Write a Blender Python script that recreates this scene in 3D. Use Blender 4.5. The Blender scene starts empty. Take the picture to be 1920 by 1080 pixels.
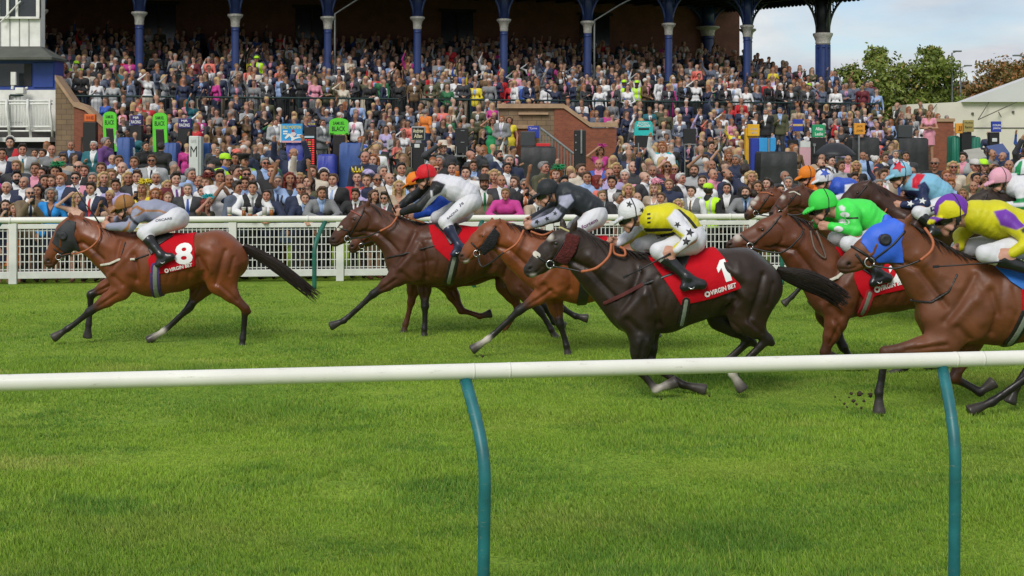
import bpy, math, random
import numpy as np
from mathutils import Vector, Matrix
random.seed(7); RNG = np.random.default_rng(11)
R = math.radians
scene = bpy.context.scene
COL = scene.collection
# ------------------------------------------------------------------ camera, sky, sun, exposure
F = 2700.0; CX = 960.0; HY = 282.0; CH = 2.2      # focal length (px of a 1920 px wide frame), centre column, horizon row, eye height
cam_d = bpy.data.cameras.new('camera'); cam = bpy.data.objects.new('camera', cam_d); COL.objects.link(cam)
cam.location = (0, 0, CH); cam.rotation_euler = (R(90), 0, 0)
cam_d.sensor_width = 36; cam_d.lens = F/1920*36; cam_d.shift_y = -(540-HY)/1920; cam_d.clip_start = .1; cam_d.clip_end = 3000
scene.camera = cam
SUN_EL, SUN_AZ = 43, 202       # azimuth measured clockwise from +Y (north): behind the camera, a little to the left
world = bpy.data.worlds.new('World'); scene.world = world; world.use_nodes = True
nt = world.node_tree; nt.nodes.clear()
wo = nt.nodes.new('ShaderNodeOutputWorld'); bg = nt.nodes.new('ShaderNodeBackground'); sky = nt.nodes.new('ShaderNodeTexSky')
sky.sky_type = 'NISHITA'; sky.sun_disc = False; sky.sun_elevation = R(SUN_EL); sky.sun_rotation = R(SUN_AZ); sky.air_density = 1.0; sky.dust_density = .6; sky.ozone_density = 1.6
tc = nt.nodes.new('ShaderNodeTexCoord'); mp = nt.nodes.new('ShaderNodeMapping'); mp.inputs['Scale'].default_value = (5, 5, 17); mp.inputs['Location'].default_value = (1.3, .2, .35)
nz = nt.nodes.new('ShaderNodeTexNoise'); nz.inputs['Scale'].default_value = 1.0; nz.inputs['Detail'].default_value = 6; nz.inputs['Roughness'].default_value = .55; nz.inputs['Distortion'].default_value = .35
rp = nt.nodes.new('ShaderNodeValToRGB'); rp.color_ramp.elements[0].position = .34; rp.color_ramp.elements[1].position = .54
rp.color_ramp.elements[0].color = (.12, .12, .12, 1); rp.color_ramp.elements[1].color = (1, 1, 1, 1)
nz2 = nt.nodes.new('ShaderNodeTexNoise'); nz2.inputs['Scale'].default_value = 1.7; nz2.inputs['Detail'].default_value = 5
cr = nt.nodes.new('ShaderNodeValToRGB'); cr.color_ramp.elements[0].position = .35; cr.color_ramp.elements[1].position = .68
cr.color_ramp.elements[0].color = (3.3, 3.65, 4.25, 1); cr.color_ramp.elements[1].color = (5.9, 5.85, 5.7, 1)
mx = nt.nodes.new('ShaderNodeMix'); mx.data_type = 'RGBA'
L = nt.links.new
L(tc.outputs['Generated'], mp.inputs['Vector']); L(mp.outputs[0], nz.inputs['Vector']); L(mp.outputs[0], nz2.inputs['Vector'])
L(nz.outputs['Fac'], rp.inputs[0]); L(nz2.outputs['Fac'], cr.inputs[0]); L(rp.outputs[0], mx.inputs[0]); sm = nt.nodes.new('ShaderNodeMix'); sm.data_type = 'RGBA'; sm.blend_type = 'MULTIPLY'; sm.inputs[0].default_value = 1; sm.inputs[7].default_value = (.66, .70, .78, 1); L(sky.outputs[0], sm.inputs[6]); L(sm.outputs[2], mx.inputs[6]); L(cr.outputs[0], mx.inputs[7])
L(mx.outputs[2], bg.inputs[0]); bg.inputs[1].default_value = .115; L(bg.outputs[0], wo.inputs[0])
sun_d = bpy.data.lights.new('sun', 'SUN'); sun = bpy.data.objects.new('sun', sun_d); COL.objects.link(sun)
sun_d.energy = 1.75; sun_d.angle = R(24); sun_d.color = (1, .955, .89)
_az = R(SUN_AZ); _el = R(SUN_EL)
sdir = Vector((math.sin(_az)*math.cos(_el), math.cos(_az)*math.cos(_el), math.sin(_el)))
sun.rotation_euler = sdir.to_track_quat('Z', 'Y').to_euler()
vs = scene.view_settings; vs.view_transform = 'Standard'; vs.look = 'None'; vs.exposure = 0.36; vs.gamma = 1
scene.cycles.max_bounces = 5; scene.cycles.diffuse_bounces = 2; scene.cycles.glossy_bounces = 2; scene.cycles.transparent_max_bounces = 6

# ------------------------------------------------------------------ helpers
def lin(r, g=None, b=None):
    """sRGB 0..255 to linear."""
    if g is None: r, g, b = r
    f = lambda c: (c/255/12.92) if c <= 10 else ((c/255+.055)/1.055)**2.4
    return (f(r), f(g), f(b))
def P(px, py, Y):
    s = F/Y
    return Vector(((px-CX)/s, Y, CH-(py-HY)/s))
def tag(o, label=None, cat=None, group=None, kind=None):
    if label: o['label'] = label
    if cat: o['category'] = cat
    if group: o['group'] = group
    if kind: o['kind'] = kind
    return o
def empty(name, loc=(0, 0, 0), rz=0, label=None, cat=None, group=None):
    o = bpy.data.objects.new(name, None); COL.objects.link(o); o.location = loc; o.rotation_euler = (0, 0, rz); o.empty_display_size = .1
    return tag(o, label, cat, group)
def mesh_np(name, V, faces, mat=None, col=None, smooth=True, mats=None, mi=None):
    """faces: list of (n,3)/(n,4) index arrays."""
    me = bpy.data.meshes.new(name)
    V = np.ascontiguousarray(V, dtype=np.float32)
    faces = [np.asarray(f, dtype=np.int32) for f in faces if len(f)]
    nl = sum(f.size for f in faces); nf = sum(len(f) for f in faces)
    me.vertices.add(len(V)); me.vertices.foreach_set('co', V.ravel())
    me.loops.add(nl); me.polygons.add(nf)
    li = np.concatenate([f.ravel() for f in faces]) if faces else np.zeros(0, np.int32)
    tot = np.concatenate([np.full(len(f), f.shape[1], np.int32) for f in faces]) if faces else np.zeros(0, np.int32)
    st = np.concatenate([[0], np.cumsum(tot)[:-1]]).astype(np.int32) if nf else tot
    me.loops.foreach_set('vertex_index', li); me.polygons.foreach_set('loop_start', st); me.polygons.foreach_set('loop_total', tot)
    me.polygons.foreach_set('use_smooth', np.full(nf, smooth, dtype=bool))
    if mi is not None: me.polygons.foreach_set('material_index', np.asarray(mi, np.int32))
    me.update(calc_edges=True)
    if col is not None:
        at = me.attributes.new('Col', 'FLOAT_COLOR', 'POINT')
        c = np.ones((len(V), 4), np.float32); c[:, :3] = col; at.data.foreach_set('color', c.ravel())
    if mat: me.materials.append(mat)
    if mats:
        for m in mats: me.materials.append(m)
    return me
def link(name, me, parent=None, loc=None, color=None):
    o = bpy.data.objects.new(name, me); COL.objects.link(o)
    if parent: o.parent = parent
    if loc is not None: o.location = loc
    if color is not None: o.color = (*color, 1)
    return o
class MB:
    """collects simple solids into one mesh"""
    def __init__(s): s.v = []; s.f3 = []; s.f4 = []; s.n = 0; s.ng = []
    def add(s, v, f):
        v = [tuple(p) for p in v]; s.v += v
        for q in f:
            q = tuple(i+s.n for i in q)
            (s.f3 if len(q) == 3 else s.f4 if len(q) == 4 else s.ng).append(q)
        s.n += len(v); return s
    def box(s, c, d, rz=0, M=None):
        x, y, z = d[0]/2, d[1]/2, d[2]/2; ca, sa = math.cos(rz), math.sin(rz)
        v = []
        for k in (-z, z):
            for a, b in ((-x, -y), (x, -y), (x, y), (-x, y)):
                v.append((c[0]+a*ca-b*sa, c[1]+a*sa+b*ca, c[2]+k))
        return s.add(v, [(3, 2, 1, 0), (4, 5, 6, 7), (0, 1, 5, 4), (1, 2, 6, 5), (2, 3, 7, 6), (3, 0, 4, 7)])
    def tube(s, pts, r, n=8, cap=True, flat=1.0, up=None):
        pts = [Vector(p) for p in pts]; rs = r if isinstance(r, (list, tuple)) else [r]*len(pts)
        v = []; f = []
        prev = None
        for i, p in enumerate(pts):
            d = (pts[min(i+1, len(pts)-1)]-pts[max(i-1, 0)]).normalized()
            ref = Vector(up) if up else (Vector((0, 0, 1)) if abs(d.z) < .9 else Vector((0, 1, 0)))
            a = d.cross(ref).normalized() if prev is None else (prev-d*prev.dot(d)).normalized()
            prev = a; b = a.cross(d)
            for k in range(n):
                t = 2*math.pi*k/n; v.append(p+a*(rs[i]*math.cos(t)*flat)+b*(rs[i]*math.sin(t)))
        for i in range(len(pts)-1):
            for k in range(n):
                f.append((i*n+k, i*n+(k+1) % n, (i+1)*n+(k+1) % n, (i+1)*n+k))
        if cap:
            f.append(tuple(range(n))[::-1]); f.append(tuple((len(pts)-1)*n+k for k in range(n)))
        return s.add(v, f)
    def lathe(s, c, prof, n=16, axis=(0, 0, 1)):
        """prof: (radius, height) list"""
        q = Vector((0, 0, 1)).rotation_difference(Vector(axis)); v = []; f = []
        for r, h in prof:
            for k in range(n):
                t = 2*math.pi*k/n; v.append(Vector(c)+q@Vector((r*math.cos(t), r*math.sin(t), h)))
        m = len(prof)
        for i in range(m-1):
            for k in range(n): f.append((i*n+k, i*n+(k+1) % n, (i+1)*n+(k+1) % n, (i+1)*n+k))
        f.append(tuple(range(n))[::-1]); f.append(tuple((m-1)*n+k for k in range(n)))
        return s.add(v, f)
    def prism(s, poly, a, b, M=None):
        """poly in (x,z), extruded along y from a to b; M maps the points"""
        n = len(poly); ar = sum(poly[i][0]*poly[(i+1) % n][1]-poly[(i+1) % n][0]*poly[i][1] for i in range(n))
        if ar < 0: poly = poly[::-1]
        v = [Vector((x, a, z)) for x, z in poly]+[Vector((x, b, z)) for x, z in poly]
        if M: v = [M@p for p in v]
        f = [tuple(range(n)), tuple(range(2*n-1, n-1, -1))]+[(i+n, (i+1) % n+n, (i+1) % n, i) for i in range(n)]
        return s.add(v, f)
    def build(s, name, mat, parent=None, smooth=False, loc=None, color=None, bevel=0, M=None):
        me = bpy.data.meshes.new(name)
        vv = [M@Vector(p) for p in s.v] if M else s.v
        me.from_pydata(vv, [], s.f3+s.f4+s.ng)
        if smooth: me.polygons.foreach_set('use_smooth', [True]*len(me.polygons))
        me.update()
        if mat: me.materials.append(mat)
        o = link(name, me, parent, loc, color)
        if bevel:
            b = o.modifiers.new('bevel', 'BEVEL'); b.width = bevel; b.segments = 2; b.limit_method = 'ANGLE'; b.angle_limit = R(40)
        return o
def autosmooth(o, ang=40):
    me = o.data
    me.polygons.foreach_set('use_smooth', [True]*len(me.polygons))
    try: me.set_sharp_from_angle(angle=R(ang))
    except Exception: pass
    return o
# ------------------------------------------------------------------ materials
MATS = {}
def mat(name, rgb=(.5, .5, .5), rough=.6, metal=0, noise=.12, nscale=8, bump=0, bscale=60, attr=False, obcol=False, sheen=0, spec=.5, emit=0, coat=0, stretch=None, detail=4):
    if name in MATS: return MATS[name]
    m = bpy.data.materials.new(name); m.use_nodes = True; t = m.node_tree; b = t.nodes['Principled BSDF']; N = t.nodes.new; K = t.links.new
    b.inputs['Roughness'].default_value = rough; b.inputs['Metallic'].default_value = metal; b.inputs['Specular IOR Level'].default_value = spec
    if sheen: b.inputs['Sheen Weight'].default_value = sheen; b.inputs['Sheen Roughness'].default_value = .4
    if coat: b.inputs['Coat Weight'].default_value = coat; b.inputs['Coat Roughness'].default_value = .15
    src = None
    if attr:
        a = N('ShaderNodeAttribute'); a.attribute_name = 'Col'; src = a.outputs['Color']
    if obcol:
        oi = N('ShaderNodeObjectInfo')
        if src is None: src = oi.outputs['Color']
        else:
            mm = N('ShaderNodeMix'); mm.data_type = 'RGBA'; mm.blend_type = 'MULTIPLY'; mm.inputs[0].default_value = 1; K(src, mm.inputs[6]); K(oi.outputs['Color'], mm.inputs[7]); src = mm.outputs[2]
    co = N('ShaderNodeTexCoord'); vec = co.outputs['Object']
    if stretch:
        mp_ = N('ShaderNodeMapping'); mp_.inputs['Scale'].default_value = stretch; K(vec, mp_.inputs['Vector']); vec = mp_.outputs[0]
    n1 = N('ShaderNodeTexNoise'); n1.inputs['Scale'].default_value = nscale; n1.inputs['Detail'].default_value = detail; K(vec, n1.inputs['Vector'])
    mr = N('ShaderNodeMapRange'); mr.inputs['To Min'].default_value = 1-noise*1.6; mr.inputs['To Max'].default_value = 1+noise*1.6
    mr.inputs['From Min'].default_value = .2; mr.inputs['From Max'].default_value = .8; K(n1.outputs['Fac'], mr.inputs['Value'])
    mu = N('ShaderNodeMix'); mu.data_type = 'RGBA'; mu.blend_type = 'MULTIPLY'; mu.inputs[0].default_value = 1
    if src is None: mu.inputs[6].default_value = (*rgb, 1)
    else: K(src, mu.inputs[6])
    K(mr.outputs['Result'], mu.inputs[7]); K(mu.outputs[2], b.inputs['Base Color'])
    if bump:
        n2 = N('ShaderNodeTexNoise'); n2.inputs['Scale'].default_value = bscale; n2.inputs['Detail'].default_value = 3; K(vec, n2.inputs['Vector'])
        bp = N('ShaderNodeBump'); bp.inputs['Strength'].default_value = bump; bp.inputs['Distance'].default_value = .02; K(n2.outputs['Fac'], bp.inputs['Height']); K(bp.outputs[0], b.inputs['Normal'])
    if emit:
        K(mu.outputs[2], b.inputs['Emission Color']); b.inputs['Emission Strength'].default_value = emit
    MATS[name] = m; return m
# ------------------------------------------------------------------ implicit surfaces (bodies, clothes, tack)
def prim(a, b, ra, rb=None, q=1.0, qb=None, k=.03, c=0, cb=None, sub=False, part=''):
    return dict(a=np.array(a, float), b=np.array(b, float), ra=ra, rb=ra if rb is None else rb, qa=q, qb=q if qb is None else qb, k=k, c=c, cb=c if cb is None else cb, sub=sub, part=part)
def pdist(p, X, Y, Z, infl=0):
    a, b = p['a'], p['b']; d = b-a; dd = float(d@d)
    if dd < 1e-9: t = 0.0
    else: t = np.clip(((X-a[0])*d[0]+(Y-a[1])*d[1]+(Z-a[2])*d[2])/dd, 0, 1)
    q = p['qa']+(p['qb']-p['qa'])*t
    vx = X-(a[0]+t*d[0]); vy = (Y-(a[1]+t*d[1]))/q; vz = Z-(a[2]+t*d[2])
    r = np.sqrt(vx*vx+vy*vy+vz*vz)-(p['ra']+(p['rb']-p['ra'])*t)-infl
    if 'clip' in p: c, n = p['clip']; r = np.maximum(r, (X-c[0])*n[0]+(Z-c[2])*n[2]+0*Y)
    return r, t
class Field:
    def __init__(s, prims, h, pad=.05, infl=0, lo=None, hi=None):
        s.h = h; s.prims = prims
        ext = []
        for p in prims:
            if p['sub']: continue
            r = max(p['ra'], p['rb'])+infl; qy = max(p['qa'], p['qb'])
            e = np.array([r, r*qy, r]); ext += [p['a']-e, p['b']-e, p['a']+e, p['b']+e]
        ext = np.array(ext)
        s.lo = ext.min(0)-pad if lo is None else np.array(lo, float); hi = ext.max(0)+pad if hi is None else np.array(hi, float)
        s.n = np.ceil((hi-s.lo)/h).astype(int)+1
        s.ax = [(s.lo[i]+h*np.arange(s.n[i])).astype(np.float32) for i in range(3)]
        D = np.full(s.n, 9.0, np.float32)
        for p in prims:
            r = max(p['ra'], p['rb'])+infl+4*p['k']+.05; qy = max(1, p['qa'], p['qb']); e = np.array([r, r*qy, r])
            i0 = np.clip(np.floor((np.minimum(p['a'], p['b'])-e-s.lo)/h).astype(int), 0, s.n); i1 = np.clip(np.ceil((np.maximum(p['a'], p['b'])+e-s.lo)/h).astype(int)+1, 0, s.n)
            if (i1 <= i0).any(): continue
            sl = tuple(slice(i0[i], i1[i]) for i in range(3))
            d, _ = pdist(p, s.ax[0][sl[0]][:, None, None], s.ax[1][sl[1]][None, :, None], s.ax[2][sl[2]][None, None, :], infl)
            d = d.astype(np.float32); g = D[sl]; k = p['k']
            if p['sub']:
                hh = np.maximum(k-np.abs(g+d), 0)/k; D[sl] = np.maximum(g, -d)+hh*hh*k*.25
            else:
                hh = np.maximum(k-np.abs(g-d), 0)/k; D[sl] = np.minimum(g, d)-hh*hh*k*.25
        s.D = D
    def grid(s): return s.ax[0][:, None, None], s.ax[1][None, :, None], s.ax[2][None, None, :]
    def front(s, D=None, far=False):
        """depth of the near (or far) surface for every (x,z); nan where there is none"""
        D = s.D if D is None else D
        if far: D = D[:, ::-1, :]
        ins = D < 0; any_ = ins.any(1); j = ins.argmax(1); j0 = np.maximum(j-1, 0)
        I, K = np.meshgrid(np.arange(D.shape[0]), np.arange(D.shape[2]), indexing='ij')
        a = D[I, j0, K]; b = D[I, j, K]; t = np.where(np.abs(a-b) > 1e-6, a/(a-b+1e-12), 0)
        jj = j0+np.clip(t, 0, 1)
        y = s.lo[1]+(s.n[1]-1-jj if far else jj)*s.h
        return np.where(any_, y, np.nan)
    def sampler(s, far=False, D=None):
        fm = s.front(D, far); fill = np.nanmin(fm) if far else np.nanmax(fm)
        def f(x, z):
            u = (x-s.lo[0])/s.h; v = (z-s.lo[2])/s.h
            i = int(np.clip(math.floor(u), 0, s.n[0]-2)); k = int(np.clip(math.floor(v), 0, s.n[2]-2)); u = min(max(u-i, 0), 1); v = min(max(v-k, 0), 1)
            q = [(fm[i, k], (1-u)*(1-v)), (fm[i+1, k], u*(1-v)), (fm[i, k+1], (1-u)*v), (fm[i+1, k+1], u*v)]
            q = [(a, w) for a, w in q if not np.isnan(a)]
            w = sum(w for a, w in q)
            return sum(a*w for a, w in q)/w if w > 1e-6 else None
        return f
def nets(D, lo, h):
    """naive surface nets"""
    ins = D < 0; n = D.shape
    c = ins[:-1, :-1, :-1].astype(np.int8)
    for dx, dy, dz in ((1, 0, 0), (0, 1, 0), (0, 0, 1), (1, 1, 0), (1, 0, 1), (0, 1, 1), (1, 1, 1)):
        c = c+ins[dx:n[0]-1+dx, dy:n[1]-1+dy, dz:n[2]-1+dz]
    act = (c > 0) & (c < 8); I = np.argwhere(act)
    if not len(I): return np.zeros((0, 3)), np.zeros((0, 4), int)
    vid = np.full(act.shape, -1, np.int32); vid[act] = np.arange(len(I))
    cor = [(i, j, k) for i in (0, 1) for j in (0, 1) for k in (0, 1)]
    val = np.stack([D[I[:, 0]+a, I[:, 1]+b, I[:, 2]+d] for a, b, d in cor], 1)
    acc = np.zeros((len(I), 3)); cnt = np.zeros(len(I))
    for e in range(8):
        for g in range(e+1, 8):
            if sum(abs(cor[e][t]-cor[g][t]) for t in range(3)) != 1: continue
            va, vb = val[:, e], val[:, g]; m = (va < 0) != (vb < 0)
            t = np.where(m, va/np.where(np.abs(va-vb) < 1e-9, 1, va-vb), 0)
            pt = np.array(cor[e])[None]+t[:, None]*(np.array(cor[g])-np.array(cor[e]))[None]
            acc += np.where(m[:, None], pt, 0); cnt += m
    V = lo+(I+acc/cnt[:, None])*h
    quads = []
    for ax in range(3):
        sl0 = [slice(None)]*3; sl1 = [slice(None)]*3; sl0[ax] = slice(0, -1); sl1[ax] = slice(1, None)
        a = ins[tuple(sl0)]; b = ins[tuple(sl1)]; u, w = [t for t in range(3) if t != ax]
        E = np.argwhere(a != b)
        E = E[(E[:, u] > 0) & (E[:, w] > 0) & (E[:, u] < n[u]-1) & (E[:, w] < n[w]-1)]
        if not len(E): continue
        fl = a[E[:, 0], E[:, 1], E[:, 2]]
        def cell(du, dw):
            q = E.copy(); q[:, u] -= du; q[:, w] -= dw; return vid[q[:, 0], q[:, 1], q[:, 2]]
        q = np.stack([cell(1, 1), cell(0, 1), cell(0, 0), cell(1, 0)], 1)
        flip = fl if ax != 1 else ~fl
        q[~flip] = q[~flip][:, ::-1]
        q = q[(q >= 0).all(1)]; quads.append(q)
    return V, np.concatenate(quads)
def relax(V, Q, it=1, f=.5):
    for _ in range(it):
        acc = np.zeros_like(V); cnt = np.zeros(len(V))
        for a in range(4):
            b = (a+1) % 4
            for x, y in ((a, b), (b, a)):
                for d in range(3): acc[:, d] += np.bincount(Q[:, x], V[Q[:, y], d], len(V))
                cnt += np.bincount(Q[:, x], minlength=len(V))
        V = V*(1-f)+f*acc/np.maximum(cnt, 1)[:, None]
    return V
def colours(V, prims, pal, tau=.010, infl=0):
    """blend the prims' palette colours over the surface"""
    pal = np.array(pal, float); W = np.zeros(len(V)); C = np.zeros((len(V), 3))
    for p in prims:
        if p['sub'] or p['c'] is None: continue
        r = max(p['ra'], p['rb'])+.08; e = np.array([r, r*max(1, p['qa'], p['qb']), r])
        m = ((V > np.minimum(p['a'], p['b'])-e) & (V < np.maximum(p['a'], p['b'])+e)).all(1)
        if not m.any(): continue
        d, t = pdist(p, V[m, 0], V[m, 1], V[m, 2], infl); w = np.exp(-np.clip(d, -.02, None)/tau); t = np.broadcast_to(t, d.shape)
        cc = pal[p['c']]*(1-t[:, None])+pal[p['cb']]*t[:, None]
        W[m] += w; C[m] += cc*w[:, None]
    return C/np.maximum(W, 1e-12)[:, None]
def upsample(D, f):
    for ax in range(3):
        n = D.shape[ax]; x = np.arange(0, (n-1)*f+1)/f; i = np.minimum(x.astype(int), n-2); t = (x-i).astype(np.float32)
        sh = [1, 1, 1]; sh[ax] = -1; t = t.reshape(sh)
        D = np.take(D, i, ax)*(1-t)+np.take(D, i+1, ax)*t
    return D
def poly_sd(poly, X, Z):
    """signed distance to a 2D polygon (negative inside)"""
    d = np.full(np.broadcast(X, Z).shape, 9.0); inside = np.zeros(d.shape, bool); n = len(poly)
    for i in range(n):
        (x0, z0), (x1, z1) = poly[i], poly[(i+1) % n]; ex, ez = x1-x0, z1-z0; L2 = ex*ex+ez*ez+1e-12
        t = np.clip(((X-x0)*ex+(Z-z0)*ez)/L2, 0, 1); d = np.minimum(d, np.hypot(X-x0-t*ex, Z-z0-t*ez))
        with np.errstate(divide='ignore', invalid='ignore'):
            cr = ((z0 > Z) != (z1 > Z)) & (X < ex*(Z-z0)/(ez if abs(ez) > 1e-12 else 1e-12)+x0)
        inside ^= cr
    return np.where(inside, -d, d)
def line_sd(pts, X, Z):
    d = np.full(np.broadcast(X, Z).shape, 9.0)
    for (x0, z0), (x1, z1) in zip(pts[:-1], pts[1:]):
        ex, ez = x1-x0, z1-z0; t = np.clip(((X-x0)*ex+(Z-z0)*ez)/(ex*ex+ez*ez+1e-12), 0, 1); d = np.minimum(d, np.hypot(X-x0-t*ex, Z-z0-t*ez))
    return d
# ------------------------------------------------------------------ the ground
def gz(y): return 0 if y < 26 else min(.62, (y-26)*.07)
def turf_material():
    m = bpy.data.materials.new('turf'); m.use_nodes = True; t = m.node_tree; b = t.nodes['Principled BSDF']; b.inputs['Roughness'].default_value = .9; b.inputs['Specular IOR Level'].default_value = .15
    co = t.nodes.new('ShaderNodeTexCoord'); K = t.links.new
    def noise(sc, det, st=(1, 1, 1)):
        mp_ = t.nodes.new('ShaderNodeMapping'); mp_.inputs['Scale'].default_value = st; K(co.outputs['Object'], mp_.inputs['Vector'])
        n = t.nodes.new('ShaderNodeTexNoise'); n.inputs['Scale'].default_value = sc; n.inputs['Detail'].default_value = det; K(mp_.outputs[0], n.inputs['Vector']); return n
    n1 = noise(.55, 4); n2 = noise(5, 6); n3 = noise(30, 3)
    r = t.nodes.new('ShaderNodeValToRGB'); e = r.color_ramp.elements
    e[0].position = .3; e[0].color = (.125, .235, .024, 1); e[1].position = .72; e[1].color = (.295, .41, .044, 1)
    ad = t.nodes.new('ShaderNodeMath'); ad.operation = 'MULTIPLY_ADD'; ad.inputs[1].default_value = .45; K(n2.outputs['Fac'], ad.inputs[0])
    h = t.nodes.new('ShaderNodeMath'); h.operation = 'MULTIPLY'; h.inputs[1].default_value = .55; K(n1.outputs['Fac'], h.inputs[0]); K(h.outputs[0], ad.inputs[2]); K(ad.outputs[0], r.inputs[0])
    mr = t.nodes.new('ShaderNodeMapRange'); mr.inputs['From Min'].default_value = .25; mr.inputs['From Max'].default_value = .75; mr.inputs['To Min'].default_value = .6; mr.inputs['To Max'].default_value = 1.3; K(n3.outputs['Fac'], mr.inputs['Value'])
    mu = t.nodes.new('ShaderNodeMix'); mu.data_type = 'RGBA'; mu.blend_type = 'MULTIPLY'; mu.inputs[0].default_value = 1; K(r.outputs[0], mu.inputs[6]); K(mr.outputs[0], mu.inputs[7]); K(mu.outputs[2], b.inputs['Base Color'])
    bp = t.nodes.new('ShaderNodeBump'); bp.inputs['Strength'].default_value = .8; bp.inputs['Distance'].default_value = .05; K(n3.outputs['Fac'], bp.inputs['Height']); K(bp.outputs[0], b.inputs['Normal'])
    return m
ys = [-60, 0, 10, 26, 30, 34.857, 43.9, 60, 120, 400, 1600]; xs = [-1200, -60, 0, 60, 1200]
V = [(x, y, gz(y)-(0 if y > 1 else 0)) for y in ys for x in xs]; Q = [(j*5+i, j*5+i+1, j*5+6+i, j*5+5+i) for j in range(len(ys)-1) for i in range(4)]
tag(link('turf_ground', mesh_np('turf_ground', V, [Q], turf_material())), kind='structure')

def grass_stuff():
    bands = [(6.2, 8.6, 12500, 1.0), (8.6, 11.5, 7500, 1.1), (11.5, 15, 4000, 1.25), (15, 19, 2000, 1.45), (19, 23.3, 1100, 1.6)]
    VV = []; CC = []; n0 = 0
    def fbm(x, y, seed):
        r = np.random.default_rng(seed); o = np.zeros_like(x)
        for i, f in enumerate((.5, .9, 1.7, 3.1, 5.5, 9.)):
            for _ in range(3):
                a = r.uniform(0, 6.28); ph = r.uniform(0, 6.28); o += np.sin((x*math.cos(a)+y*math.sin(a))*f*2+ph+1.3*np.sin(y*f*.7+ph))*.62**i
        return o/4.2
    for y0, y1, dens, w in bands:
        hw = .375*y1+1.3; n = int(dens*(y1-y0)*2*hw)
        x = RNG.uniform(-hw, hw, n); y = RNG.uniform(y0, y1, n)
        f = fbm(x, y, 5); g = fbm(x*1.7+9, y*1.7, 8)
        hole = fbm(x*3.3+4, y*3.3, 31); keep = RNG.random(n) < np.clip(.80+.35*g-1.3*np.clip(hole-.42, 0, 1), .12, 1); x, y, f, g = x[keep], y[keep], f[keep], g[keep]; n = len(x)
        h = (.019+.015*RNG.random(n)+.021*np.clip(fbm(x*2.2, y*2.2, 17), -.8, 1))*np.where(RNG.random(n) < .04, 1.5, 1)*(1 if w < 1.3 else .9); a = RNG.uniform(0, 6.28, n); wd = .0037*w*RNG.uniform(.7, 1.5, n)
        la = RNG.normal(2.2, 1.1, n)+g*1.2; ln = h*RNG.uniform(.15, 1.0, n)
        px, py = np.cos(a)*wd, np.sin(a)*wd
        z0 = np.full(n, -.004)
        b0 = np.stack([x-px, y-py, z0], 1); b1 = np.stack([x+px, y+py, z0], 1); tp = np.stack([x+np.cos(la)*ln, y+np.sin(la)*ln, h], 1)
        VV.append(np.stack([b0, b1, tp], 1).reshape(-1, 3))
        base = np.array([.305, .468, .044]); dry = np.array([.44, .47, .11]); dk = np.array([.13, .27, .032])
        m = np.clip(.62+.42*f-1.15*np.clip(fbm(x*3.6, y*5.2, 44)-.22, 0, 1)-.9*np.clip(fbm(x*7.5, y*10, 51)-.30, 0, 1)+RNG.normal(0, .2, n), 0, 1)[:, None]; c = dk*(1-m)+base*m  # dark patches: deeper green clumps, with clump shadows put into the blade colour
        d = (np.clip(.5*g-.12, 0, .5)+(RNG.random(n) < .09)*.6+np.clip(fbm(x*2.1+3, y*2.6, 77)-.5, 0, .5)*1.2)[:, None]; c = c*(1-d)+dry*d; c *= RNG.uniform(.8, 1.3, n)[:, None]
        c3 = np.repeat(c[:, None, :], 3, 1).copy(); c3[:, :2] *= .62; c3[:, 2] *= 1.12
        CC.append(c3.reshape(-1, 3))
    V = np.concatenate(VV); C = np.concatenate(CC)
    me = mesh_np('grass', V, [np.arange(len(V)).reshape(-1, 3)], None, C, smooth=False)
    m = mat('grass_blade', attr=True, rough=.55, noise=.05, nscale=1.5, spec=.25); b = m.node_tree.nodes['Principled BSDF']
    b.inputs['Subsurface Weight'].default_value = 0
    # thin blades let light through
    t = m.node_tree; out = t.nodes['Material Output']; tr = t.nodes.new('ShaderNodeBsdfTranslucent'); mi = t.nodes.new('ShaderNodeMixShader'); mi.inputs[0].default_value = .3
    src = b.inputs['Base Color'].links[0].from_socket; t.links.new(src, tr.inputs[0]); t.links.new(b.outputs[0], mi.inputs[1]); t.links.new(tr.outputs[0], mi.inputs[2]); t.links.new(mi.outputs[0], out.inputs[0])
    me.materials.append(m)
    tag(link('grass', me), 'short bright green racecourse turf growing between the two rails', 'grass', kind='stuff')
grass_stuff()
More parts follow.
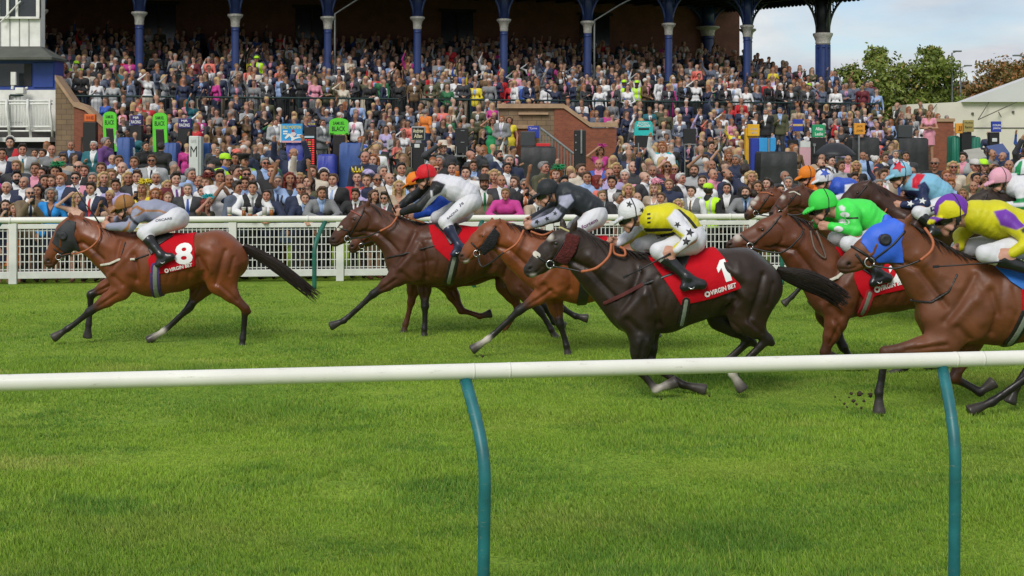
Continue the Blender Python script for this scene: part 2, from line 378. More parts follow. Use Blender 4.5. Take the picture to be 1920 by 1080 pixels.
# ------------------------------------------------------------------ rails and the crowd barrier
WHITE = mat('white_rail', (.76, .75, .68), .38, noise=.07, nscale=3, detail=6, spec=.4)
WPAINT = mat('white_paint', (.74, .74, .70), .5, noise=.08, nscale=5)
TEAL = mat('teal_post', (.012, .135, .150), .42, noise=.22, nscale=9, detail=7); GREENP = mat('green_post', (.012, .12, .085), .5, noise=.2)
def grimy(m):
    t = m.node_tree; b = t.nodes['Principled BSDF']; src = b.inputs['Base Color'].links[0].from_socket; co = t.nodes.new('ShaderNodeTexCoord'); mp_ = t.nodes.new('ShaderNodeMapping'); mp_.inputs['Scale'].default_value = (5, 14, 30); n = t.nodes.new('ShaderNodeTexNoise'); n.inputs['Scale'].default_value = 2.4; n.inputs['Detail'].default_value = 9; n.inputs['Roughness'].default_value = .7
    t.links.new(co.outputs['Object'], mp_.inputs[0]); t.links.new(mp_.outputs[0], n.inputs['Vector']); r = t.nodes.new('ShaderNodeValToRGB'); r.color_ramp.elements[0].position = .60; r.color_ramp.elements[0].color = (0, 0, 0, 1); r.color_ramp.elements[1].position = .74; r.color_ramp.elements[1].color = (.7, .7, .7, 1); t.links.new(n.outputs['Fac'], r.inputs[0])
    mx_ = t.nodes.new('ShaderNodeMix'); mx_.data_type = 'RGBA'; mx_.inputs[7].default_value = (.30, .27, .17, 1); t.links.new(r.outputs[0], mx_.inputs[0]); t.links.new(src, mx_.inputs[6]); t.links.new(mx_.outputs[2], b.inputs['Base Color'])
grimy(WHITE); grimy(TEAL)
def near_rail():
    root = empty('running_rail', (.0, 7, 0), 0, 'white plastic running rail on bent teal posts nearest the camera', 'rail')
    def at(x): return Vector((x, 6.871+.1608*x, 1.15))-root.location
    xs_ = [-8.5+i*.5 for i in range(35)]
    r = MB().tube([at(x) for x in xs_], .0385, 20).build('rail_pipe', WHITE, root, True)
    for x in (-.19, -.02, 2.22, 2.36, -2.55, -2.42, 4.66):
        p = at(x); q = at(x+.012); MB().tube([p, q], .0396, 20).build('pipe_joint', WHITE, r, True)
    for x0, dx in ((-2.65, .10), (-.222, .098), (2.157, -.012), (4.55, -.05)):
        t = at(x0); pts = []
        for i in range(17):
            u = i/16; z = 1.112-u*1.17; e = min(1, u/.36); s = math.sin(e*math.pi/2); back = (1 if u < .36 else 1-.12*(u-.36)/.64)
            pts.append((t.x+dx*s*back, t.y-.25*s*back, z))
        MB().tube(pts, .0285, 16).build('post', TEAL, root, True)
near_rail()
def yrail(x): return 22.6+.108*(x+8.2)
RAILANG = math.atan(.108)
def far_rail():
    root = empty('running_rail', (0, yrail(0), 0), 0, 'white running rail on thin bent green posts in front of the crowd barrier', 'rail')
    A = lambda x, z, dy=0: Vector((x, yrail(x)+dy, z))-root.location
    MB().tube([A(x, 1.10) for x in range(-13, 14)], .05, 14).build('rail_pipe', WHITE, root, True)
    for i in range(11):
        x = -3.0+2.52*(i-4)
        pts = []
        for j in range(13):
            u = j/12; s = math.sin(min(1, u/.45)*math.pi/2); pts.append(A(x-.13*s, 1.06-1.08*u, -.34*s))
        MB().tube(pts, .036, 10).build('post', GREENP, root, True)
    for i in range(12): MB().tube([A(-12.5+2.3*i, 1.10), A(-12.47+2.3*i, 1.10)], .056, 14).build('pipe_joint', WHITE, root, True)
far_rail()
def crowd_fence():
    rz = RAILANG; c, s = math.cos(rz), math.sin(rz)
    root = empty('mesh_fence', (-8.2, 23.7, 0), rz, 'white fence of square mesh panels between the crowd and the course', 'fence')
    SP = 1.78
    pm = MB(); w = SP-.13
    for i in range(23): pm.box((-w/2+w*(i+.5)/23, 0, .555), (.0135, .012, .70))
    for k in range(6): pm.box((0, .012, .235+k*.128), (w, .010, .013))
    panel = pm.build('mesh_panel', WPAINT, root); panel.location = (SP/2, 0, 0)
    post = MB().box((0, 0, .53), (.13, .11, 1.06)).box((0, 0, 1.075), (.15, .13, .03)).build('post', WPAINT, root, bevel=.008)
    tb = MB().box((0, -.0, .945), (w, .05, .075)).build('top_board', WPAINT, root, bevel=.006); bb = MB().box((0, -.0, .145), (w, .06, .115)).build('bottom_rail', WPAINT, root, bevel=.006)
    for o in (tb, bb): o.location = (SP/2, 0, 0)
    post.location = (-.01, 0, 0)
    for i in list(range(-3, 0))+list(range(1, 12)):
        for src, dx in ((panel, SP/2), (tb, SP/2), (bb, SP/2), (post, -.01)):
            q = src.copy(); COL.objects.link(q); q.parent = root; q.location = (i*SP+dx, 0, 0)
crowd_fence()
# ------------------------------------------------------------------ grandstand
def brick_mat(name, c1, c2, mortar, sc, bw=.5, rh=.25):
    m = bpy.data.materials.new(name); m.use_nodes = True; t = m.node_tree; b = t.nodes['Principled BSDF']; b.inputs['Roughness'].default_value = .85; K = t.links.new
    co = t.nodes.new('ShaderNodeTexCoord'); mp_ = t.nodes.new('ShaderNodeMapping'); mp_.inputs['Rotation'].default_value = (R(90), 0, 0); K(co.outputs['Object'], mp_.inputs[0])
    br = t.nodes.new('ShaderNodeTexBrick'); br.inputs['Color1'].default_value = (*c1, 1); br.inputs['Color2'].default_value = (*c2, 1); br.inputs['Mortar'].default_value = (*mortar, 1); br.inputs['Scale'].default_value = sc; br.inputs['Mortar Size'].default_value = .012; br.inputs['Brick Width'].default_value = bw; br.inputs['Row Height'].default_value = rh
    K(mp_.outputs[0], br.inputs['Vector']); n = t.nodes.new('ShaderNodeTexNoise'); n.inputs['Scale'].default_value = 2.2; n.inputs['Detail'].default_value = 6; K(co.outputs['Object'], n.inputs['Vector'])
    mr = t.nodes.new('ShaderNodeMapRange'); mr.inputs['To Min'].default_value = .55; mr.inputs['To Max'].default_value = 1.4; K(n.outputs['Fac'], mr.inputs['Value'])
    mu = t.nodes.new('ShaderNodeMix'); mu.data_type = 'RGBA'; mu.blend_type = 'MULTIPLY'; mu.inputs[0].default_value = 1; K(br.outputs['Color'], mu.inputs[6]); K(mr.outputs[0], mu.inputs[7]); K(mu.outputs[2], b.inputs['Base Color'])
    bp = t.nodes.new('ShaderNodeBump'); bp.inputs['Strength'].default_value = .4; bp.inputs['Distance'].default_value = .02; K(br.outputs['Fac'], bp.inputs['Height']); bp.invert = True; K(bp.outputs[0], b.inputs['Normal'])
    return m
BRICK = brick_mat('red_brick', (.30, .085, .042), (.22, .062, .036), (.20, .13, .09), 4.5)
DBRICK = brick_mat('old_brick', (.22, .085, .055), (.17, .07, .05), (.12, .08, .06), 4.5)
STONE = brick_mat('sandstone_block', (.25, .17, .095), (.20, .135, .082), (.10, .07, .05), 1.6, .5, .27)
COPE = mat('sandstone_coping', (.40, .26, .16), .8, noise=.15, nscale=4, bump=.2)
CONC = mat('concrete_step', (.11, .105, .10), .9, noise=.2, nscale=3)
BLUE = mat('blue_paint', (.022, .042, .15), .4, noise=.12, nscale=4); CAPW = mat('capital_paint', (.42, .40, .36), .6, noise=.25, nscale=14)
DARKT = mat('dark_timber', (.026, .022, .020), .8, noise=.3, nscale=6); IRON = mat('black_iron', (.016, .02, .022), .45, noise=.2); GREYM = mat('grey_metal', (.30, .31, .31), .4, metal=.6, noise=.15)
RGREEN = mat('green_railing', (.012, .035, .030), .5, noise=.2)
SA = math.atan2(6.5, 23.0); SU = Vector((math.cos(SA), math.sin(SA), 0)); SV = Vector((-math.sin(SA), math.cos(SA), 0)); S0 = Vector((-16.72, 51.0, 0)); SPC = 3.41
def stand(u, v, z=0): return S0+SU*u+SV*v+Vector((0, 0, z))
def floor_z(v):
    """height of the terracing (front lawn .55, lower steps, middle deck, upper steps)"""
    if v < -8: return .62
    if v < -3.5: return .60+.21*(1+math.floor((v+8)/.56))
    if v < -.35: return 3.0+.17*math.floor((v+3.5)/.8)
    return 3.85+.17*math.floor((v+.35)/.93)
def grandstand():
    root = empty('grandstand', S0, SA, 'old covered grandstand with blue columns, dark back wall and packed stepped terracing', 'grandstand')
    # terracing profile, extruded along the stand
    prof = []; v = -8.0; z = .55
    pts = [(-8.0, 0)]
    vv = -8.0
    edges = [-8+.56*i for i in range(9)]+[-3.5+.8*i for i in range(4)]+[-.35+.93*i for i in range(13)]
    edges = sorted(e for e in edges if e < 11.9)
    last = 0
    for e in edges:
        zf = floor_z(e+.01); pts += [(e, last), (e, zf)]; last = zf
    pts += [(12, last), (12, 0)]
    mbt = MB(); Mt = Matrix(((0, 1, 0, 0), (1, 0, 0, 0), (0, 0, 1, 0), (0, 0, 0, 1)))
    clean = [pts[0]]
    for p in pts[1:]:
        if abs(p[0]-clean[-1][0])+abs(p[1]-clean[-1][1]) > 1e-5: clean.append(p)
    lowp = [p for p in clean if p[0] <= -3.5+1e-6]; lowp = lowp[:-1] if lowp[-1][1] > 2.6 else lowp; lowp.append((-3.5, 0)); upp = [(-3.5, 0)]+[p for p in clean if p[0] > -3.5-1e-6 and p[1] > 2.5]+[(12, 0)]
    mbt.prism(lowp, -1.5, 34, Mt).build('terrace', CONC, root); MB().prism(upp, -1.5, 31.4, Mt).build('terrace', CONC, root)
    MB().box((16, 12.3, 5.2), (33, .55, 10.4)).build('back_wall', DBRICK, root)
    MB().box((-1.8, 6.3, 5.2), (.5, 11.4, 10.4)).build('end_wall', DBRICK, root)
    # windows and doorways in the back wall
    for u in (4.5, 11.3, 18.1, 24.9):
        w = MB().box((u, 12.0, 7.6), (1.5, .08, 2.2)).build('window', mat('stand_glass', (.02, .024, .03), .12, noise=.1), root)
        MB().box((u, 11.96, 8.75), (1.8, .1, .14)).box((u, 11.96, 6.45), (1.8, .1, .14)).box((u, 11.95, 7.6), (.07, .08, 2.15)).build('frame', DARKT, w)
    # roof: soffit, rafters, slates above
    def rz_(v): return 8.75+.055*v
    rf = MB(); rf.add([(-2.2, -1.3, rz_(-1.3)), (32.2, -1.3, rz_(-1.3)), (32.2, 13.4, rz_(13.4)), (-2.2, 13.4, rz_(13.4)), (-2.2, -1.3, rz_(-1.3)+.25), (32.2, -1.3, rz_(-1.3)+.25), (32.2, 13.4, 12.4), (-2.2, 13.4, 12.4)],
                      [(0, 3, 2, 1), (4, 5, 6, 7), (0, 1, 5, 4), (1, 2, 6, 5), (2, 3, 7, 6), (3, 0, 4, 7)])
    roof = rf.build('roof', DARKT, root)
    bm = MB()
    for i in range(34): bm.add([(i-1+x, y, rz_(y)-.005-d) for d in (0, .18) for y in (-1.1, 12) for x in (-.05, .05)], [(0, 1, 3, 2), (4, 6, 7, 5), (0, 2, 6, 4), (1, 5, 7, 3), (0, 4, 5, 1), (2, 3, 7, 6)])
    bm.build('rafters', DARKT, roof)
    # scalloped valances
    def valance(along, L, base):
        m = MB(); n = int(L/.36); step = L/n
        for i in range(n):
            poly = [(i*step, .42), (i*step, .12)]
            for k in range(1, 8):
                a = math.pi*k/8; poly.append((i*step+step/2-step/2*math.cos(a), .12-.17*math.sin(a)))
            poly += [((i+1)*step, .12), ((i+1)*step, .42)]
            z0 = base(i*step); pv = []
            for off in (-.02, .02): pv += [(along(x, off)[0], along(x, off)[1], z+z0) for x, z in poly]
            q = len(poly); m.add(pv, [tuple(range(q)), tuple(range(2*q-1, q-1, -1))]+[(a+q, (a+1) % q+q, (a+1) % q, a) for a in range(q)])
        return m
    valance(lambda x, o: (-2+x, -1.25+o), 34, lambda x: 8.35).build('valance', DARKT, roof); valance(lambda x, o: (31.75+o, -1.2+x), 14.2, lambda x: 8.33+.055*x).build('valance', DARKT, roof)
    # columns
    def column(u, v, r, z0, zc, big=False):
        zt = rz_(v)+.02
        m = MB().lathe((u, v, 0), [(r*1.5, z0), (r*1.5, z0+.28), (r*1.12, z0+.36), (r, z0+.5), (r, zc)], 20)
        for z in (zc-.12, z0+1.1): m.lathe((u, v, 0), [(r*1.0, z-.04), (r*1.14, z), (r, z+.04)], 20)
        if big:
            for k in range(8):
                a = math.pi*k/4; m.tube([(u+math.cos(a)*r*.98, v+math.sin(a)*r*.98, z0+.4), (u+math.cos(a)*r*.98, v+math.sin(a)*r*.98, zc)], .06, 6)
        c = autosmooth(m.build('column', BLUE, root))
        autosmooth(MB().lathe((u, v, 0), [(r*1.02, zc), (r*1.15, zc+.05), (r*1.1, zc+.14), (r*1.3, zc+.3), (r*(1.5 if big else 1.95), zc+.40), (r*(1.5 if big else 1.95), zc+.47), (r*1.2, zc+.49)], 20).build('capital', CAPW, c))
        b = MB()
        b.lathe((u, v, 0), [(r*1.1, zc+.49), (r*1.1, zt)], 12)
        # pierced arch brackets both ways along the eaves
        H = zt-(zc+.5)
        dirs = [(1, 0), (-1, 0)] if not big else [(1, 0), (-1, 0), (0, 1), (0, -1)]
        for dx, dy in dirs:
            W = 1.45
            pts = [(u+dx*(r+W*(1-math.cos(a))), v+dy*(r+W*(1-math.cos(a))), zc+.5+H*math.sin(a)*.985) for a in [math.pi/2*i/9 for i in range(10)]]
            b.tube(pts, .055, 6)
            for i in range(1, 9):
                p = pts[i]; b.tube([p, (p[0]-dx*.02, p[1]-dy*.02, zt-.02)], .028, 5)
                b.tube([p, (u+dx*r, v+dy*r, min(zt-.05, p[2]+.12))], .022, 5)
        b.build('bracket', BLUE if not big else IRON, c, True)
    for i in range(9): column(SPC*i, 0, .145, 3.4, 6.72 if i < 4 else 6.80)
    column(SPC*9, 0, .275, 3.0, 6.55, True); column(SPC*9-.1, 7.0, .20, 4.4, 7.3); column(SPC*9, 11.8, .3, 5, 7.8)
    # railings
    def railing(u0, u1, v, z, h=1.02, bars=True):
        m = MB(); m.tube([(u0, v, z+h), (u1, v, z+h)], .035, 8); m.tube([(u0, v, z+.12), (u1, v, z+.12)], .02, 6)
        n = max(1, round((u1-u0)/1.7))
        for i in range(n+1): m.tube([(u0+(u1-u0)*i/n, v, z), (u0+(u1-u0)*i/n, v, z+h)], .03, 6)
        if bars:
            k = int((u1-u0)/.13)
            for i in range(k): m.box((u0+.06+i*.13, v, z+h*.55), (.012, .012, h*.85))
        m.build('railing', RGREEN, root)
    for u0, u1 in ((-.8, 4.5), (5.2, 12.2), (13.0, 20.4), (21.2, 27.5), (28.2, 31.3)): railing(u0, u1, -3.45, 3.0)
    for u0, u1 in ((-.8, 8.5), (9.2, 19.2), (19.9, 30.2)): railing(u0, u1, -.32, 3.9)
    for u in (1.5, 4.9, 12.6, 20.8, 27.9, 33.4):
        m = MB(); m.tube([(u, -7.9, 1.5), (u, -3.5, 3.25), (u, -3.1, 4.0)], .03, 6)
        for i in range(5): v = -7.8+i*1.05; m.tube([(u, v, floor_z(v)), (u, v, 1.5+(v+7.9)*.398)], .025, 6)
        m.build('handrail', GREYM if u > 20 else RGREEN, root)
    # drain pipe and lamp arms on the front columns
    for u in (3*SPC+.25, 6*SPC+.25): MB().tube([(u, -.1, 3.5), (u, -.1, 7.3), (u+.9, -.5, 7.9), (u+1.6, -1.0, 8.3)], .04, 6).build('drain_pipe', GREYM, root, True)
grandstand()
def px_prism(pts, Y, depth, name, m, parent, dz=0, inflate=None):
    org = parent.location if parent else Vector()
    poly = [(P(x, y, Y).x-org.x, P(x, y, Y).z-org.z+dz) for x, y in pts]
    return MB().prism(poly, Y-org.y, Y-org.y+depth).build(name, m, parent)
def stair_walls():
    def coping(pts, Y, parent, th=.16):
        for (x0, y0), (x1, y1) in zip(pts[:-1], pts[1:]):
            a = P(x0, y0, Y)-parent.location; b = P(x1, y1, Y)-parent.location; m = MB()
            m.prism([(a.x, a.z), (b.x, b.z), (b.x, b.z+th), (a.x, a.z+th)], a.y-.07, a.y+.67); m.build('coping', COPE, parent)
    Y = 46.5; r = empty('brick_wall', P(150, 300, Y)*1, 0, 'red brick stair wall stepping down beside the white box at the end of the stand', 'wall')
    r.location.z = .5
    px_prism([(104, 150), (139, 202), (139, 320), (104, 320)], Y+.1, .55, 'stone_face', STONE, r)
    px_prism([(139.2, 202), (160, 209), (192, 240), (192, 320), (139.2, 320)], Y, .6, 'brick_face', BRICK, r)
    coping([(104, 150), (139, 200), (160, 207), (193, 238)], Y, r)
    Y = 46.2; r = empty('brick_pier', P(230, 300, Y), 0, 'short brick pier with a sandstone cap between two black bookmaker boards', 'pier'); r.location.z = .5
    px_prism([(219, 253), (240, 253), (240, 320), (219, 320)], Y, .6, 'brick_face', BRICK, r); coping([(217, 253), (242, 253)], Y, r, .22)
    Y = 48.2; r = empty('brick_wall', P(1050, 300, Y), 0, 'brick and sandstone stair wall with sloping coping in the middle of the terracing', 'wall'); r.location.z = .5
    px_prism([(935, 204), (1039, 204), (1039, 320), (935, 320)], Y+.05, 1.6, 'stone_face', STONE, r)
    px_prism([(1039.2, 204), (1056, 203), (1106, 240), (1156, 240), (1156, 320), (1039.2, 320)], Y, 1.7, 'brick_face', BRICK, r)
    coping([(932, 203), (1057, 203), (1106, 238), (1158, 238)], Y, r, .15)
    MB().box((P(1000, 213, Y).x-r.location.x, Y-r.location.y-.01, P(1000, 213, Y).z-r.location.z), (1.0, .12, .07)).build('stone_band', COPE, r)
    px_prism([(930, 240), (1000, 240), (1000, 320), (930, 320)], Y-.35, .34, 'brick_face', BRICK, r); coping([(928, 241), (1001, 241)], Y-.35, r, .12)
    rl = MB(); a = P(1013, 240, Y-.9)-r.location; b = P(1075, 288, Y-.9)-r.location; rl.tube([a, b], .045, 8)
    for i in range(12):
        p = a.lerp(b, i/11); rl.tube([p, (p.x, p.y, max(-.0, p.z-.95))], .018, 5)
    rl.build('handrail', GREYM, r)
    Y = 50; r = empty('brick_pier', P(1767, 300, Y), 0, 'square red brick pier with stone cap at the far end of the terracing', 'pier'); r.location.z = .5
    px_prism([(1746, 228), (1788, 228), (1788, 320), (1746, 320)], Y, .8, 'brick_face', BRICK, r); px_prism([(1743, 222), (1791, 222), (1791, 228), (1743, 228)], Y-.06, .92, 'coping', COPE, r)
stair_walls()
def judges_box():
    Y = 47.5; s = F/Y; r = empty('judges_box', P(40, 300, Y), 0, 'white and blue judging box with grey roof and railed balcony beside the stand', 'building'); r.location.z = .5
    OFFW = mat('box_white', (.80, .79, .74), .6, noise=.12, nscale=3, detail=7); BW = mat('box_blue', (.022, .058, .30), .45, noise=.1); DK = mat('box_dark', (.014, .014, .016), .5, noise=.2); RG = mat('box_roof', (.085, .09, .075), .8, noise=.2, nscale=2); GL = mat('box_glass', (.035, .04, .045), .08, noise=.3, nscale=1)
    X = lambda px: P(px, 0, Y).x-r.location.x; Z = lambda py: P(0, py, Y).z-r.location.z
    def b(px0, px1, py0, py1, dy, th, name, m, par=None, bev=0):
        x0, x1, z0, z1 = X(px0), X(px1), Z(py1), Z(py0)
        return MB().box(((x0+x1)/2, dy+th/2, (z0+z1)/2), (x1-x0, th, z1-z0)).build(name, m, par or r, bevel=bev)
    b(-160, 66, -40, 85, .5, .5, 'upper_cabin', OFFW)
    for i in range(9): b(-100+18*i, -98.6+18*i, 32, 84, .47, .04, 'panel_joint', mat('joint_grey', (.33, .32, .29), .7))
    w = b(-120, 60, -36, 30, .47, .06, 'window', GL)
    for i in range(9): b(-118+17.4*i, -113.6+17.4*i, -36, 30, .40, .1, 'mullion', OFFW, w)
    b(-120, 66, 29, 33, .38, .16, 'sill', OFFW, w); b(60, 66, -40, 30, .40, .2, 'corner_post', OFFW)
    bar = MB().tube([(X(-5), .3, Z(40)), (X(33), .3, Z(0))], .025, 6).build('brace', OFFW, r)
    m = MB(); zl, zh = Z(109), Z(86); m.add([(X(-200), -.6, zl), (X(108), -.6, zl), (X(108), 1.05, zl+.0), (X(-200), 1.05, zl), (X(-200), .45, zh), (X(68), .45, zh), (X(68), 1.05, zh), (X(-200), 1.05, zh), (X(-200), -.6, zl-.08), (X(108), -.6, zl-.08), (X(108), 1.05, zl-.08), (X(-200), 1.05, zl-.08)],
        [(0, 1, 5, 4), (1, 2, 6, 5), (4, 5, 6, 7), (0, 8, 9, 1), (1, 9, 10, 2), (8, 11, 10, 9)]); m.build('lean_to_roof', RG, r)
    b(-160, 102, 112.5, 168, .1, .9, 'blue_storey', BW); b(-50, 45, 119, 161, .07, .1, 'window', GL); b(44, 58, 119, 161, .06, .1, 'doorway', DK); b(61, 99, 117, 164, .05, .1, 'shutter', BW, bev=.02); b(-60, 101, 110.5, 116, .02, .1, 'fascia', BW)
    b(-160, 104, 168.5, 246, .05, .9, 'balcony_wall', OFFW)
    # balcony railing stands forward of the wall
    m = MB(); y0 = -.55
    for py in (190, 196, 238, 246): m.tube([(X(-90), y0, Z(py)), (X(108), y0, Z(py))], .03, 6)
    for i in range(70): m.box((X(-88+2.8*i), y0, (Z(190)+Z(238))/2), (.022, .022, Z(190)-Z(238)))
    m.build('balcony_railing', WPAINT, r)
    for px in (-55, -15, 24, 63, 104):
        MB().tube([(X(px), -.58, Z(188)), (X(px+2), -.72, Z(205)), (X(px+6), -.72, Z(235)), (X(px+5), -.55, Z(258))], .045, 6).build('stanchion', WPAINT, r, True)
    b(-160, 106, 258, 266, -.7, 1.6, 'balcony_floor', OFFW); b(-160, 104, 266.5, 310, .6, .4, 'undercroft', DK)
    for px in (-20, 54): b(px, px+3, 266.5, 310, .4, .15, 'prop', OFFW)
    l = MB(); l.tube([(X(29), -.3, Z(168)), (X(32), -.3, Z(140))], .05, 8); l.box((X(32), -.32, Z(148)), (.16, .12, .42)); l.build('bracket_lamp', OFFW, r); l = MB(); l.box((X(46), -.35, Z(171)), (.28, .35, .2)); l.tube([(X(50), -.3, Z(168)), (X(58), -.3, Z(165))], .04, 6); l.build('floodlight', OFFW, r, bevel=.02)
    b(5, 16, 249, 275, -.9, .06, 'notice_board', WPAINT)
judges_box()
def marquee():
    Y = 66; r = empty('marquee', P(1830, 320, Y), 0, 'large cream white marquee with sloping roof behind the bookmakers', 'marquee'); r.location.z = .5
    CAN = mat('canvas', (.70, .655, .57), .6, noise=.06, nscale=.8, detail=6); ROOFC = mat('canvas_roof', (.60, .60, .60), .55, noise=.06, nscale=.6, detail=6); LINE = mat('seam', (.10, .09, .08), .8)
    def q(x, y, Y=Y): p = P(x, y, Y)-r.location; return (p.x, p.z)
    MB().prism([q(1700, 196), q(1800, 191), q(2160, 191), q(2160, 330), q(1700, 330)], 0, 2.5).build('side_wall', CAN, r)
    a = q(1802, 191.5); b = q(2015, 113); c = q(2208, 191.5)
    m = MB().prism([a, b, c], -.25, 1.0); m.build('roof', ROOFC, r)
    for y in (240,): MB().box((q(1900, y)[0], -.01, q(1900, y)[1]), (8.5, .03, .05)).build('seam', LINE, r)
    for (x0, y0, x1, y1) in ((1737, 213, 1755, 196), (1826, 225, 1855, 189), (1826, 225, 1925, 182), (1869, 220, 1871, 210)):
        MB().tube([(q(x0, y0)[0], -.6, q(x0, y0)[1]), (q(x1, y1)[0], -.1, q(x1, y1)[1])], .022, 5).build('guy_rope', LINE, r)
    for (x, y) in ((1752, 216), (1823, 213), (1899, 210), (1899, 186.5)): MB().lathe((q(x, y)[0], -.02, q(x, y)[1]), [(.06, 0), (.06, .06)], 10, (0, -1, 0)).build('eyelet', LINE, r)
marquee()
# ------------------------------------------------------------------ background: shed, lamps, trees
def background():
    Y = 118; BR = mat('shed_brick', (.17, .10, .055), .9, noise=.2, nscale=.4); r = empty('long_shed', P(1800, 300, Y), 0, 'long low brown roofed building beyond the trees and marquee', 'building'); r.location.z = 0
    def q(x, y): p = P(x, y, Y)-r.location; return (p.x, p.z)
    MB().prism([q(1670, 200), q(2050, 200), q(2050, 330), q(1670, 330)], 0, 9).build('wall', BR, r)
    MB().prism([q(1660, 200), q(1730, 168), q(1990, 153), q(2060, 198)], -.4, 9.5).build('roof', mat('shed_roof', (.105, .070, .045), .85, noise=.25, nscale=.5), r)
    MB().prism([q(1712, 170), q(1850, 161), q(1850, 158), q(1712, 167)], -.6, -.41).build('ridge', mat('ridge_grey', (.05, .045, .045), .8), r)
    c = MB().prism([q(1816, 163), q(1826, 163), q(1825, 151), q(1817, 151)], 1, 2).build('chimney', BR, r); MB().prism([q(1800, 163), q(1806, 163), q(1806, 152), q(1800, 152)], 1, 2).build('vent', IRON, r)
    LM = mat('lamp_steel', (.22, .23, .24), .4, metal=.7)
    for px, py, Y, arm, lab in ((1785, 99, 95, 10, 'tall grey street lamp rising above the brown shed roof, nearest the tree'), (1801, 126, 104, 14, 'shorter grey street lamp with longer arm just beyond the tall one'), (1931, 107, 92, -24, 'street lamp reaching in over the marquee roof')):
        b = P(px, 300, Y); b.z = 0; t = P(px, py, Y); e = P(px+arm, py-3, Y); r = empty('street_lamp', b, 0, lab, 'street lamp')
        autosmooth(MB().tube([(0, 0, 0), (0, 0, t.z*.5), (0, 0, t.z)], [.11, .08, .05], 8).tube([(0, 0, t.z-.02), (e.x-b.x, 0, e.z)], .035, 6).build('pole', LM, r)); MB().box((e.x-b.x, 0, e.z), (.55, .22, .10)).build('lamp_head', LM, r, bevel=.03)
background()
BARK = mat('bark', (.07, .05, .035), .9, noise=.3, nscale=5)
def leaf_mat(name): return mat(name, attr=True, rough=.6, noise=.1, nscale=.7, spec=.3)
def tree(px, pyb, Y, H, Wd, clumps, n, cols, label, seed, leaf=.17):
    rng = np.random.default_rng(seed); base = P(px, pyb, Y); base.z = 0
    r = empty('tree', base, 0, label, 'tree')
    tb = MB(); tb.tube([(0, 0, 0), (.1, 0, H*.18), (-.05, .05, H*.34)], [.34, .26, .2], 9)
    cc = []
    for (cx, cz, cr) in clumps:
        cy = rng.uniform(-.5, .5)*Wd*.5; c = np.array([cx*Wd/2, cy, cz*H]); cc.append((c, cr*H*.60))
        mid = Vector((c[0]*.45, c[1]*.45, H*.3+(c[2]-H*.3)*.5)); tb.tube([(-.05, .05, H*.3), mid, tuple(c)], [.13, .08, .03], 6)
    tb.build('trunk', BARK, r, True)
    V = []; C = []
    for c, cr in cc:
        m = int(1.15*n/len(cc)*(.6+.4*cr/(np.mean([q[1] for q in cc]))))
        # twigs reaching outward in the clump, leaves strung along them: ragged outline with gaps
        nt_ = max(10, m//22); d = rng.normal(0, 1, (nt_, 3)); d /= np.linalg.norm(d, axis=1)[:, None]; d[:, 2] = d[:, 2]*.75+.22; ln = cr*rng.uniform(.55, 1.35, nt_)
        ti = rng.integers(0, nt_, m); t = rng.uniform(.25, 1, m)**.7; pos = c+d[ti]*(ln[ti]*t)[:, None]; pos[:, 2] -= .18*cr*t**2; pos += rng.normal(0, .07*cr+.04, (m, 3))
        u = rng.normal(0, 1, (m, 3)); u /= np.linalg.norm(u, axis=1)[:, None]; w = rng.normal(0, 1, (m, 3)); w = np.cross(u, w); w /= np.linalg.norm(w, axis=1)[:, None]; s = leaf*rng.uniform(.6, 1.4, m)[:, None]
        V.append(np.stack([pos-u*s, pos-w*s*.45, pos+u*s, pos+w*s*.45], 1).reshape(-1, 3))
        tone = rng.random(nt_)[ti]*.7+rng.random(m)*.3; k = np.array(cols[0])*(1-tone[:, None])+np.array(cols[1])*tone[:, None]; br = (rng.random(m) < cols[3])[:, None]; k = np.where(br, np.array(cols[2]), k)
        C.append(np.repeat(k, 4, 0))
    V = np.concatenate(V); C = np.concatenate(C)
    link('crown', mesh_np('crown', V, [np.arange(len(V)).reshape(-1, 4)], leaf_mat('leaf'), C, smooth=False), r)
GR = ((.085, .125, .024), (.26, .31, .06), (.28, .19, .06), .05)
tree(1682, 215, 96, 8.9, 7.4, [(-.55, .62, .32), (-.25, .78, .34), (-.75, .80, .18), (.1, .70, .30), (.45, .84, .28), (.75, .80, .24), (.8, .62, .24), (.3, .55, .3), (-.1, .5, .34), (-.6, .45, .3), (.55, .45, .26), (-.35, .93, .16), (.62, .96, .14)], 17000, GR, 'spreading green tree with ragged branches standing clear against the sky', 3, .15)
tree(1592, 215, 104, 6.6, 6.6, [(-.6, .75, .4), (-.2, .85, .4), (.3, .78, .4), (.7, .68, .36), (0, .5, .5), (.5, .45, .4), (-.5, .45, .4)], 11000, GR, 'rounded green tree just beyond the corner column of the stand', 4, .17)
tree(1478, 215, 112, 7.6, 7.4, [(-.6, .84, .36), (0, .9, .36), (.5, .84, .36), (.1, .55, .5), (-.5, .5, .4)], 9000, ((.09, .08, .035), (.22, .19, .08), (.28, .16, .06), .25), 'browning tree showing behind the people under the open end of the stand', 5, .18)
tree(1702, 215, 88, 4.2, 9, [(-.8, .8, .4), (-.4, .7, .45), (0, .8, .45), (.4, .75, .4), (.8, .6, .4), (0, .4, .5)], 11000, ((.09, .11, .025), (.25, .27, .07), (.28, .22, .06), .1), 'low yellowish green hedge of shrubs under the spreading tree', 6, .14)
tree(1893, 215, 108, 8.4, 7.0, [(-.7, .72, .35), (-.25, .86, .42), (.3, .9, .4), (.75, .8, .4), (0, .55, .5)], 9000, ((.09, .085, .03), (.23, .18, .055), (.32, .15, .055), .4), 'autumn tinted tree showing over the roof of the marquee', 9, .17)
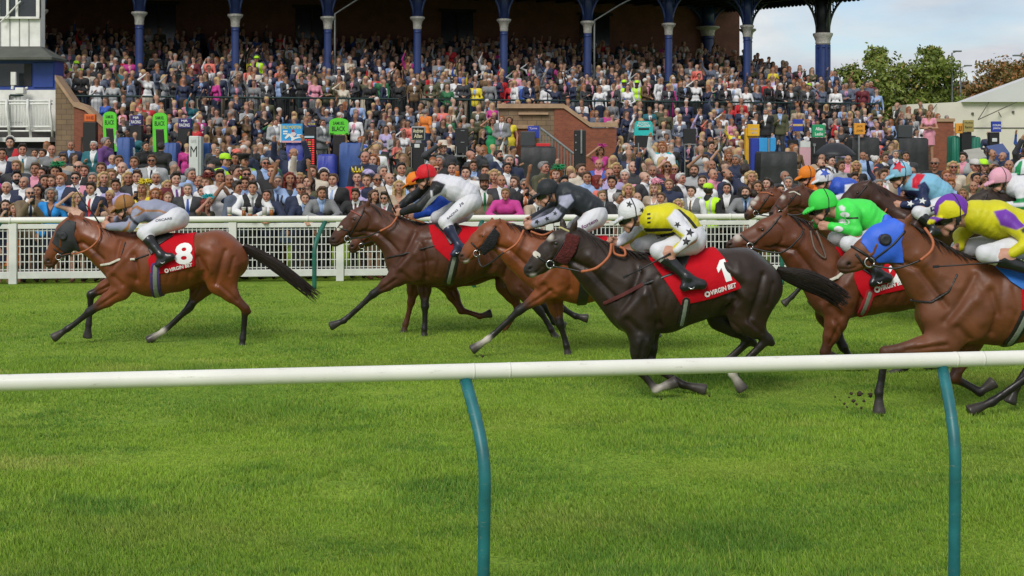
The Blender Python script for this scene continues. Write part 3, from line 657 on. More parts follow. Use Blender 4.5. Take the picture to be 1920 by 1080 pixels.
# ------------------------------------------------------------------ racehorses
CROP = {'A': (60, 300, 2.8414), 'B': (580, 280, 2.7), 'C': (860, 320, 2.3484), 'D': (1340, 290, 2.1172)}
COAT = mat('horse_coat', attr=True, rough=.50, noise=.20, nscale=5, detail=9, bump=.16, bscale=14, spec=.40)
HAIR = mat('horse_hair', attr=True, rough=.5, noise=.1, spec=.35)
EYE = mat('animal_eye', (.012, .008, .006), .08, noise=.02, spec=.7); LEATHER = mat('black_leather', (.014, .013, .013), .42, noise=.2, nscale=20, spec=.5)
TAN = mat('orange_rein_rubber', (.42, .12, .045), .6, noise=.15, nscale=25); STEEL = mat('steel', (.55, .55, .55), .25, metal=.95, noise=.05); WEB = mat('white_webbing', (.58, .55, .46), .8, noise=.12, nscale=25)
REDC = mat('red_number_cloth', (.50, .004, .012), .75, noise=.08, nscale=7, bump=.8, bscale=7, spec=.15); LETTER = mat('white_print', (.82, .82, .80), .6, noise=.02)
SHEEP_D = mat('black_sheepskin', (.014, .014, .016), .95, noise=.3, nscale=40, bump=1.0, bscale=60); SHEEP_R = mat('maroon_sheepskin', (.085, .012, .010), .95, noise=.3, nscale=40, bump=1.0, bscale=60)
HOODK = mat('black_hood', (.020, .021, .025), .6, noise=.15, nscale=15, bump=.15); HOODB = mat('blue_hood', (.028, .125, .68), .55, noise=.06, nscale=10, bump=.3, bscale=10)
BLUEPAD = mat('blue_pad', (.02, .16, .58), .65, noise=.06, nscale=10, bump=.3, bscale=12); PURPLEW = mat('purple_webbing', (.07, .035, .16), .8, noise=.2, nscale=25); GREENW = mat('grey_green_girth', (.22, .25, .20), .8, noise=.15, nscale=25)
def veined(m):
    t = m.node_tree; b = t.nodes['Principled BSDF']; N = t.nodes.new; K = t.links.new; old = b.inputs['Normal'].links[0].from_node; co = N('ShaderNodeTexCoord')
    nz_ = N('ShaderNodeTexNoise'); nz_.inputs['Scale'].default_value = 3; K(co.outputs['Object'], nz_.inputs['Vector']); ad = N('ShaderNodeMix'); ad.data_type = 'RGBA'; ad.blend_type = 'ADD'; ad.inputs[0].default_value = .35; K(co.outputs['Object'], ad.inputs[6]); K(nz_.outputs['Color'], ad.inputs[7])
    vo = N('ShaderNodeTexVoronoi'); vo.feature = 'DISTANCE_TO_EDGE'; vo.inputs['Scale'].default_value = 3.6; K(ad.outputs[2], vo.inputs['Vector']); mr = N('ShaderNodeMapRange'); mr.inputs['From Max'].default_value = .07; mr.inputs['To Min'].default_value = 1; mr.inputs['To Max'].default_value = 0; K(vo.outputs['Distance'], mr.inputs['Value'])
    bp = N('ShaderNodeBump'); bp.inputs['Strength'].default_value = .06; bp.inputs['Distance'].default_value = .02; K(mr.outputs[0], bp.inputs['Height']); K(old.outputs[0], bp.inputs['Normal']); K(bp.outputs[0], b.inputs['Normal'])
    n3 = N('ShaderNodeTexNoise'); n3.inputs['Scale'].default_value = 3.5; n3.inputs['Detail'].default_value = 8; K(co.outputs['Object'], n3.inputs['Vector']); r = N('ShaderNodeMapRange'); r.inputs['From Min'].default_value = .35; r.inputs['From Max'].default_value = .65; r.inputs['To Min'].default_value = .28; r.inputs['To Max'].default_value = .66; K(n3.outputs['Fac'], r.inputs['Value']); K(r.outputs[0], b.inputs['Roughness'])
veined(COAT)
def strands(paths, rad, cols):
    """paths (n,m,3): thin tapering locks of hair"""
    n, m, _ = paths.shape; tang = np.gradient(paths, axis=1); tang /= np.linalg.norm(tang, axis=2, keepdims=True)+1e-9
    ref = np.zeros_like(tang); ref[..., 1] = 1; a = np.cross(tang, ref); a /= np.linalg.norm(a, axis=2, keepdims=True)+1e-9; b = np.cross(tang, a)
    rad = np.broadcast_to(rad, (n, m))[..., None]; ring = []
    for k in range(3):
        t = 2*math.pi*k/3; ring.append(paths+rad*(a*math.cos(t)+b*math.sin(t)))
    V = np.stack(ring, 2).reshape(-1, 3); idx = np.arange(n*m*3).reshape(n, m, 3); Q = []
    for k in range(3): Q.append(np.stack([idx[:, :-1, k], idx[:, :-1, (k+1) % 3], idx[:, 1:, (k+1) % 3], idx[:, 1:, k]], -1).reshape(-1, 4))
    return V, np.concatenate(Q), np.repeat(cols, m*3, 0)
def normals(V, Q):
    n = np.cross(V[Q[:, 2]]-V[Q[:, 0]], V[Q[:, 3]]-V[Q[:, 1]]); N = np.zeros_like(V)
    for k in range(4):
        for d in range(3): N[:, d] += np.bincount(Q[:, k], n[:, d], len(V))
    return N/(np.linalg.norm(N, axis=1)[:, None]+1e-12)
class Figure:
    """maps traced outline points to metres round a root at depth Y"""
    def __init__(s, crop, Y, rootpx):
        s.ox, s.oy, s.sc = CROP[crop]; s.Y = Y; s.s = F/Y
        p = s.w(rootpx, 0); s.root = Vector((p[0], Y, 0)); s.org = np.array([p[0], Y, 0.0]); s.m = s.sc*s.s
    def w(s, xy, dy=0):
        px, py = xy[0]/s.sc+s.ox, xy[1]/s.sc+s.oy
        return np.array([(px-CX)/s.s, s.Y+dy, CH-(py-HY)/s.s])
    def __call__(s, xy, dy=0): return s.w(xy, dy)-s.org
    def r(s, px): return px/s.m
    def xz(s, pts): return [(q[0], q[2]) for q in (s(p) for p in pts)]
def shell(fld, sd, off, name, m, parent, f=2, ymax=None, ymin=None, smooth=1):
    """a close-fitting solid over part of a body: the body grown by `off`, cut to a side-view outline"""
    X = fld.ax[0]; Z = fld.ax[2]; g = sd(X[:, None], Z[None, :]); ok = g < .03
    if not ok.any(): return None
    i = np.where(ok.any(1))[0]; k = np.where(ok.any(0))[0]; i0, i1 = max(i[0]-1, 0), min(i[-1]+2, len(X)); k0, k1 = max(k[0]-1, 0), min(k[-1]+2, len(Z))
    D = upsample(fld.D[i0:i1, :, k0:k1]-off, f); h = fld.h/f; lo = fld.lo+np.array([i0, 0, k0])*fld.h
    xs = lo[0]+h*np.arange(D.shape[0]); zs = lo[2]+h*np.arange(D.shape[2]); ysv = lo[1]+h*np.arange(D.shape[1])
    D = np.maximum(D, sd(xs[:, None], zs[None, :])[:, None, :].astype(np.float32))
    if ymax is not None: D = np.maximum(D, (ysv-ymax)[None, :, None])
    if ymin is not None: D = np.maximum(D, (ymin-ysv)[None, :, None])
    D[0] = D[-1] = 9; D[:, :, 0] = D[:, :, -1] = 9
    V, Q = nets(D, lo, h)
    if not len(V): return None
    V = relax(V, Q, smooth, .5)
    return link(name, mesh_np(name, V, [Q], m), parent)
def on_surface(samp, pts, n=6, off=-.004):
    out = []
    for (x0, z0), (x1, z1) in zip(pts[:-1], pts[1:]):
        for t in range(n):
            u = t/n; x, z = x0+(x1-x0)*u, z0+(z1-z0)*u; y = samp(x, z)
            if y is not None: out.append((x, y+off, z))
    x, z = pts[-1]; y = samp(x, z)
    if y is not None: out.append((x, y+off, z))
    return out
def strap(fld, pts, r, name, m, parent, both=True, flat=.5):
    for far in ((False, True) if both else (False,)):
        a = on_surface(fld.sampler(far), pts, off=.004 if far else -.004)
        if len(a) > 1: MB().tube(a, r, 6).build(name, m, parent, True)
def text_mesh(body, bold=.02, shear=0, space=1.0):
    c = bpy.data.curves.new('lettering', 'FONT'); c.body = body; c.size = 1; c.align_x = 'CENTER'; c.align_y = 'CENTER'; c.offset = bold; c.shear = shear; c.space_character = space; c.resolution_u = 3
    o = bpy.data.objects.new('lettering_tmp', c); COL.objects.link(o); dg = bpy.context.evaluated_depsgraph_get(); me = bpy.data.meshes.new_from_object(o.evaluated_get(dg))
    bpy.data.objects.remove(o); bpy.data.curves.remove(c)
    V = [tuple(v.co) for v in me.vertices]; Fc = [tuple(p.vertices) for p in me.polygons]; bpy.data.meshes.remove(me)
    xs_ = [v[0] for v in V]; ys_ = [v[1] for v in V]; w = max(xs_)-min(xs_); h = max(ys_)-min(ys_); cx = (max(xs_)+min(xs_))/2; cy = (max(ys_)+min(ys_))/2
    return [((v[0]-cx)/w, (v[1]-cy)/h) for v in V], Fc, w/h
def subdiv_faces(V2, Fc, size):
    """split flat print so that it can follow a curved surface"""
    import bmesh
    bm = bmesh.new(); vs_ = [bm.verts.new((x, y, 0)) for x, y in V2]
    for f in Fc:
        try: bm.faces.new([vs_[i] for i in f])
        except ValueError: pass
    bmesh.ops.triangulate(bm, faces=bm.faces[:])
    for _ in range(4):
        ed = [e for e in bm.edges if e.calc_length() > size]
        if not ed: break
        bmesh.ops.subdivide_edges(bm, edges=ed, cuts=1); bmesh.ops.triangulate(bm, faces=[f for f in bm.faces if len(f.verts) > 3])
    bm.verts.index_update(); V = [(v.co.x, v.co.y) for v in bm.verts]; FF = [tuple(v.index for v in f.verts) for f in bm.faces]; bm.free(); return V, FF
def decal(samp, V2, Fc, name, m, parent, off=.005, size=.02, thick=.003):
    """printed mark laid on the near surface; V2 already in (x,z) metres"""
    V2, Fc = subdiv_faces(V2, Fc, size); v = []
    for x, z in V2:
        y = samp(x, z); v.append((x, y if y is not None else 9, z))
    ok = [q[1] for q in v if q[1] < 8]
    if len(ok) < .6*len(v): return None
    my = sum(ok)/len(ok); v = [(x, y if y < 8 else my, z) for x, y, z in v]; good = Fc
    if not good: return None
    n = len(v); MBx = MB(); vv = [(x, y-off, z) for x, y, z in v]
    me = mesh_np(name, np.array(vv), [np.array(good)], m); return link(name, me, parent)
def star2(cx, cz, r, n=5, rot=0, inner=.42):
    p = [(cx, cz)]+[(cx+(r if i % 2 == 0 else r*inner)*math.sin(rot+math.pi*i/n), cz+(r if i % 2 == 0 else r*inner)*math.cos(rot+math.pi*i/n)) for i in range(2*n)]
    return p, [(0, 1+i, 1+(i+1) % (2*n)) for i in range(2*n)]
def place_text(body, c, w, h, ang, bold=.02, shear=0):
    V, Fc, ar = text_mesh(body, bold, shear); ca, sa = math.cos(ang), math.sin(ang)
    return [(c[0]+x*w*ca-y*h*sa, c[1]+x*w*sa+y*h*ca) for x, y in V], Fc
def one_glyph(c, w, h, ang):
    q = [(-.5, .22), (.02, .5), (.5, .5), (.5, -.5), (-.08, -.5), (-.08, .17), (-.5, .0)]; ca, sa = math.cos(ang), math.sin(ang)
    return [(c[0]+x*w*ca-y*h*sa, c[1]+x*w*sa+y*h*ca) for x, y in q], [(0, 1, 5, 6), (1, 2, 3, 4, 5)]
HW = dict(head=[.052, .058, .073, .098, .088], neck=[.092, .115, .15], trunk=[.205, .265, .285, .255, .255, .19])
def horse(name, crop, s, head, neck, trunk, legs, ears, crest, tail, eye, nostril, coat, label, black=(.012, .010, .009), dark=None, white=None, root=(0, 0), paints=(), h=.0115, extra=(), mane_len=.20, bind=0):
    g = Figure(crop, F/s, root if root != (0, 0) else (trunk[1][0], 0)); pr = []; dark = dark or tuple(c*.45 for c in coat)
    pal = [coat, black, (.050, .042, .036), (.55, .50, .43), tuple(c*.35+.012 for c in coat), dark, (.42, .42, .42)]
    ch = [(*c, HW['head'][i]) for i, c in enumerate(head)]+[(*c, HW['neck'][min(i, 2)]) for i, c in enumerate(neck)]+[(*c, HW['trunk'][i]) for i, c in enumerate(trunk)]
    nh = len(head)
    for i in range(len(ch)-1):
        a, b = ch[i], ch[i+1]; ra, rb = g.r(a[2]), g.r(b[2])
        pr.append(prim(g(a), g(b), ra, rb, a[3]/ra, b[3]/rb, k=.018 if i < nh-1 else .05, c=4 if i == 0 else 0, cb=0))
    # lower jaw, cheek plate, brow bone, lips
    mz, ns, md, ckk, pl = head
    jaw = lambda c, f: (c[0]+c[2]*f[0], c[1]+c[2]*f[1])
    pr.append(prim(g(jaw(ckk, (.22, .42))), g(jaw(md, (.35, .62))), g.r(ckk[2])*.50, g.r(md[2])*.34, .095/(g.r(ckk[2])*.55), 1.0, k=.03))
    for sd in (-1, 1):
        pr.append(prim(g(eye, sd*.078)+np.array([0, 0, .022]), g(eye, sd*.078)+np.array([-.035, 0, .018]), .020, .014, .8, k=.02))
        pr.append(prim(g(nostril, sd*.040), g(nostril, sd*.043)+np.array([.012, 0, .006]), .017, .012, 1, k=.012, sub=True))
        pr.append(prim(g(nostril, sd*.036)+np.array([-.012, 0, .012]), g(nostril, sd*.040)+np.array([.014, 0, .022]), .018, .013, .8, k=.015, c=4))
    for ti, (bx, by, tx, ty) in enumerate(ears):
        sd = -1 if ti == 0 else 1; b = g((bx, by), sd*.055); t = g((tx, ty), sd*.075); md_ = b*.55+t*.45
        pr.append(prim(b, md_, .034, .030, .55, k=.02)); pr.append(prim(md_, t, .030, .004, .5, k=.01, cb=5))
    # big muscles
    sh, gi, ba, lo_, cr_, bu = trunk
    for sd in (-1, 1):
        pr.append(prim(g((sh[0]+sh[2]*.32, sh[1]-sh[2]*.55), sd*.11), g((sh[0]-sh[2]*.30, sh[1]+sh[2]*.45), sd*.15), .10, .115, .65, k=.06))
        pr.append(prim(g((gi[0]-gi[2]*.15, gi[1]-gi[2]*.15), sd*.17), g((sh[0]+sh[2]*.10, sh[1]+sh[2]*.62), sd*.16), .10, .095, .6, k=.06))
        pr.append(prim(g((cr_[0]-cr_[2]*.1, cr_[1]-cr_[2]*.35), sd*.13), g((bu[0]-bu[2]*.1, bu[1]+bu[2]*.2), sd*.13), .16, .14, .75, k=.08))
    for kind, sd, j, cols in legs:
        cU, cK, cL, cP = cols; y = sd*(.125 if kind == 'F' else .135); ls = 1 if 'F' == kind else 1
        J = [g(p, y*(1 if i == 0 else .8)) for i, p in enumerate(j)]
        if kind == 'F':
            e, kn, fe, ho = J; up = g((sh[0]-sh[2]*.12, sh[1]+sh[2]*.40), y)
            pr.append(prim(up, e, .145, .105, .70, .75, k=.08, c=0, cb=cU))
            m1 = e+(kn-e)*.45; m2 = e+(kn-e)*.88
            pr += [prim(e, m1, .100, .078, .75, .8, k=.05, c=cU), prim(m1, m2, .078, .044, .8, .95, k=.03, c=cU, cb=cK), prim(m2, kn, .045, .048, .95, k=.02, c=cK)]
            c1 = kn+(fe-kn)*.25; c2 = kn+(fe-kn)*.85
            n2 = np.array([-(fe-kn)[2], 0, (fe-kn)[0]]); n2 = n2/np.linalg.norm(n2); n2 = n2*(1 if n2[0] > 0 else -1)
            pr += [prim(kn, c1, .047, .032, .9, k=.02, c=cK, cb=cL), prim(c1, c2, .030, .029, .8, k=.015, c=cL), prim(c1+n2*.020, c2+n2*.020, .016, .018, .8, k=.015, c=cL), prim(c2, fe, .030, .038, .9, k=.015, c=cL, cb=cP)]
        else:
            st, hk, fe, ho = J; hip = g((cr_[0]+cr_[2]*.25, cr_[1]+cr_[2]*.05), y*.9)
            pr.append(prim(hip, st, .20, .135, .6, .62, k=.09, cb=cU)); bt = g((bu[0]+bu[2]*.05, bu[1]+bu[2]*.45), y*.8); m1 = st+(hk-st)*.45
            pr.append(prim(bt, m1, .115, .075, .65, .7, k=.08, cb=cU))
            m2 = st+(hk-st)*.88
            pr += [prim(st, m1, .120, .082, .65, .75, k=.05, c=cU), prim(m1, m2, .080, .048, .75, .85, k=.03, c=cU, cb=cK)]
            d = (hk-m1)/np.linalg.norm(hk-m1); n2 = np.array([-(fe-hk)[2], 0, (fe-hk)[0]]); n2 /= np.linalg.norm(n2); bk = d*1.0
            pr += [prim(m2, hk, .046, .047, .85, k=.02, c=cK), prim(hk, hk+d*.055, .036, .026, .8, k=.02, c=cK), prim(m1+(hk-m1)*.45+n2*.0, hk+d*.05, .030, .026, .7, k=.03, c=cK)]
            c1 = hk+(fe-hk)*.2; c2 = hk+(fe-hk)*.86; n3 = n2*(1 if np.dot(n2, d) > 0 else -1)
            pr += [prim(hk, c1, .046, .036, .9, k=.02, c=cK, cb=cL), prim(c1, c2, .033, .030, .85, k=.015, c=cL), prim(c1+n3*.020, c2+n3*.020, .017, .018, .8, k=.015, c=cL), prim(c2, fe, .031, .040, .9, k=.015, c=cL, cb=cP)]
        v = ho-fe; Ln = np.linalg.norm(v); v = v/Ln; Ln = max(Ln, .13); p1 = fe+v*(Ln*.52); p2 = fe+v*Ln
        pr += [prim(fe, p1, .036, .033, .95, k=.015, c=cP), prim(p1, p2, .040, .054, .95, 1.0, k=.008, c=2), prim(p2+v*.008, p2+v*.016, .055, .057, 1.0, k=.004, c=2)]
        for hp_ in pr[-2:]: hp_['clip'] = (p2+v*.022, v)
    pr += list(extra(g) if callable(extra) else extra)
    fld = Field(pr, h)
    V, Q = nets(fld.D, fld.lo, h); V = relax(V, Q, 2, .5); C = colours(V, pr, pal, .016)
    N_ = normals(V, Q); lp = lambda c, a, b: g((c[0]+a*c[2], c[1]+b*c[2]))[[0, 2]]
    feats = [([lp(ckk, .3, .75), lp(neck[0], -.05, .45), lp(neck[1], -.1, .45), lp(neck[2], -.25, .40)], .026, -.013), ([lp(neck[0], 0, -.1), lp(neck[1], 0, -.1), lp(neck[2], .1, -.15)], .05, .008),
             ([lp(neck[2], .55, -.45), lp(sh, -.30, .0), lp(sh, -.62, .42)], .030, -.012), ([lp(sh, .45, -.55), lp(sh, .0, -.05), lp(sh, -.45, .42)], .045, .009),
             ([lp(gi, -.42, -.35), lp(gi, -.30, .15), lp(sh, .48, .70)], .030, -.014), ([lp(sh, .15, -.05), lp(sh, .22, .40)], .05, .010), ([lp(sh, -.35, .55), lp(sh, -.05, .85)], .03, -.011),
             ([lp(lo_, .25, -.1), lp(lo_, .55, .45), lp(cr_, -.62, .95)], .035, -.016), ([lp(bu, .05, -.55), lp(bu, -.15, .2), lp(bu, -.42, 1.05)], .028, -.012), ([lp(bu, .45, -.2), lp(bu, .25, .6)], .022, -.007),
             ([lp(cr_, -.45, -.45), lp(cr_, .05, -.15)], .06, .010), ([lp(cr_, .0, .2), lp(cr_, -.25, .8)], .06, .010), ([lp(ckk, math.cos(a)*.78, math.sin(a)*.78) for a in np.linspace(-1.1, 1.9, 9)], .013, -.007),
             ([lp(ckk, -.45, .0), lp(md, .2, .02), lp(ns, .4, .05)], .014, .005), ([lp(md, .1, .35), lp(ns, .2, .3)], .016, -.005), ([lp(mz, -.75, .35), lp(mz, .4, .40), lp(ns, .0, .55)], .008, -.006)]
    feats += [([lp(ba, -.75+.34*i, -.45), lp(ba, -.66+.34*i, .1), lp(ba, -.80+.34*i, .62)], .018, -.0035) for i in range(6)]
    rs_ = np.random.default_rng(int(s)+len(name))
    for _ in range(14): p = lp(trunk[rs_.integers(0, 6)], *rs_.uniform(-.8, .8, 2)); q = p+rs_.normal(0, .09, 2); feats.append(([p, q], .028, rs_.uniform(-.006, .007)))
    for kind, sd, j, cols in legs:
        jj = [g(p)[[0, 2]] for p in j]; e, kn = jj[0], jj[1]; ax = (kn-e); pn = np.array([-ax[1], ax[0]])/np.linalg.norm(ax)
        feats.append(([e+ax*.08+pn*.012, e+ax*.7+pn*.006], .016, -.006)); feats.append(([e+ax*.1-pn*.03, e+ax*.5-pn*.02], .022, .005))
    tot_d = np.zeros(len(V))
    for pts, w, dpt in feats: d = line_sd([tuple(p) for p in pts], V[:, 0], V[:, 2]); tot_d += 2.1*dpt*np.exp(-(d/w)**2)
    side_w = np.clip(np.abs(N_[:, 1])*1.25, 0, 1); V = V+N_*(tot_d*side_w)[:, None]; V = relax(V, Q, 1, .35)
    # markings that belong to the coat: shade along the back, white blazes, dark noses
    for (x, y, r, ci, a) in list(paints)+[(nostril[0], nostril[1], .020*g.m, 1, .9)]:
        p = g((x, y)); d = np.hypot(V[:, 0]-p[0], V[:, 2]-p[2]); w = (a*np.clip(1.5-d/g.r(r), 0, 1))[:, None]; C = C*(1-w)+np.array(pal[ci])*w
    me = mesh_np('racehorse', V, [Q], COAT, C); o = link('racehorse', me); o.location = g.root; tag(o, label, 'horse', 'racehorses galloping past the stand')
    # eyes
    for far in (False, True):
        sm = fld.sampler(far); x, _, z = g(eye); y = sm(x, z)
        if y is None: continue
        e = MB().lathe((x, y+(.010 if not far else -.010), z-.019), [(.019*math.sin(math.pi*i/8), .019-.019*math.cos(math.pi*i/8)) for i in range(1, 8)], 12).build('eye', EYE, o, True)
    # mane
    cp = [g(p) for p in crest]; rng = np.random.default_rng(len(name)*7+int(s)); n = 210; u = rng.random(n)*(len(cp)-1)*.999; i = u.astype(int); t = (u-i)[:, None]; cpA = np.array(cp)
    rootp = cpA[i]*(1-t)+cpA[i+1]*t; rootp[:, 1] += rng.normal(0, .018, n); rootp[:, 2] -= .012; L_ = mane_len*rng.uniform(.55, 1.15, n)[:, None]
    tg = cpA[i+1]-cpA[i]; tg /= np.linalg.norm(tg, axis=1)[:, None]; sidey = np.where(rng.random(n) < .7, -1, 1)[:, None]*rng.uniform(.1, .8, n)[:, None]
    d1 = tg*.75+np.array([0, 0, 1])*rng.uniform(.05, .38, n)[:, None]; d1[:, 1:2] += sidey*.35; tt = np.linspace(0, 1, 6)[None, :, None]
    path = rootp[:, None]+d1[:, None]*(L_[:, None]*tt)+np.array([0, 0, -1])*(L_[:, None]*.55*tt**2); path[..., 1] += (sidey*.06)[:, None, 0]*tt[..., 0]
    V2, Q2, C2 = strands(path, np.linspace(.0085, .002, 6)[None, :], np.array(black)*rng.uniform(.7, 1.6, (n, 1))+np.array(coat)*.05)
    link('mane', mesh_np('mane', V2, [Q2], HAIR, C2), o)
    # tail: locks fanning out along the dock line
    if tail:
        tp = np.array([g(p) for p in tail['pts']]); m = 12; n = 330; s_ = np.linspace(0, len(tp)-1.001, m); ii = s_.astype(int); ft = (s_-ii)[:, None]; c = tp[ii]*(1-ft)+tp[ii+1]*ft
        for _ in range(2): c[1:-1] = (c[:-2]+c[1:-1]*2+c[2:])/4
        wd = np.interp(np.linspace(0, 1, m), [0, .15, .5, 1], [.03, .05, tail.get('w', .09), tail.get('w', .09)*.75])
        off = rng.normal(0, 1, (n, 2)); off /= np.maximum(1, np.linalg.norm(off, axis=1))[:, None]; end = rng.uniform(.62, 1.05, n)
        nrm = np.gradient(c, axis=0); nrm = np.stack([-nrm[:, 2], np.zeros(m), nrm[:, 0]], 1); nrm /= np.linalg.norm(nrm, axis=1)[:, None]
        tq = np.linspace(0, 1, m)[None]*end[:, None]; f = tq*(m-1); i0 = np.minimum(f.astype(int), m-2); fr = (f-i0)[..., None]
        base = c[i0]*(1-fr)+c[i0+1]*fr; nn = nrm[i0]; ww = np.interp(tq, np.linspace(0, 1, m), wd)
        wob = np.sin(tq*rng.uniform(3, 9, (n, 1))+rng.uniform(0, 6, (n, 1)))*.02*tq
        path = base+nn*(ww*off[:, :1]+wob)[..., None]; path[..., 1] += ww*off[:, 1:]*.8
        V2, Q2, C2 = strands(path, (np.linspace(.010, .0025, m)[None, :]), np.array(black)*rng.uniform(.7, 1.7, (n, 1))+np.array(coat)*.04); link('tail', mesh_np('tail', V2, [Q2], HAIR, C2), o)
    return dict(g=g, f=fld, o=o, near=fld.sampler())
def tack(H, cloth=None, num=None, word=None, girth=None, breast=None, bridle=(), reins=(), pad=None, hood=None, cheek=None, noseband=None, girthm=None, breastm=None, saddle=None, browm=None):
    g, f, o = H['g'], H['f'], H['o']; xz = g.xz
    if cloth:
        sd = lambda X, Z: poly_sd(xz(cloth), X, Z)-.012
        cl = shell(f, sd, .013, 'number_cloth', REDC, o); cs = H['near']
        ps = lambda x, z: (lambda y: None if y is None else y-.013)(cs(x, z))
        if num:
            body, c, hh, ang, ar = num; p = g(c); V2, Fc = one_glyph((p[0], p[2]), g.r(hh)*ar, g.r(hh), ang) if body == '1' else place_text(body, (p[0], p[2]), g.r(hh)*ar, g.r(hh), ang, .035); decal(ps, V2, Fc, 'number', LETTER, cl)
        if word:
            (x0, y0), (x1, y1), hh = word; a, b = g((x0, y0)), g((x1, y1)); w = math.hypot(b[0]-a[0], b[2]-a[2]); ang = math.atan2(b[2]-a[2], b[0]-a[0]); hh = g.r(hh)
            c = ((a[0]+b[0])/2+.085*w*math.cos(ang), (a[2]+b[2])/2+.085*w*math.sin(ang)); V2, Fc = place_text('VIRGIN BET', c, w*.82, hh, ang, .03, .15); decal(ps, V2, Fc, 'lettering', LETTER, cl, size=.015)
            cx_, cz_ = a[0]+hh*.5*math.cos(ang), a[2]+hh*.5*math.sin(ang); ring = [(cx_+math.cos(t)*hh*q*.62, cz_+math.sin(t)*hh*q*.62) for q in (.45, 1) for t in [2*math.pi*i/14 for i in range(14)]]
            decal(ps, ring, [(i, (i+1) % 14, 14+(i+1) % 14, 14+i) for i in range(14)], 'emblem', LETTER, cl)
    if pad: shell(f, lambda X, Z: poly_sd(xz(pad[0]), X, Z)-.01, .022, 'saddle_pad', pad[1], o)
    if saddle: shell(f, lambda X, Z: poly_sd(xz(saddle), X, Z)-.012, .030, 'saddle', LEATHER, o)
    if girth: shell(f, lambda X, Z: line_sd(xz(girth[0]), X, Z)-girth[1], .014, 'girth', girthm or LEATHER, o)
    if girth and len(girth) > 2: shell(f, lambda X, Z: line_sd(xz(girth[0]), X, Z)-girth[1]*.45, .018, 'girth_stripe', girth[2], o)
    for pts, w, m_ in (breast or ()): shell(f, lambda X, Z: line_sd(xz(pts), X, Z)-w, .017, 'breast_strap', m_, o)
    if hood:
        poly, m_, cup = hood
        hd = shell(f, lambda X, Z: np.maximum(poly_sd(xz(poly), X, Z)-.006, .045-np.hypot(X-g(cup)[0], Z-g(cup)[2]) if m_ is HOODB else -9), .010, 'hood', m_, o)
        x, _, z = g(cup)
        for far in (False, True):
            y = f.sampler(far)(x, z); sg = 1 if far else -1
            MB().lathe((x+.012, y-sg*.006, z), [(.050, 0), (.052, .012), (.044, .030), (.030, .036), (.024, .034)], 18, (.0, sg, 0)).build('eye_cup', HOODK, hd, True)
    if cheek: shell(f, lambda X, Z: poly_sd(xz(cheek[0]), X, Z)-.012, .030, 'cheek_piece', cheek[1], o, ymax=None)
    for pts, r_ in bridle: strap(f, xz(pts), r_, 'bridle', LEATHER, o)
    if browm: strap(f, xz(browm[0]), .010, 'browband', browm[1], o)
    if noseband: shell(f, lambda X, Z: line_sd(xz(noseband[0]), X, Z)-noseband[1], .012, 'noseband', noseband[2], o)
    for pts, r_, m_ in reins:
        P_ = [Vector(g(p[:2], p[2])) for p in pts]; Pc = []
        for i in range(len(P_)-1):
            a = P_[max(i-1, 0)]; b, c_ = P_[i], P_[i+1]; d = P_[min(i+2, len(P_)-1)]
            for k in range(6):
                t = k/6; Pc.append(.5*((2*b)+(c_-a)*t+(2*a-5*b+4*c_-d)*t*t+(3*b-a-3*c_+d)*t**3))
        Pc.append(P_[-1]); MB().tube(Pc, r_, 7).build('rein', m_, o, True)
def bit_ring(H, c, r=.034):
    g, f, o = H['g'], H['f'], H['o']; x, _, z = g(c)
    for far in (False, True):
        y = f.sampler(far)(x, z)
        if y is None: continue
        y += .012 if far else -.012; MB().tube([(x+r*math.cos(t), y, z+r*math.sin(t)) for t in [2*math.pi*i/14 for i in range(15)]], .0065, 6).build('bit_ring', STEEL, o, True)
K1, K0 = (0, 1, 1, 1), (0, 0, 0, 0)
BAY = (.175, .047, .014); DBAY = (.078, .025, .011); RED = (.215, .058, .016); BLK = (.027, .0150, .0095); MID = (.120, .036, .013)
# leader
A_ = horse('leader', 'A', 165,
    [(96, 540, 36), (116, 503, 44), (152, 452, 60), (196, 398, 76), (232, 378, 80)], [(285, 402, 84), (345, 430, 96), (425, 480, 116)],
    [(515, 530, 147), (640, 557, 166), (765, 548, 150), (880, 522, 126), (985, 512, 134), (1046, 535, 108)],
    [('F', -1, [(490, 690), (318, 805), (205, 893), (135, 938)], (0, 1, 1, 1)), ('F', 1, [(430, 655), (300, 722), (288, 880), (282, 945)], (0, 1, 1, 1)),
     ('H', -1, [(1010, 650), (1145, 785), (1132, 945), (1128, 985)], (0, 5, 1, 1)), ('H', 1, [(905, 655), (828, 790), (690, 918), (612, 965)], (5, 1, 1, 3))],
    [(222, 318, 208, 268), (250, 312, 275, 272)], [(240, 305), (300, 318), (370, 345), (450, 372), (545, 382)], dict(pts=[(1125, 462), (1190, 495), (1300, 560), (1390, 632), (1505, 722)], w=.062),
    (172, 402), (92, 532), BAY, 'leading bay racehorse in a black eye hood wearing number eight on a red cloth')
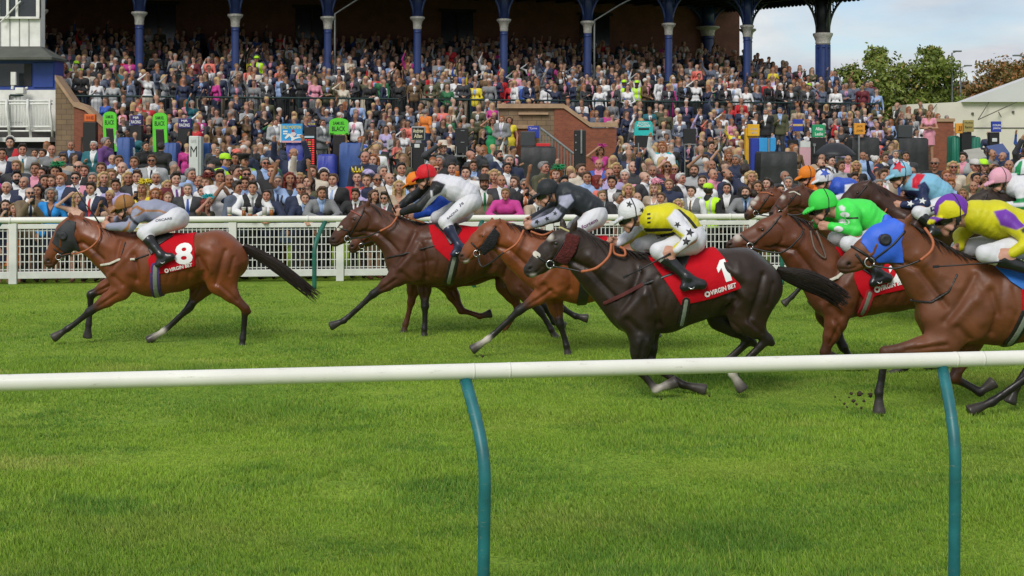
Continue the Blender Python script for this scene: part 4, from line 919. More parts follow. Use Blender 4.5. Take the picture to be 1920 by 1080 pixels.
tack(A_, [(735, 400), (800, 380), (868, 388), (888, 470), (891, 552), (790, 578), (667, 598), (656, 520), (690, 470), (715, 420)], ('8', (838, 490), 112, R(4), .82), ((742, 580), (884, 546), 19),
     girth=([(690, 560), (678, 722)], .055, GREENW), girthm=PURPLEW, breast=[([(384, 556), (440, 545), (490, 523), (575, 520)], .013, WEB), ([(575, 520), (650, 495)], .008, LEATHER), ([(500, 520), (518, 432)], .006, LEATHER)],
     bridle=[([(125, 470), (165, 500), (178, 490)], .009)], reins=[([(155, 512, -.07), (205, 500, -.11), (290, 485, -.19), (345, 455, -.19), (380, 412, -.17), (378, 372, -.13), (365, 345, -.12)], .011, TAN), ([(155, 512, -.07), (210, 500, -.115), (262, 490, -.165)], .012, LEATHER)],
     hood=([(198, 318), (244, 330), (236, 400), (262, 478), (225, 505), (185, 492), (118, 438), (142, 375)], HOODK, (176, 402)), saddle=[(612, 400), (680, 392), (760, 398), (700, 440), (668, 490), (640, 440)])
bit_ring(A_, (150, 515))
# second horse, dark bay with a red capped rider
B_ = horse('redcap', 'B', 159,
    [(130, 462, 32), (160, 437, 42), (206, 398, 56), (256, 366, 69), (300, 342, 66)], [(355, 385, 80), (418, 425, 95), (478, 468, 110)],
    [(525, 535, 146), (640, 530, 156), (760, 535, 143), (870, 520, 120), (965, 515, 126), (1025, 538, 100)],
    [('F', -1, [(452, 640), (328, 728), (180, 862), (118, 888)], K1), ('F', 1, [(578, 650), (583, 800), (580, 915), (577, 958)], K1),
     ('H', -1, [(1060, 680), (1165, 812), (1222, 905), (1240, 938)], K1), ('H', 1, [(1120, 690), (1270, 800), (1350, 850), (1392, 858)], (5, 1, 1, 1))],
    [(290, 290, 312, 246), (270, 295, 268, 252)], [(300, 275), (350, 300), (430, 335), (520, 362), (580, 370)], dict(pts=[(1105, 470), (1160, 500), (1240, 560), (1330, 640)], w=.07),
    (232, 352), (122, 452), DBAY, 'dark bay racehorse with a plain head and a red cloth under the red capped rider', dark=(.02, .009, .006))
tack(B_, [(612, 385), (690, 380), (855, 388), (820, 450), (800, 490), (740, 520), (725, 560), (680, 520), (640, 482)], saddle=[(640, 375), (740, 375), (770, 400), (720, 470), (690, 420)],
     girth=([(740, 540), (708, 670)], .05, GREENW), breast=[([(395, 545), (480, 525), (590, 492), (640, 480)], .008, LEATHER)], bridle=[([(150, 395), (200, 410), (205, 440)], .008), ([(205, 440), (270, 330), (282, 290)], .008)],
     browm=([(212, 310), (240, 322), (268, 335)], mat('brick_browband', (.30, .07, .05), .6)), reins=[([(200, 450, -.06), (290, 440, -.14), (365, 410, -.19)], .008, LEATHER), ([(365, 410, -.19), (420, 380, -.18), (448, 340, -.12)], .012, TAN), ([(475, 335, -.10), (530, 352, -.12), (585, 370, -.10)], .011, TAN)],
     noseband=([(148, 405), (165, 392)], .018, WEB))
bit_ring(B_, (195, 452))
# its neighbour, mostly hidden
B2 = horse('neighbour', 'B', 154,
    [(222, 500, 27), (248, 475, 36), (290, 440, 50), (335, 405, 64), (375, 385, 62)], [(430, 420, 76), (490, 460, 92), (545, 495, 106)],
    [(595, 555, 140), (705, 550, 150), (815, 548, 138), (920, 535, 116), (1010, 530, 120), (1070, 550, 96)],
    [('F', -1, [(540, 660), (518, 770), (490, 880), (480, 925)], K0), ('F', 1, [(690, 680), (768, 820), (862, 850), (908, 838)], (0, 0, 0, 0)),
     ('H', -1, [(1000, 680), (1060, 800), (990, 900), (950, 930)], K0), ('H', 1, [(1080, 690), (1190, 800), (1240, 880), (1290, 900)], K1)],
    [(365, 340, 385, 305), (350, 340, 360, 308)], [(385, 325), (440, 350), (520, 385), (600, 400)], dict(pts=[(1150, 500), (1230, 560), (1300, 640)], w=.06),
    (318, 392), (218, 488), MID, 'brown racehorse almost hidden behind the dark bay, only its muzzle and forelegs showing', dark=(.03, .012, .007))
tack(B2, bridle=[([(262, 450), (285, 480)], .008)], reins=[([(255, 485, -.07), (340, 455, -.15), (460, 400, -.18), (520, 345, -.12)], .009, LEATHER)]); bit_ring(B2, (268, 488))
# bay with a white sock, black clad rider
C_ = horse('whitesock', 'B', 175,
    [(786, 548, 32), (818, 512, 44), (865, 470, 57), (915, 436, 69), (962, 424, 66)], [(1020, 470, 88), (1085, 515, 110), (1160, 560, 130)],
    [(1240, 590, 160), (1370, 610, 168), (1490, 600, 155), (1610, 570, 130), (1720, 555, 138), (1800, 580, 108)],
    [('F', -1, [(1235, 690), (1060, 812), (905, 955), (830, 1005)], (0, 1, 1, 3)), ('F', 1, [(1235, 745), (1270, 890), (1303, 1000), (1312, 1048)], K1),
     ('H', -1, [(1560, 700), (1660, 790), (1725, 885), (1752, 940)], (0, 1, 1, 3)), ('H', 1, [(1600, 690), (1700, 765), (1770, 790), (1818, 802)], (5, 1, 1, 3))],
    [(950, 385, 968, 340), (925, 390, 925, 335)], [(965, 365), (1020, 375), (1090, 392), (1170, 408), (1220, 415)], dict(pts=[(1880, 510), (1940, 560), (2000, 640)], w=.06),
    (882, 438), (772, 538), RED, 'bright bay racehorse with a black cheekpiece and one white foreleg sock behind the dark horse', paints=[(800, 572, 16, 3, .8)], dark=(.07, .024, .01))
tack(C_, girth=([(1395, 620), (1378, 776)], .055), cheek=([(868, 500), (905, 450), (940, 405), (958, 425), (935, 490), (885, 530)], SHEEP_D), bridle=[([(820, 470), (860, 510)], .009), ([(850, 520), (905, 440), (945, 385)], .008)],
     reins=[([(850, 525, -.07), (880, 590, -.12), (985, 515, -.2)], .009, LEATHER), ([(985, 515, -.2), (1050, 470, -.2), (1085, 405, -.13)], .012, TAN), ([(1120, 412, -.12), (1180, 430, -.14), (1232, 408, -.12)], .011, TAN)], saddle=[(1300, 432), (1440, 428), (1420, 520), (1360, 520)],
     cloth=[(1300, 440), (1500, 440), (1540, 600), (1380, 640), (1330, 520)])
bit_ring(C_, (848, 525))
# dark horse number one
D_ = horse('one', 'C', 210,
    [(320, 437, 36), (356, 408, 47), (404, 368, 60), (457, 334, 75), (512, 325, 72)], [(575, 385, 96), (640, 445, 112), (715, 500, 132)],
    [(792, 552, 165), (900, 545, 165), (1010, 515, 151), (1130, 490, 142), (1245, 492, 148), (1315, 512, 112)],
    [('F', -1, [(800, 730), (778, 862), (862, 955), (945, 925)], (1, 1, 1, 3)), ('F', 1, [(835, 720), (852, 868), (990, 950), (1085, 972)], (1, 1, 1, 1)),
     ('H', -1, [(1250, 645), (1350, 735), (1196, 885), (1238, 950)], (0, 1, 1, 3)), ('H', 1, [(1170, 650), (1290, 752), (1182, 850), (1228, 880)], (1, 1, 1, 3))],
    [(500, 260, 522, 205), (462, 262, 456, 198)], [(515, 248), (580, 282), (680, 328), (760, 352), (800, 360)], dict(pts=[(1402, 440), (1450, 460), (1530, 480), (1620, 520), (1700, 575)], w=.085),
    (428, 318), (312, 428), BLK, 'very dark brown racehorse wearing number one and a maroon cheekpiece with white socks', black=(.016, .0115, .009), dark=(.02, .014, .011), paints=[(400, 290, 15, 3, .8), (328, 462, 14, 3, .55)])
tack(D_, [(820, 352), (862, 366), (985, 372), (1085, 342), (1120, 338), (1175, 410), (1218, 502), (1100, 545), (1000, 566), (968, 575), (940, 530), (880, 440)], ('1', (1147, 432), 94, R(17), .50), ((1066, 533), (1202, 489), 21),
     girth=([(985, 560), (972, 668)], .040, GREENW), breast=[([(640, 578), (730, 530), (800, 492)], .016, mat('maroon_webbing', (.09, .015, .012), .8, noise=.2)), ([(800, 492), (850, 472), (935, 440)], .011, LEATHER), ([(795, 440), (793, 415)], .006, LEATHER)],
     bridle=[([(345, 375), (400, 410)], .009), ([(400, 415), (450, 330), (490, 262)], .008)], browm=([(425, 255), (450, 252), (490, 268)], mat('straw_browband', (.45, .40, .16), .6)), noseband=([(338, 366), (348, 372)], .026, WEB),
     cheek=([(425, 388), (462, 330), (480, 278), (528, 292), (508, 350), (470, 410)], SHEEP_R), reins=[([(405, 418, -.08), (470, 425, -.13), (535, 438, -.17)], .008, LEATHER), ([(535, 438, -.17), (600, 420, -.21), (655, 370, -.19), (668, 318, -.12)], .0125, TAN), ([(675, 318, -.1), (682, 360, -.12), (725, 370, -.13), (726, 345, -.1), (705, 332, -.09)], .012, TAN)],
     saddle=[(850, 352), (960, 360), (1000, 372), (960, 440), (900, 420)])
bit_ring(D_, (402, 410))
# green jockey's bay
E_ = horse('green', 'D', 188,
    [(70, 363, 26), (103, 350, 37), (154, 338, 51), (214, 317, 67), (268, 300, 66)], [(318, 340, 80), (370, 398, 93), (430, 458, 106)],
    [(490, 520, 131), (600, 510, 124), (710, 505, 114), (820, 500, 106), (910, 505, 112), (972, 522, 88)],
    [('F', -1, [(470, 660), (428, 778), (540, 830), (585, 808)], (0, 5, 1, 1)), ('F', 1, [(455, 640), (520, 770), (560, 835), (590, 860)], (5, 1, 1, 1)),
     ('H', -1, [(880, 620), (960, 720), (740, 840), (682, 872)], K1), ('H', 1, [(930, 620), (1000, 730), (900, 830), (860, 850)], K1)],
    [(266, 245, 288, 196), (245, 250, 252, 205)], [(275, 232), (340, 252), (420, 320), (500, 378), (560, 395)], dict(pts=[(1050, 470), (1120, 520), (1180, 600)], w=.06),
    (184, 297), (58, 356), MID, 'brown racehorse with a white nose patch under the rider in bright green', paints=[(88, 325, 15, 3, .85)])
tack(E_, [(478, 368), (560, 400), (735, 436), (740, 515), (612, 545), (578, 575), (548, 520), (520, 440)], ('2', (690, 462), 66, R(9), .75), ((606, 527), (722, 489), 20), girth=([(590, 540), (572, 625)], .045, GREENW), girthm=mat('red_girth', (.4, .02, .03), .8),
     breast=[([(360, 520), (420, 500), (470, 480), (498, 455)], .013, WEB)], bridle=[([(100, 318), (140, 355), (150, 360)], .009), ([(140, 360), (215, 290), (258, 240)], .009)], reins=[([(140, 368, -.07), (250, 385, -.14), (320, 330, -.17), (345, 292, -.12)], .009, LEATHER), ([(372, 300, -.10), (385, 370, -.16), (425, 405, -.17), (412, 350, -.14), (395, 300, -.1)], .009, mat('grey_rein', (.16, .12, .09), .7))],
     saddle=[(500, 372), (620, 395), (660, 410), (600, 470), (545, 430)])
bit_ring(E_, (135, 360), .03)
# blue hood
F_ = horse('bluehood', 'D', 224,
    [(518, 440, 34), (553, 420, 46), (608, 388, 61), (668, 354, 77), (728, 338, 78)], [(800, 405, 98), (860, 470, 120), (930, 535, 140)],
    [(990, 582, 166), (1130, 590, 162), (1260, 585, 152), (1390, 560, 130), (1500, 550, 135), (1570, 570, 105)],
    [('F', -1, [(910, 735), (665, 776), (640, 935), (640, 1010)], (0, 5, 1, 1)), ('F', 1, [(1030, 750), (965, 895), (1068, 952), (1118, 915)], (0, 5, 1, 1)),
     ('H', -1, [(1430, 700), (1330, 800), (1085, 972), (1000, 1008)], (0, 5, 1, 1)), ('H', 1, [(1400, 700), (1300, 800), (1215, 930), (1195, 980)], (5, 1, 1, 1))],
    [(748, 282, 778, 218), (690, 270, 700, 230)], [(770, 268), (840, 310), (930, 365), (1010, 400), (1060, 410)], dict(pts=[(1680, 480), (1760, 540), (1850, 640)], w=.08),
    (660, 335), (527, 430), (.150, .050, .0185), 'brown racehorse in a bright blue hood with a black eye cup, nearest on the course', extra=lambda g: [prim(g((875, 640), -.08), g((890, 700), -.09), .15, .12, .7, k=.08), prim(g((875, 640), .08), g((890, 700), .09), .15, .12, .7, k=.08)])
tack(F_, [(1180, 495), (1240, 470), (1330, 470), (1330, 600), (1180, 612)], pad=([(1100, 440), (1226, 462), (1330, 470), (1330, 500), (1182, 520), (1140, 490)], BLUEPAD), girth=([(1195, 615), (1150, 742)], .05, GREENW), breast=[([(735, 580), (840, 578), (905, 535), (940, 470)], .008, LEATHER)],
     bridle=[([(545, 365), (600, 400), (612, 420)], .012), ([(610, 425), (700, 350), (745, 300)], .010)], hood=([(628, 262), (690, 240), (742, 275), (738, 300), (728, 345), (738, 425), (640, 425), (578, 345)], HOODB, (660, 335)),
     reins=[([(610, 435, -.09), (700, 445, -.16), (790, 412, -.2)], .008, LEATHER), ([(790, 412, -.2), (832, 375, -.2), (842, 335, -.17), (820, 288, -.1)], .012, TAN)], noseband=([(555, 395), (590, 440)], .011, LEATHER))
bit_ring(F_, (606, 425), .040)
def plain(name, dx, dy, head, neck, s, coat, label, eye, nostril, ears, crest, tr, **kw):
    legs = [('F', -1, [(tr[0][0]-10, tr[0][1]+130), (tr[0][0]-60, tr[0][1]+200), (tr[0][0]-120, tr[0][1]+270), (tr[0][0]-150, tr[0][1]+295)], K1), ('F', 1, [(tr[0][0]+5, tr[0][1]+130), (tr[0][0]+10, tr[0][1]+220), (tr[0][0]+50, tr[0][1]+275), (tr[0][0]+75, tr[0][1]+270)], K1),
            ('H', -1, [(tr[4][0]-10, tr[4][1]+110), (tr[4][0]+50, tr[4][1]+190), (tr[4][0]-10, tr[4][1]+270), (tr[4][0]-20, tr[4][1]+300)], K1), ('H', 1, [(tr[4][0]-40, tr[4][1]+110), (tr[4][0]+10, tr[4][1]+190), (tr[4][0]-80, tr[4][1]+260), (tr[4][0]-110, tr[4][1]+290)], K1)]
    return horse(name, 'D', s, head, neck, tr, legs, ears, crest, dict(pts=[(tr[5][0]+60, tr[5][1]-30), (tr[5][0]+120, tr[5][1]+20), (tr[5][0]+170, tr[5][1]+80)], w=.06), eye, nostril, coat, label, h=.016, **kw)
tr0 = lambda x, y: [(x, y, 92), (x+78, y+2, 96), (x+155, y, 88), (x+225, y-8, 78), (x+285, y-8, 80), (x+325, y+4, 62)]
G_ = plain('two', 0, 0, [(132, 245, 16), (149, 228, 23), (172, 205, 33), (203, 186, 42), (238, 178, 43)], [(286, 205, 54), (340, 240, 66), (385, 265, 76)], 143, MID, 'brown racehorse with a long white blaze and orange browband at the rear of the group', (196, 180), (125, 240), [(232, 145, 240, 118), (224, 148, 226, 124)], [(238, 138), (290, 152), (350, 175), (400, 195)], tr0(420, 292), paints=[(150, 190, 9, 3, .9), (162, 172, 9, 3, .9), (138, 210, 8, 3, .9)])
tack(G_, bridle=[([(142, 205), (165, 228)], .009), ([(165, 228), (205, 170), (222, 148)], .008)], browm=([(180, 150), (205, 150), (228, 160)], TAN), reins=[([(160, 235, -.07), (230, 240, -.14), (300, 190, -.12), (345, 150, -.1)], .009, LEATHER)]); bit_ring(G_, (160, 232))
H_ = plain('three', 0, 0, [(232, 238, 18), (249, 221, 24), (276, 199, 34), (308, 178, 44), (343, 172, 45)], [(390, 200, 56), (440, 236, 66), (488, 262, 78)], 147, DBAY, 'dark brown racehorse with a white browband just behind the one with the blaze', (300, 172), (224, 232), [(338, 138, 350, 108), (328, 140, 330, 114)], [(345, 130), (400, 148), (460, 172), (520, 195)], tr0(525, 290), paints=[(268, 168, 8, 3, .9)])
tack(H_, bridle=[([(240, 200), (265, 225)], .009), ([(265, 225), (310, 165), (328, 142)], .008)], browm=([(290, 150), (310, 146), (335, 160)], WEB), reins=[([(258, 232, -.07), (330, 235, -.14), (400, 185, -.12)], .009, LEATHER)]); bit_ring(H_, (258, 230))
I_ = plain('stars', 0, 0, [(490, 222, 19), (508, 204, 26), (538, 180, 36), (572, 158, 46), (608, 152, 47)], [(650, 186, 58), (695, 226, 70), (738, 256, 84)], 152, (.045, .017, .010), 'dark brown racehorse with its black maned neck showing behind the rider in green', (560, 150), (483, 216), [(602, 118, 622, 90), (588, 120, 594, 94)], [(610, 108), (660, 134), (710, 170), (760, 194)], tr0(765, 285))
tack(I_, reins=[([(525, 215, -.08), (600, 240, -.16), (655, 235, -.14), (682, 196, -.1)], .010, TAN)], bridle=[([(540, 190), (580, 142), (598, 122)], .008)])
J_ = plain('pink', 0, 0, [(960, 272, 20), (980, 252, 26), (1012, 224, 36), (1048, 200, 46), (1088, 186, 46)], [(1135, 210, 58), (1188, 245, 70), (1236, 270, 84)], 152, (.030, .018, .013), 'nearly black racehorse whose neck shows between the two riders in yellow and in pink cap', (1036, 190), (954, 264), [(1082, 152, 1098, 122), (1068, 155, 1074, 128)], [(1090, 142), (1145, 158), (1205, 185), (1255, 205)], tr0(1280, 298))
tack(J_, reins=[([(1000, 262, -.08), (1060, 270, -.16), (1090, 220, -.12)], .009, LEATHER)], bridle=[([(1010, 240), (1055, 190), (1075, 156)], .008)])
# ------------------------------------------------------------------ jockeys
SKIN = mat('skin', attr=True, rough=.5, noise=.06, nscale=18, spec=.35)
SILK = mat('silk', attr=True, rough=.5, noise=.08, nscale=6, bump=.75, bscale=13, spec=.3, detail=3, stretch=(1, 1, .55))
BREECH = mat('white_breeches', (.66, .66, .69), .55, noise=.06, nscale=6, bump=.5, bscale=9)
BOOT = mat('polished_boot', (.012, .013, .015), .28, noise=.1, spec=.6, bump=.25, bscale=14); LENS = mat('goggle_lens', (.010, .010, .011), .12, noise=.02, spec=.7); CAPM = mat('cap_silk', attr=True, rough=.6, noise=.07, nscale=8, bump=.6, bscale=12, spec=.3)
INK = mat('navy_print', (.022, .025, .06), .6, noise=.02); PINKINK = mat('plum_print', (.20, .06, .16), .6, noise=.02); BLACKC = mat('black_cloth', (.012, .012, .013), .6, noise=.1); WHITEC = mat('white_cloth', (.74, .74, .74), .6, noise=.04)
WHIP = mat('whip', (.012, .012, .014), .5, noise=.1)
def hand(wr, tip, inward, up):
    d = (tip-wr); d /= np.linalg.norm(d); L_ = .175; up = np.array(up, float); up -= d*(up@d); up /= np.linalg.norm(up); inn = np.array(inward, float)
    pr = [prim(wr, wr+d*.03, .027, .030, .85, k=.02), prim(wr+d*.025+up*.018, wr+d*.085+up*.022, .026, .020, .6, k=.02), prim(wr+d*.025-up*.016, wr+d*.080-up*.026, .024, .018, .6, k=.02)]
    for i in range(4):
        ln = (.034, .040, .038, .028)[i]; b = wr+d*(.088-.004*abs(i-1.3))+up*(.030-.020*i); m = b+d*ln*.75+inn*.016; t = m-d*.018+inn*.034; e = t-d*.026+inn*.008
        pr += [prim(b, m, .0105, .0100, k=.004, c=1), prim(m, t, .0098, .0092, k=.004, c=1), prim(t, e, .0092, .0080, k=.004, c=1)]
    tb = wr+d*.030+up*.034+inn*.012; tm = tb+d*.035+up*.012+inn*.012; pr += [prim(tb, tm, .0135, .0115, k=.012, c=1), prim(tm, tm+d*.034+inn*.016-up*.004, .0112, .009, k=.006, c=1)]
    return pr
def jockey(label, crop, s, helmet, tilt, torso, arms, legs, cap, silks, patterns=(), cappat=(), dy=0.0, face=(.52, .27, .185), bootm=None, peak=True, straps=True, h=.009, capstrap=True, tw=.165, gm=True, root=None):
    g = Figure(crop, F/s, root or (torso[-1][0], 0)); pal = [face, tuple(c*.95 for c in face), (face[0]*.85, face[1]*.55, face[2]*.55), (.05, .035, .025)]
    Hc = g(helmet[:2]); hr = g.r(helmet[2]); a = R(tilt); fw = np.array([-math.cos(a), 0, -math.sin(a)]); dn = np.array([math.sin(a), 0, -math.cos(a)]); k_ = hr/.128; Y = np.array([0, 1.0, 0])
    at = lambda f, d, y=0: Hc+(fw*f+dn*d)*k_+Y*y*k_
    body = [prim(at(0, .015), at(-.01, .02), .098*k_, q=.80, k=.02), prim(at(.040, .06), at(.056, .120), .062*k_, .042*k_, .86, .78, k=.02), prim(at(.064, .148), at(.066, .150), .024*k_, q=1.0, k=.02),
            prim(at(.092, .052), at(.112, .090), .010*k_, .0155*k_, .75, k=.012), prim(at(.070, .05), at(.076, .055), .030*k_, q=1.2, k=.015), prim(at(.082, .121), at(.084, .122), .015*k_, q=1.3, k=.01, c=2), prim(at(.070, .135), at(.074, .136), .016*k_, q=1.2, k=.01)]
    for sd in (-1, 1): body += [prim(at(-.015, .055, sd*.078), at(-.025, .095, sd*.074), .020*k_, .012*k_, .5, k=.008), prim(at(.06, .095, sd*.035), at(.03, .12, sd*.05), .024*k_, .02*k_, .8, k=.02)]
    T = [g(t[:2]) for t in torso]; tr = [g.r(t[2]) for t in torso]; tq = [tw*(.92, 1.02, 1.0, .98)[min(i, 3)]/r for i, r in enumerate(tr)]
    body.append(prim(at(-.025, .075), T[0]*.8+at(-.03, .12)*.2, .056, .066, 1.0, k=.03))
    tor = [prim(T[i], T[i+1], tr[i]*.94, tr[i+1]*.94, tq[i], tq[i+1], k=.04) for i in range(len(T)-1)]
    armp = []; sleeves = []
    for sd, sh, el, wr, ha, *ex in arms:
        yw = ex[0] if ex else .13; S, E, W, Hn = g(sh, sd*.165), g(el, sd*max(.235, yw-.02)), g(wr, sd*yw), g(ha, sd*(yw-.045 if not ex else yw))
        sleeves += [prim(S-Y*sd*.05, S, .074, .064, k=.04), prim(S, E, .060, .046, k=.03), prim(E, W, .046, .031, k=.02)]
        d = Hn-W; d /= np.linalg.norm(d); armp += [prim(W, W+d*.01, .029, .028, k=.015)]+hand(W, Hn, (0, -sd*1.0, 0), (.25, 0, 1))
    legp = []; bootp = []
    for sd, hp, kn, an, he, to in legs:
        Hp, K_, A, He, To = g(hp, sd*.105), g(kn, sd*.245), g(an, sd*.325), g(he, sd*.33), g(to, sd*.345); c_ = K_+(A-K_)*.32
        legp += [prim(Hp, K_, .108, .062, 1.0, k=.05), prim(K_, c_, .060, .056, k=.03)]
        bootp.append([prim(K_+(A-K_)*.14, c_, .053, .058, k=.02), prim(c_, A, .058, .040, k=.03), prim(A, He, .040, .034, .9, k=.02), prim(He, To, .036, .026, .95, k=.03), prim(A, To, .038, .027, .9, k=.03)])
    flat_boot = [p for b in bootp for p in b]
    fb = Field(body+tor+sleeves+armp+legp+flat_boot, h); V, Q = nets(fb.D, fb.lo, h); V = relax(V, Q, 1, .4); o = link('person', mesh_np('person', V, [Q], SKIN, colours(V, body+tor+sleeves+armp+legp+flat_boot, pal, .008))); o.location = g.root; o.location.y += dy
    tag(o, label, 'person', 'jockeys riding in the race')
    head_f = Field(body[:-1]+[body[-1]], .007); nearH = head_f.sampler()
    # breeches, boots, silks: each a garment closed round the body
    pel = [prim(T[-1], T[-1], tr[-1]*.98, q=.17/tr[-1], k=.05)]+[p for p in tor[-1:]]
    def garment(prims, infl, name, m, col=None, clip=None, hh=.010, wob=0):
        f = Field(prims, hh, infl=infl)
        if clip is not None: f.D = clip(f)
        if wob:
            X, Yg, Z = f.grid(); f.D = f.D+wob*(np.sin(X*38+Z*26+2.2*np.sin(Z*19+Yg*9))*np.sin(Z*23-X*14+Yg*17)+.6*np.sin(X*71-Z*52+3*np.sin(X*15))).astype(np.float32)
        V, Q = nets(f.D, f.lo, hh); V = relax(V, Q, 1, .45)
        C = None if col is None else col(V)
        return f, link(name, mesh_np(name, V, [Q], m, C), o)
    plane = lambda f, p, n: (lambda X, Yg, Z: ((X-p[0])*n[0]+(Z-p[2])*n[2]).astype(np.float32))(*f.grid())
    bax = T[-1]-T[-2]; bax /= np.linalg.norm(bax)
    fbr, br = garment(legp+pel, .009, 'breeches', BREECH, wob=.0018)
    for b in bootp: garment(b, .004, 'boot', bootm or BOOT, hh=.009)
    waist = T[-1]-bax*.03
    def scol(V):
        C = np.tile(np.array(silks, float), (len(V), 1))
        for poly, c in patterns:
            sdv = poly_sd(g.xz(poly), V[:, 0], V[:, 2]); w = np.clip(.5-sdv/.012, 0, 1)[:, None]; C = C*(1-w)+np.array(c)*w
        return C
    fsi, si = garment(tor+sleeves+[prim(T[0]-(T[1]-T[0])*.25, T[0], .07, .09, 1.2, k=.04)], .013, 'silks', SILK, scol, clip=lambda f: np.maximum(f.D, plane(f, waist+bax*.02, bax)), hh=.009, wob=.0026)
    # cap: domed skull cap with a peak
    cp = [prim(at(-.008, .0), at(-.012, .0), hr*.91, q=.86, k=.02)]
    if peak:
        for f_, d_, w_ in ((.100, .028, .088), (.118, .034, .080), (.136, .042, .066), (.152, .050, .046), (.164, .056, .02)): cp.append(prim(at(f_, d_, -w_), at(f_, d_, w_), .0095*k_, k=.012))
    def capclip(f):
        dome = plane(f, at(0, .042), dn); X, Yg, Z = f.grid(); fwd = ((X-Hc[0])*fw[0]+(Z-Hc[2])*fw[2])/k_
        cut = ((X-at(0, .045)[0])*dn[0]+(Z-at(0, .045)[2])*dn[2])-np.clip(.5*(fwd-.07), 0, .05)*k_*.6
        return np.maximum(f.D, cut.astype(np.float32))
    def ccol(V):
        C = np.tile(np.array(cap, float), (len(V), 1))
        for poly, c in cappat:
            sdv = poly_sd(g.xz(poly), V[:, 0], V[:, 2]); w = np.clip(.5-sdv/.006, 0, 1)[:, None]; C = C*(1-w)+np.array(c)*w
        return C
    fca, ca = garment(cp, .004, 'cap', CAPM, ccol, clip=capclip, hh=.0065)
    xz2 = lambda f_, d_: (at(f_, d_)[0], at(f_, d_)[2])
    if gm: shell(head_f, lambda X, Z: poly_sd([xz2(.02, .034), xz2(.135, .034), xz2(.13, .078), xz2(.085, .086), xz2(.02, .070)], X, Z), .014, 'goggles', LENS, o)
    if straps: shell(head_f, lambda X, Z: np.minimum(line_sd([xz2(-.03, .03), xz2(-.012, .09), xz2(.05, .155)], X, Z)-.008, poly_sd([xz2(-.05, .03), xz2(.0, .03), xz2(.0, .085), xz2(-.035, .08)], X, Z)), .010, 'chin_strap', BLACKC, o)
    if capstrap: shell(fca, lambda X, Z: line_sd([xz2(-.035, -.14), xz2(-.045, -.03), xz2(-.030, .05)], X, Z)-.0055, .003, 'goggle_strap', BLACKC, ca)
    return dict(g=g, o=o, silks=(fsi, si), br=(fbr, br), cap=(fca, ca), near=fsi.sampler(), brn=fbr.sampler(), capn=fca.sampler())
def mark(J, where, V2, Fc, m, name, off=.004): return decal(J[{'silks': 'near', 'br': 'brn', 'cap': 'capn'}[where]], V2, Fc, name, m, J[where][1], off, .014)
def stars(J, where, pts, m, n=5, inner=.42):
    g = J['g']
    for x, y, r, rot in pts: p = g((x, y)); V2, Fc = star2(p[0], p[2], g.r(r), n, rot, inner); mark(J, where, V2, Fc, m, 'star')
def writing(J, where, body, a, b, hpx, m, name='lettering', bold=.02):
    g = J['g']; A, B = g(a), g(b); w = math.hypot(B[0]-A[0], B[2]-A[2]); V2, Fc = place_text(body, ((A[0]+B[0])/2, (A[2]+B[2])/2), w, g.r(hpx), math.atan2(B[2]-A[2], B[0]-A[0]), bold); mark(J, where, V2, Fc, m, name)
def patch(J, where, poly, m, name):
    q = J['g'].xz(poly); mark(J, where, q, [tuple(range(len(q)))], m, name, .003)
def whip(J, pts, label):
    g = J['g']; P_ = [Vector(g(p[:2], p[2]))+g.root for p in pts]; c = P_[0]; o = MB().tube([p-c for p in P_], [.010, .008]+[.006]*(len(P_)-2) if len(P_) > 2 else [.010, .006], 7).build('riding_whip', WHIP, None, True, loc=c); tag(o, label, 'whip', 'whips held by the jockeys')
    e = P_[-1]-c; d = (P_[-1]-P_[-2]).normalized(); MB().box((0, 0, 0), (.05, .008, .022)).build('flap', WHIP, o, M=Matrix.Translation(e)@d.to_track_quat('X', 'Z').to_matrix().to_4x4())
def stirrup(J, he, to, sd=-1):
    g = J['g']; a = (g(he, sd*.33)*.45+g(to, sd*.345)*.55); r = .055
    MB().tube([(a[0]+r*math.cos(t)*.55-.01, a[1]+r*math.sin(t)*.9, a[2]+.015+r*1.1*math.sin(t*1.0)*0+(.055 if math.sin(t) > .2 else -.035)*abs(math.sin(t))) for t in [2*math.pi*i/14 for i in range(15)]], .006, 6).build('stirrup', STEEL, J['o'], True)
LILAC = (.275, .29, .385); ORNG = (.34, .14, .028)
J1 = jockey('jockey in a tan cap and lilac grey silks crouched on the leading horse number eight', 'A', 165, (490, 238, 57), 14, [(590, 272, 52), (660, 274, 58), (728, 290, 54), (768, 312, 54)],
    [(-1, (588, 288), (548, 350), (432, 352), (378, 338)), (1, (575, 285), (500, 325), (430, 320), (372, 326))], [(-1, (765, 318), (625, 382), (725, 495), (778, 505), (712, 545)), (1, (770, 318), (640, 375), (735, 490), (785, 500), (720, 540))],
    (.33, .155, .045), LILAC, [([(545, 255), (575, 238), (625, 262), (700, 262), (765, 285), (765, 292), (700, 272), (622, 272), (600, 290), (560, 300), (590, 285), (612, 268), (575, 250), (548, 268)], ORNG), ([(430, 372), (500, 378), (540, 350), (552, 320), (562, 322), (552, 362), (505, 388), (430, 380)], ORNG), ([(530, 285), (545, 280), (600, 335), (590, 345)], (.02, .02, .022))])
writing(J1, 'br', 'OSCARS', (685, 318), (770, 305), 12, INK); stirrup(J1, (778, 505), (712, 545))
whip(J1, [(372, 335, -.10), (352, 300, -.12), (295, 215, -.16), (240, 115, -.2)], 'thin black whip held upright by the jockey in the tan cap')
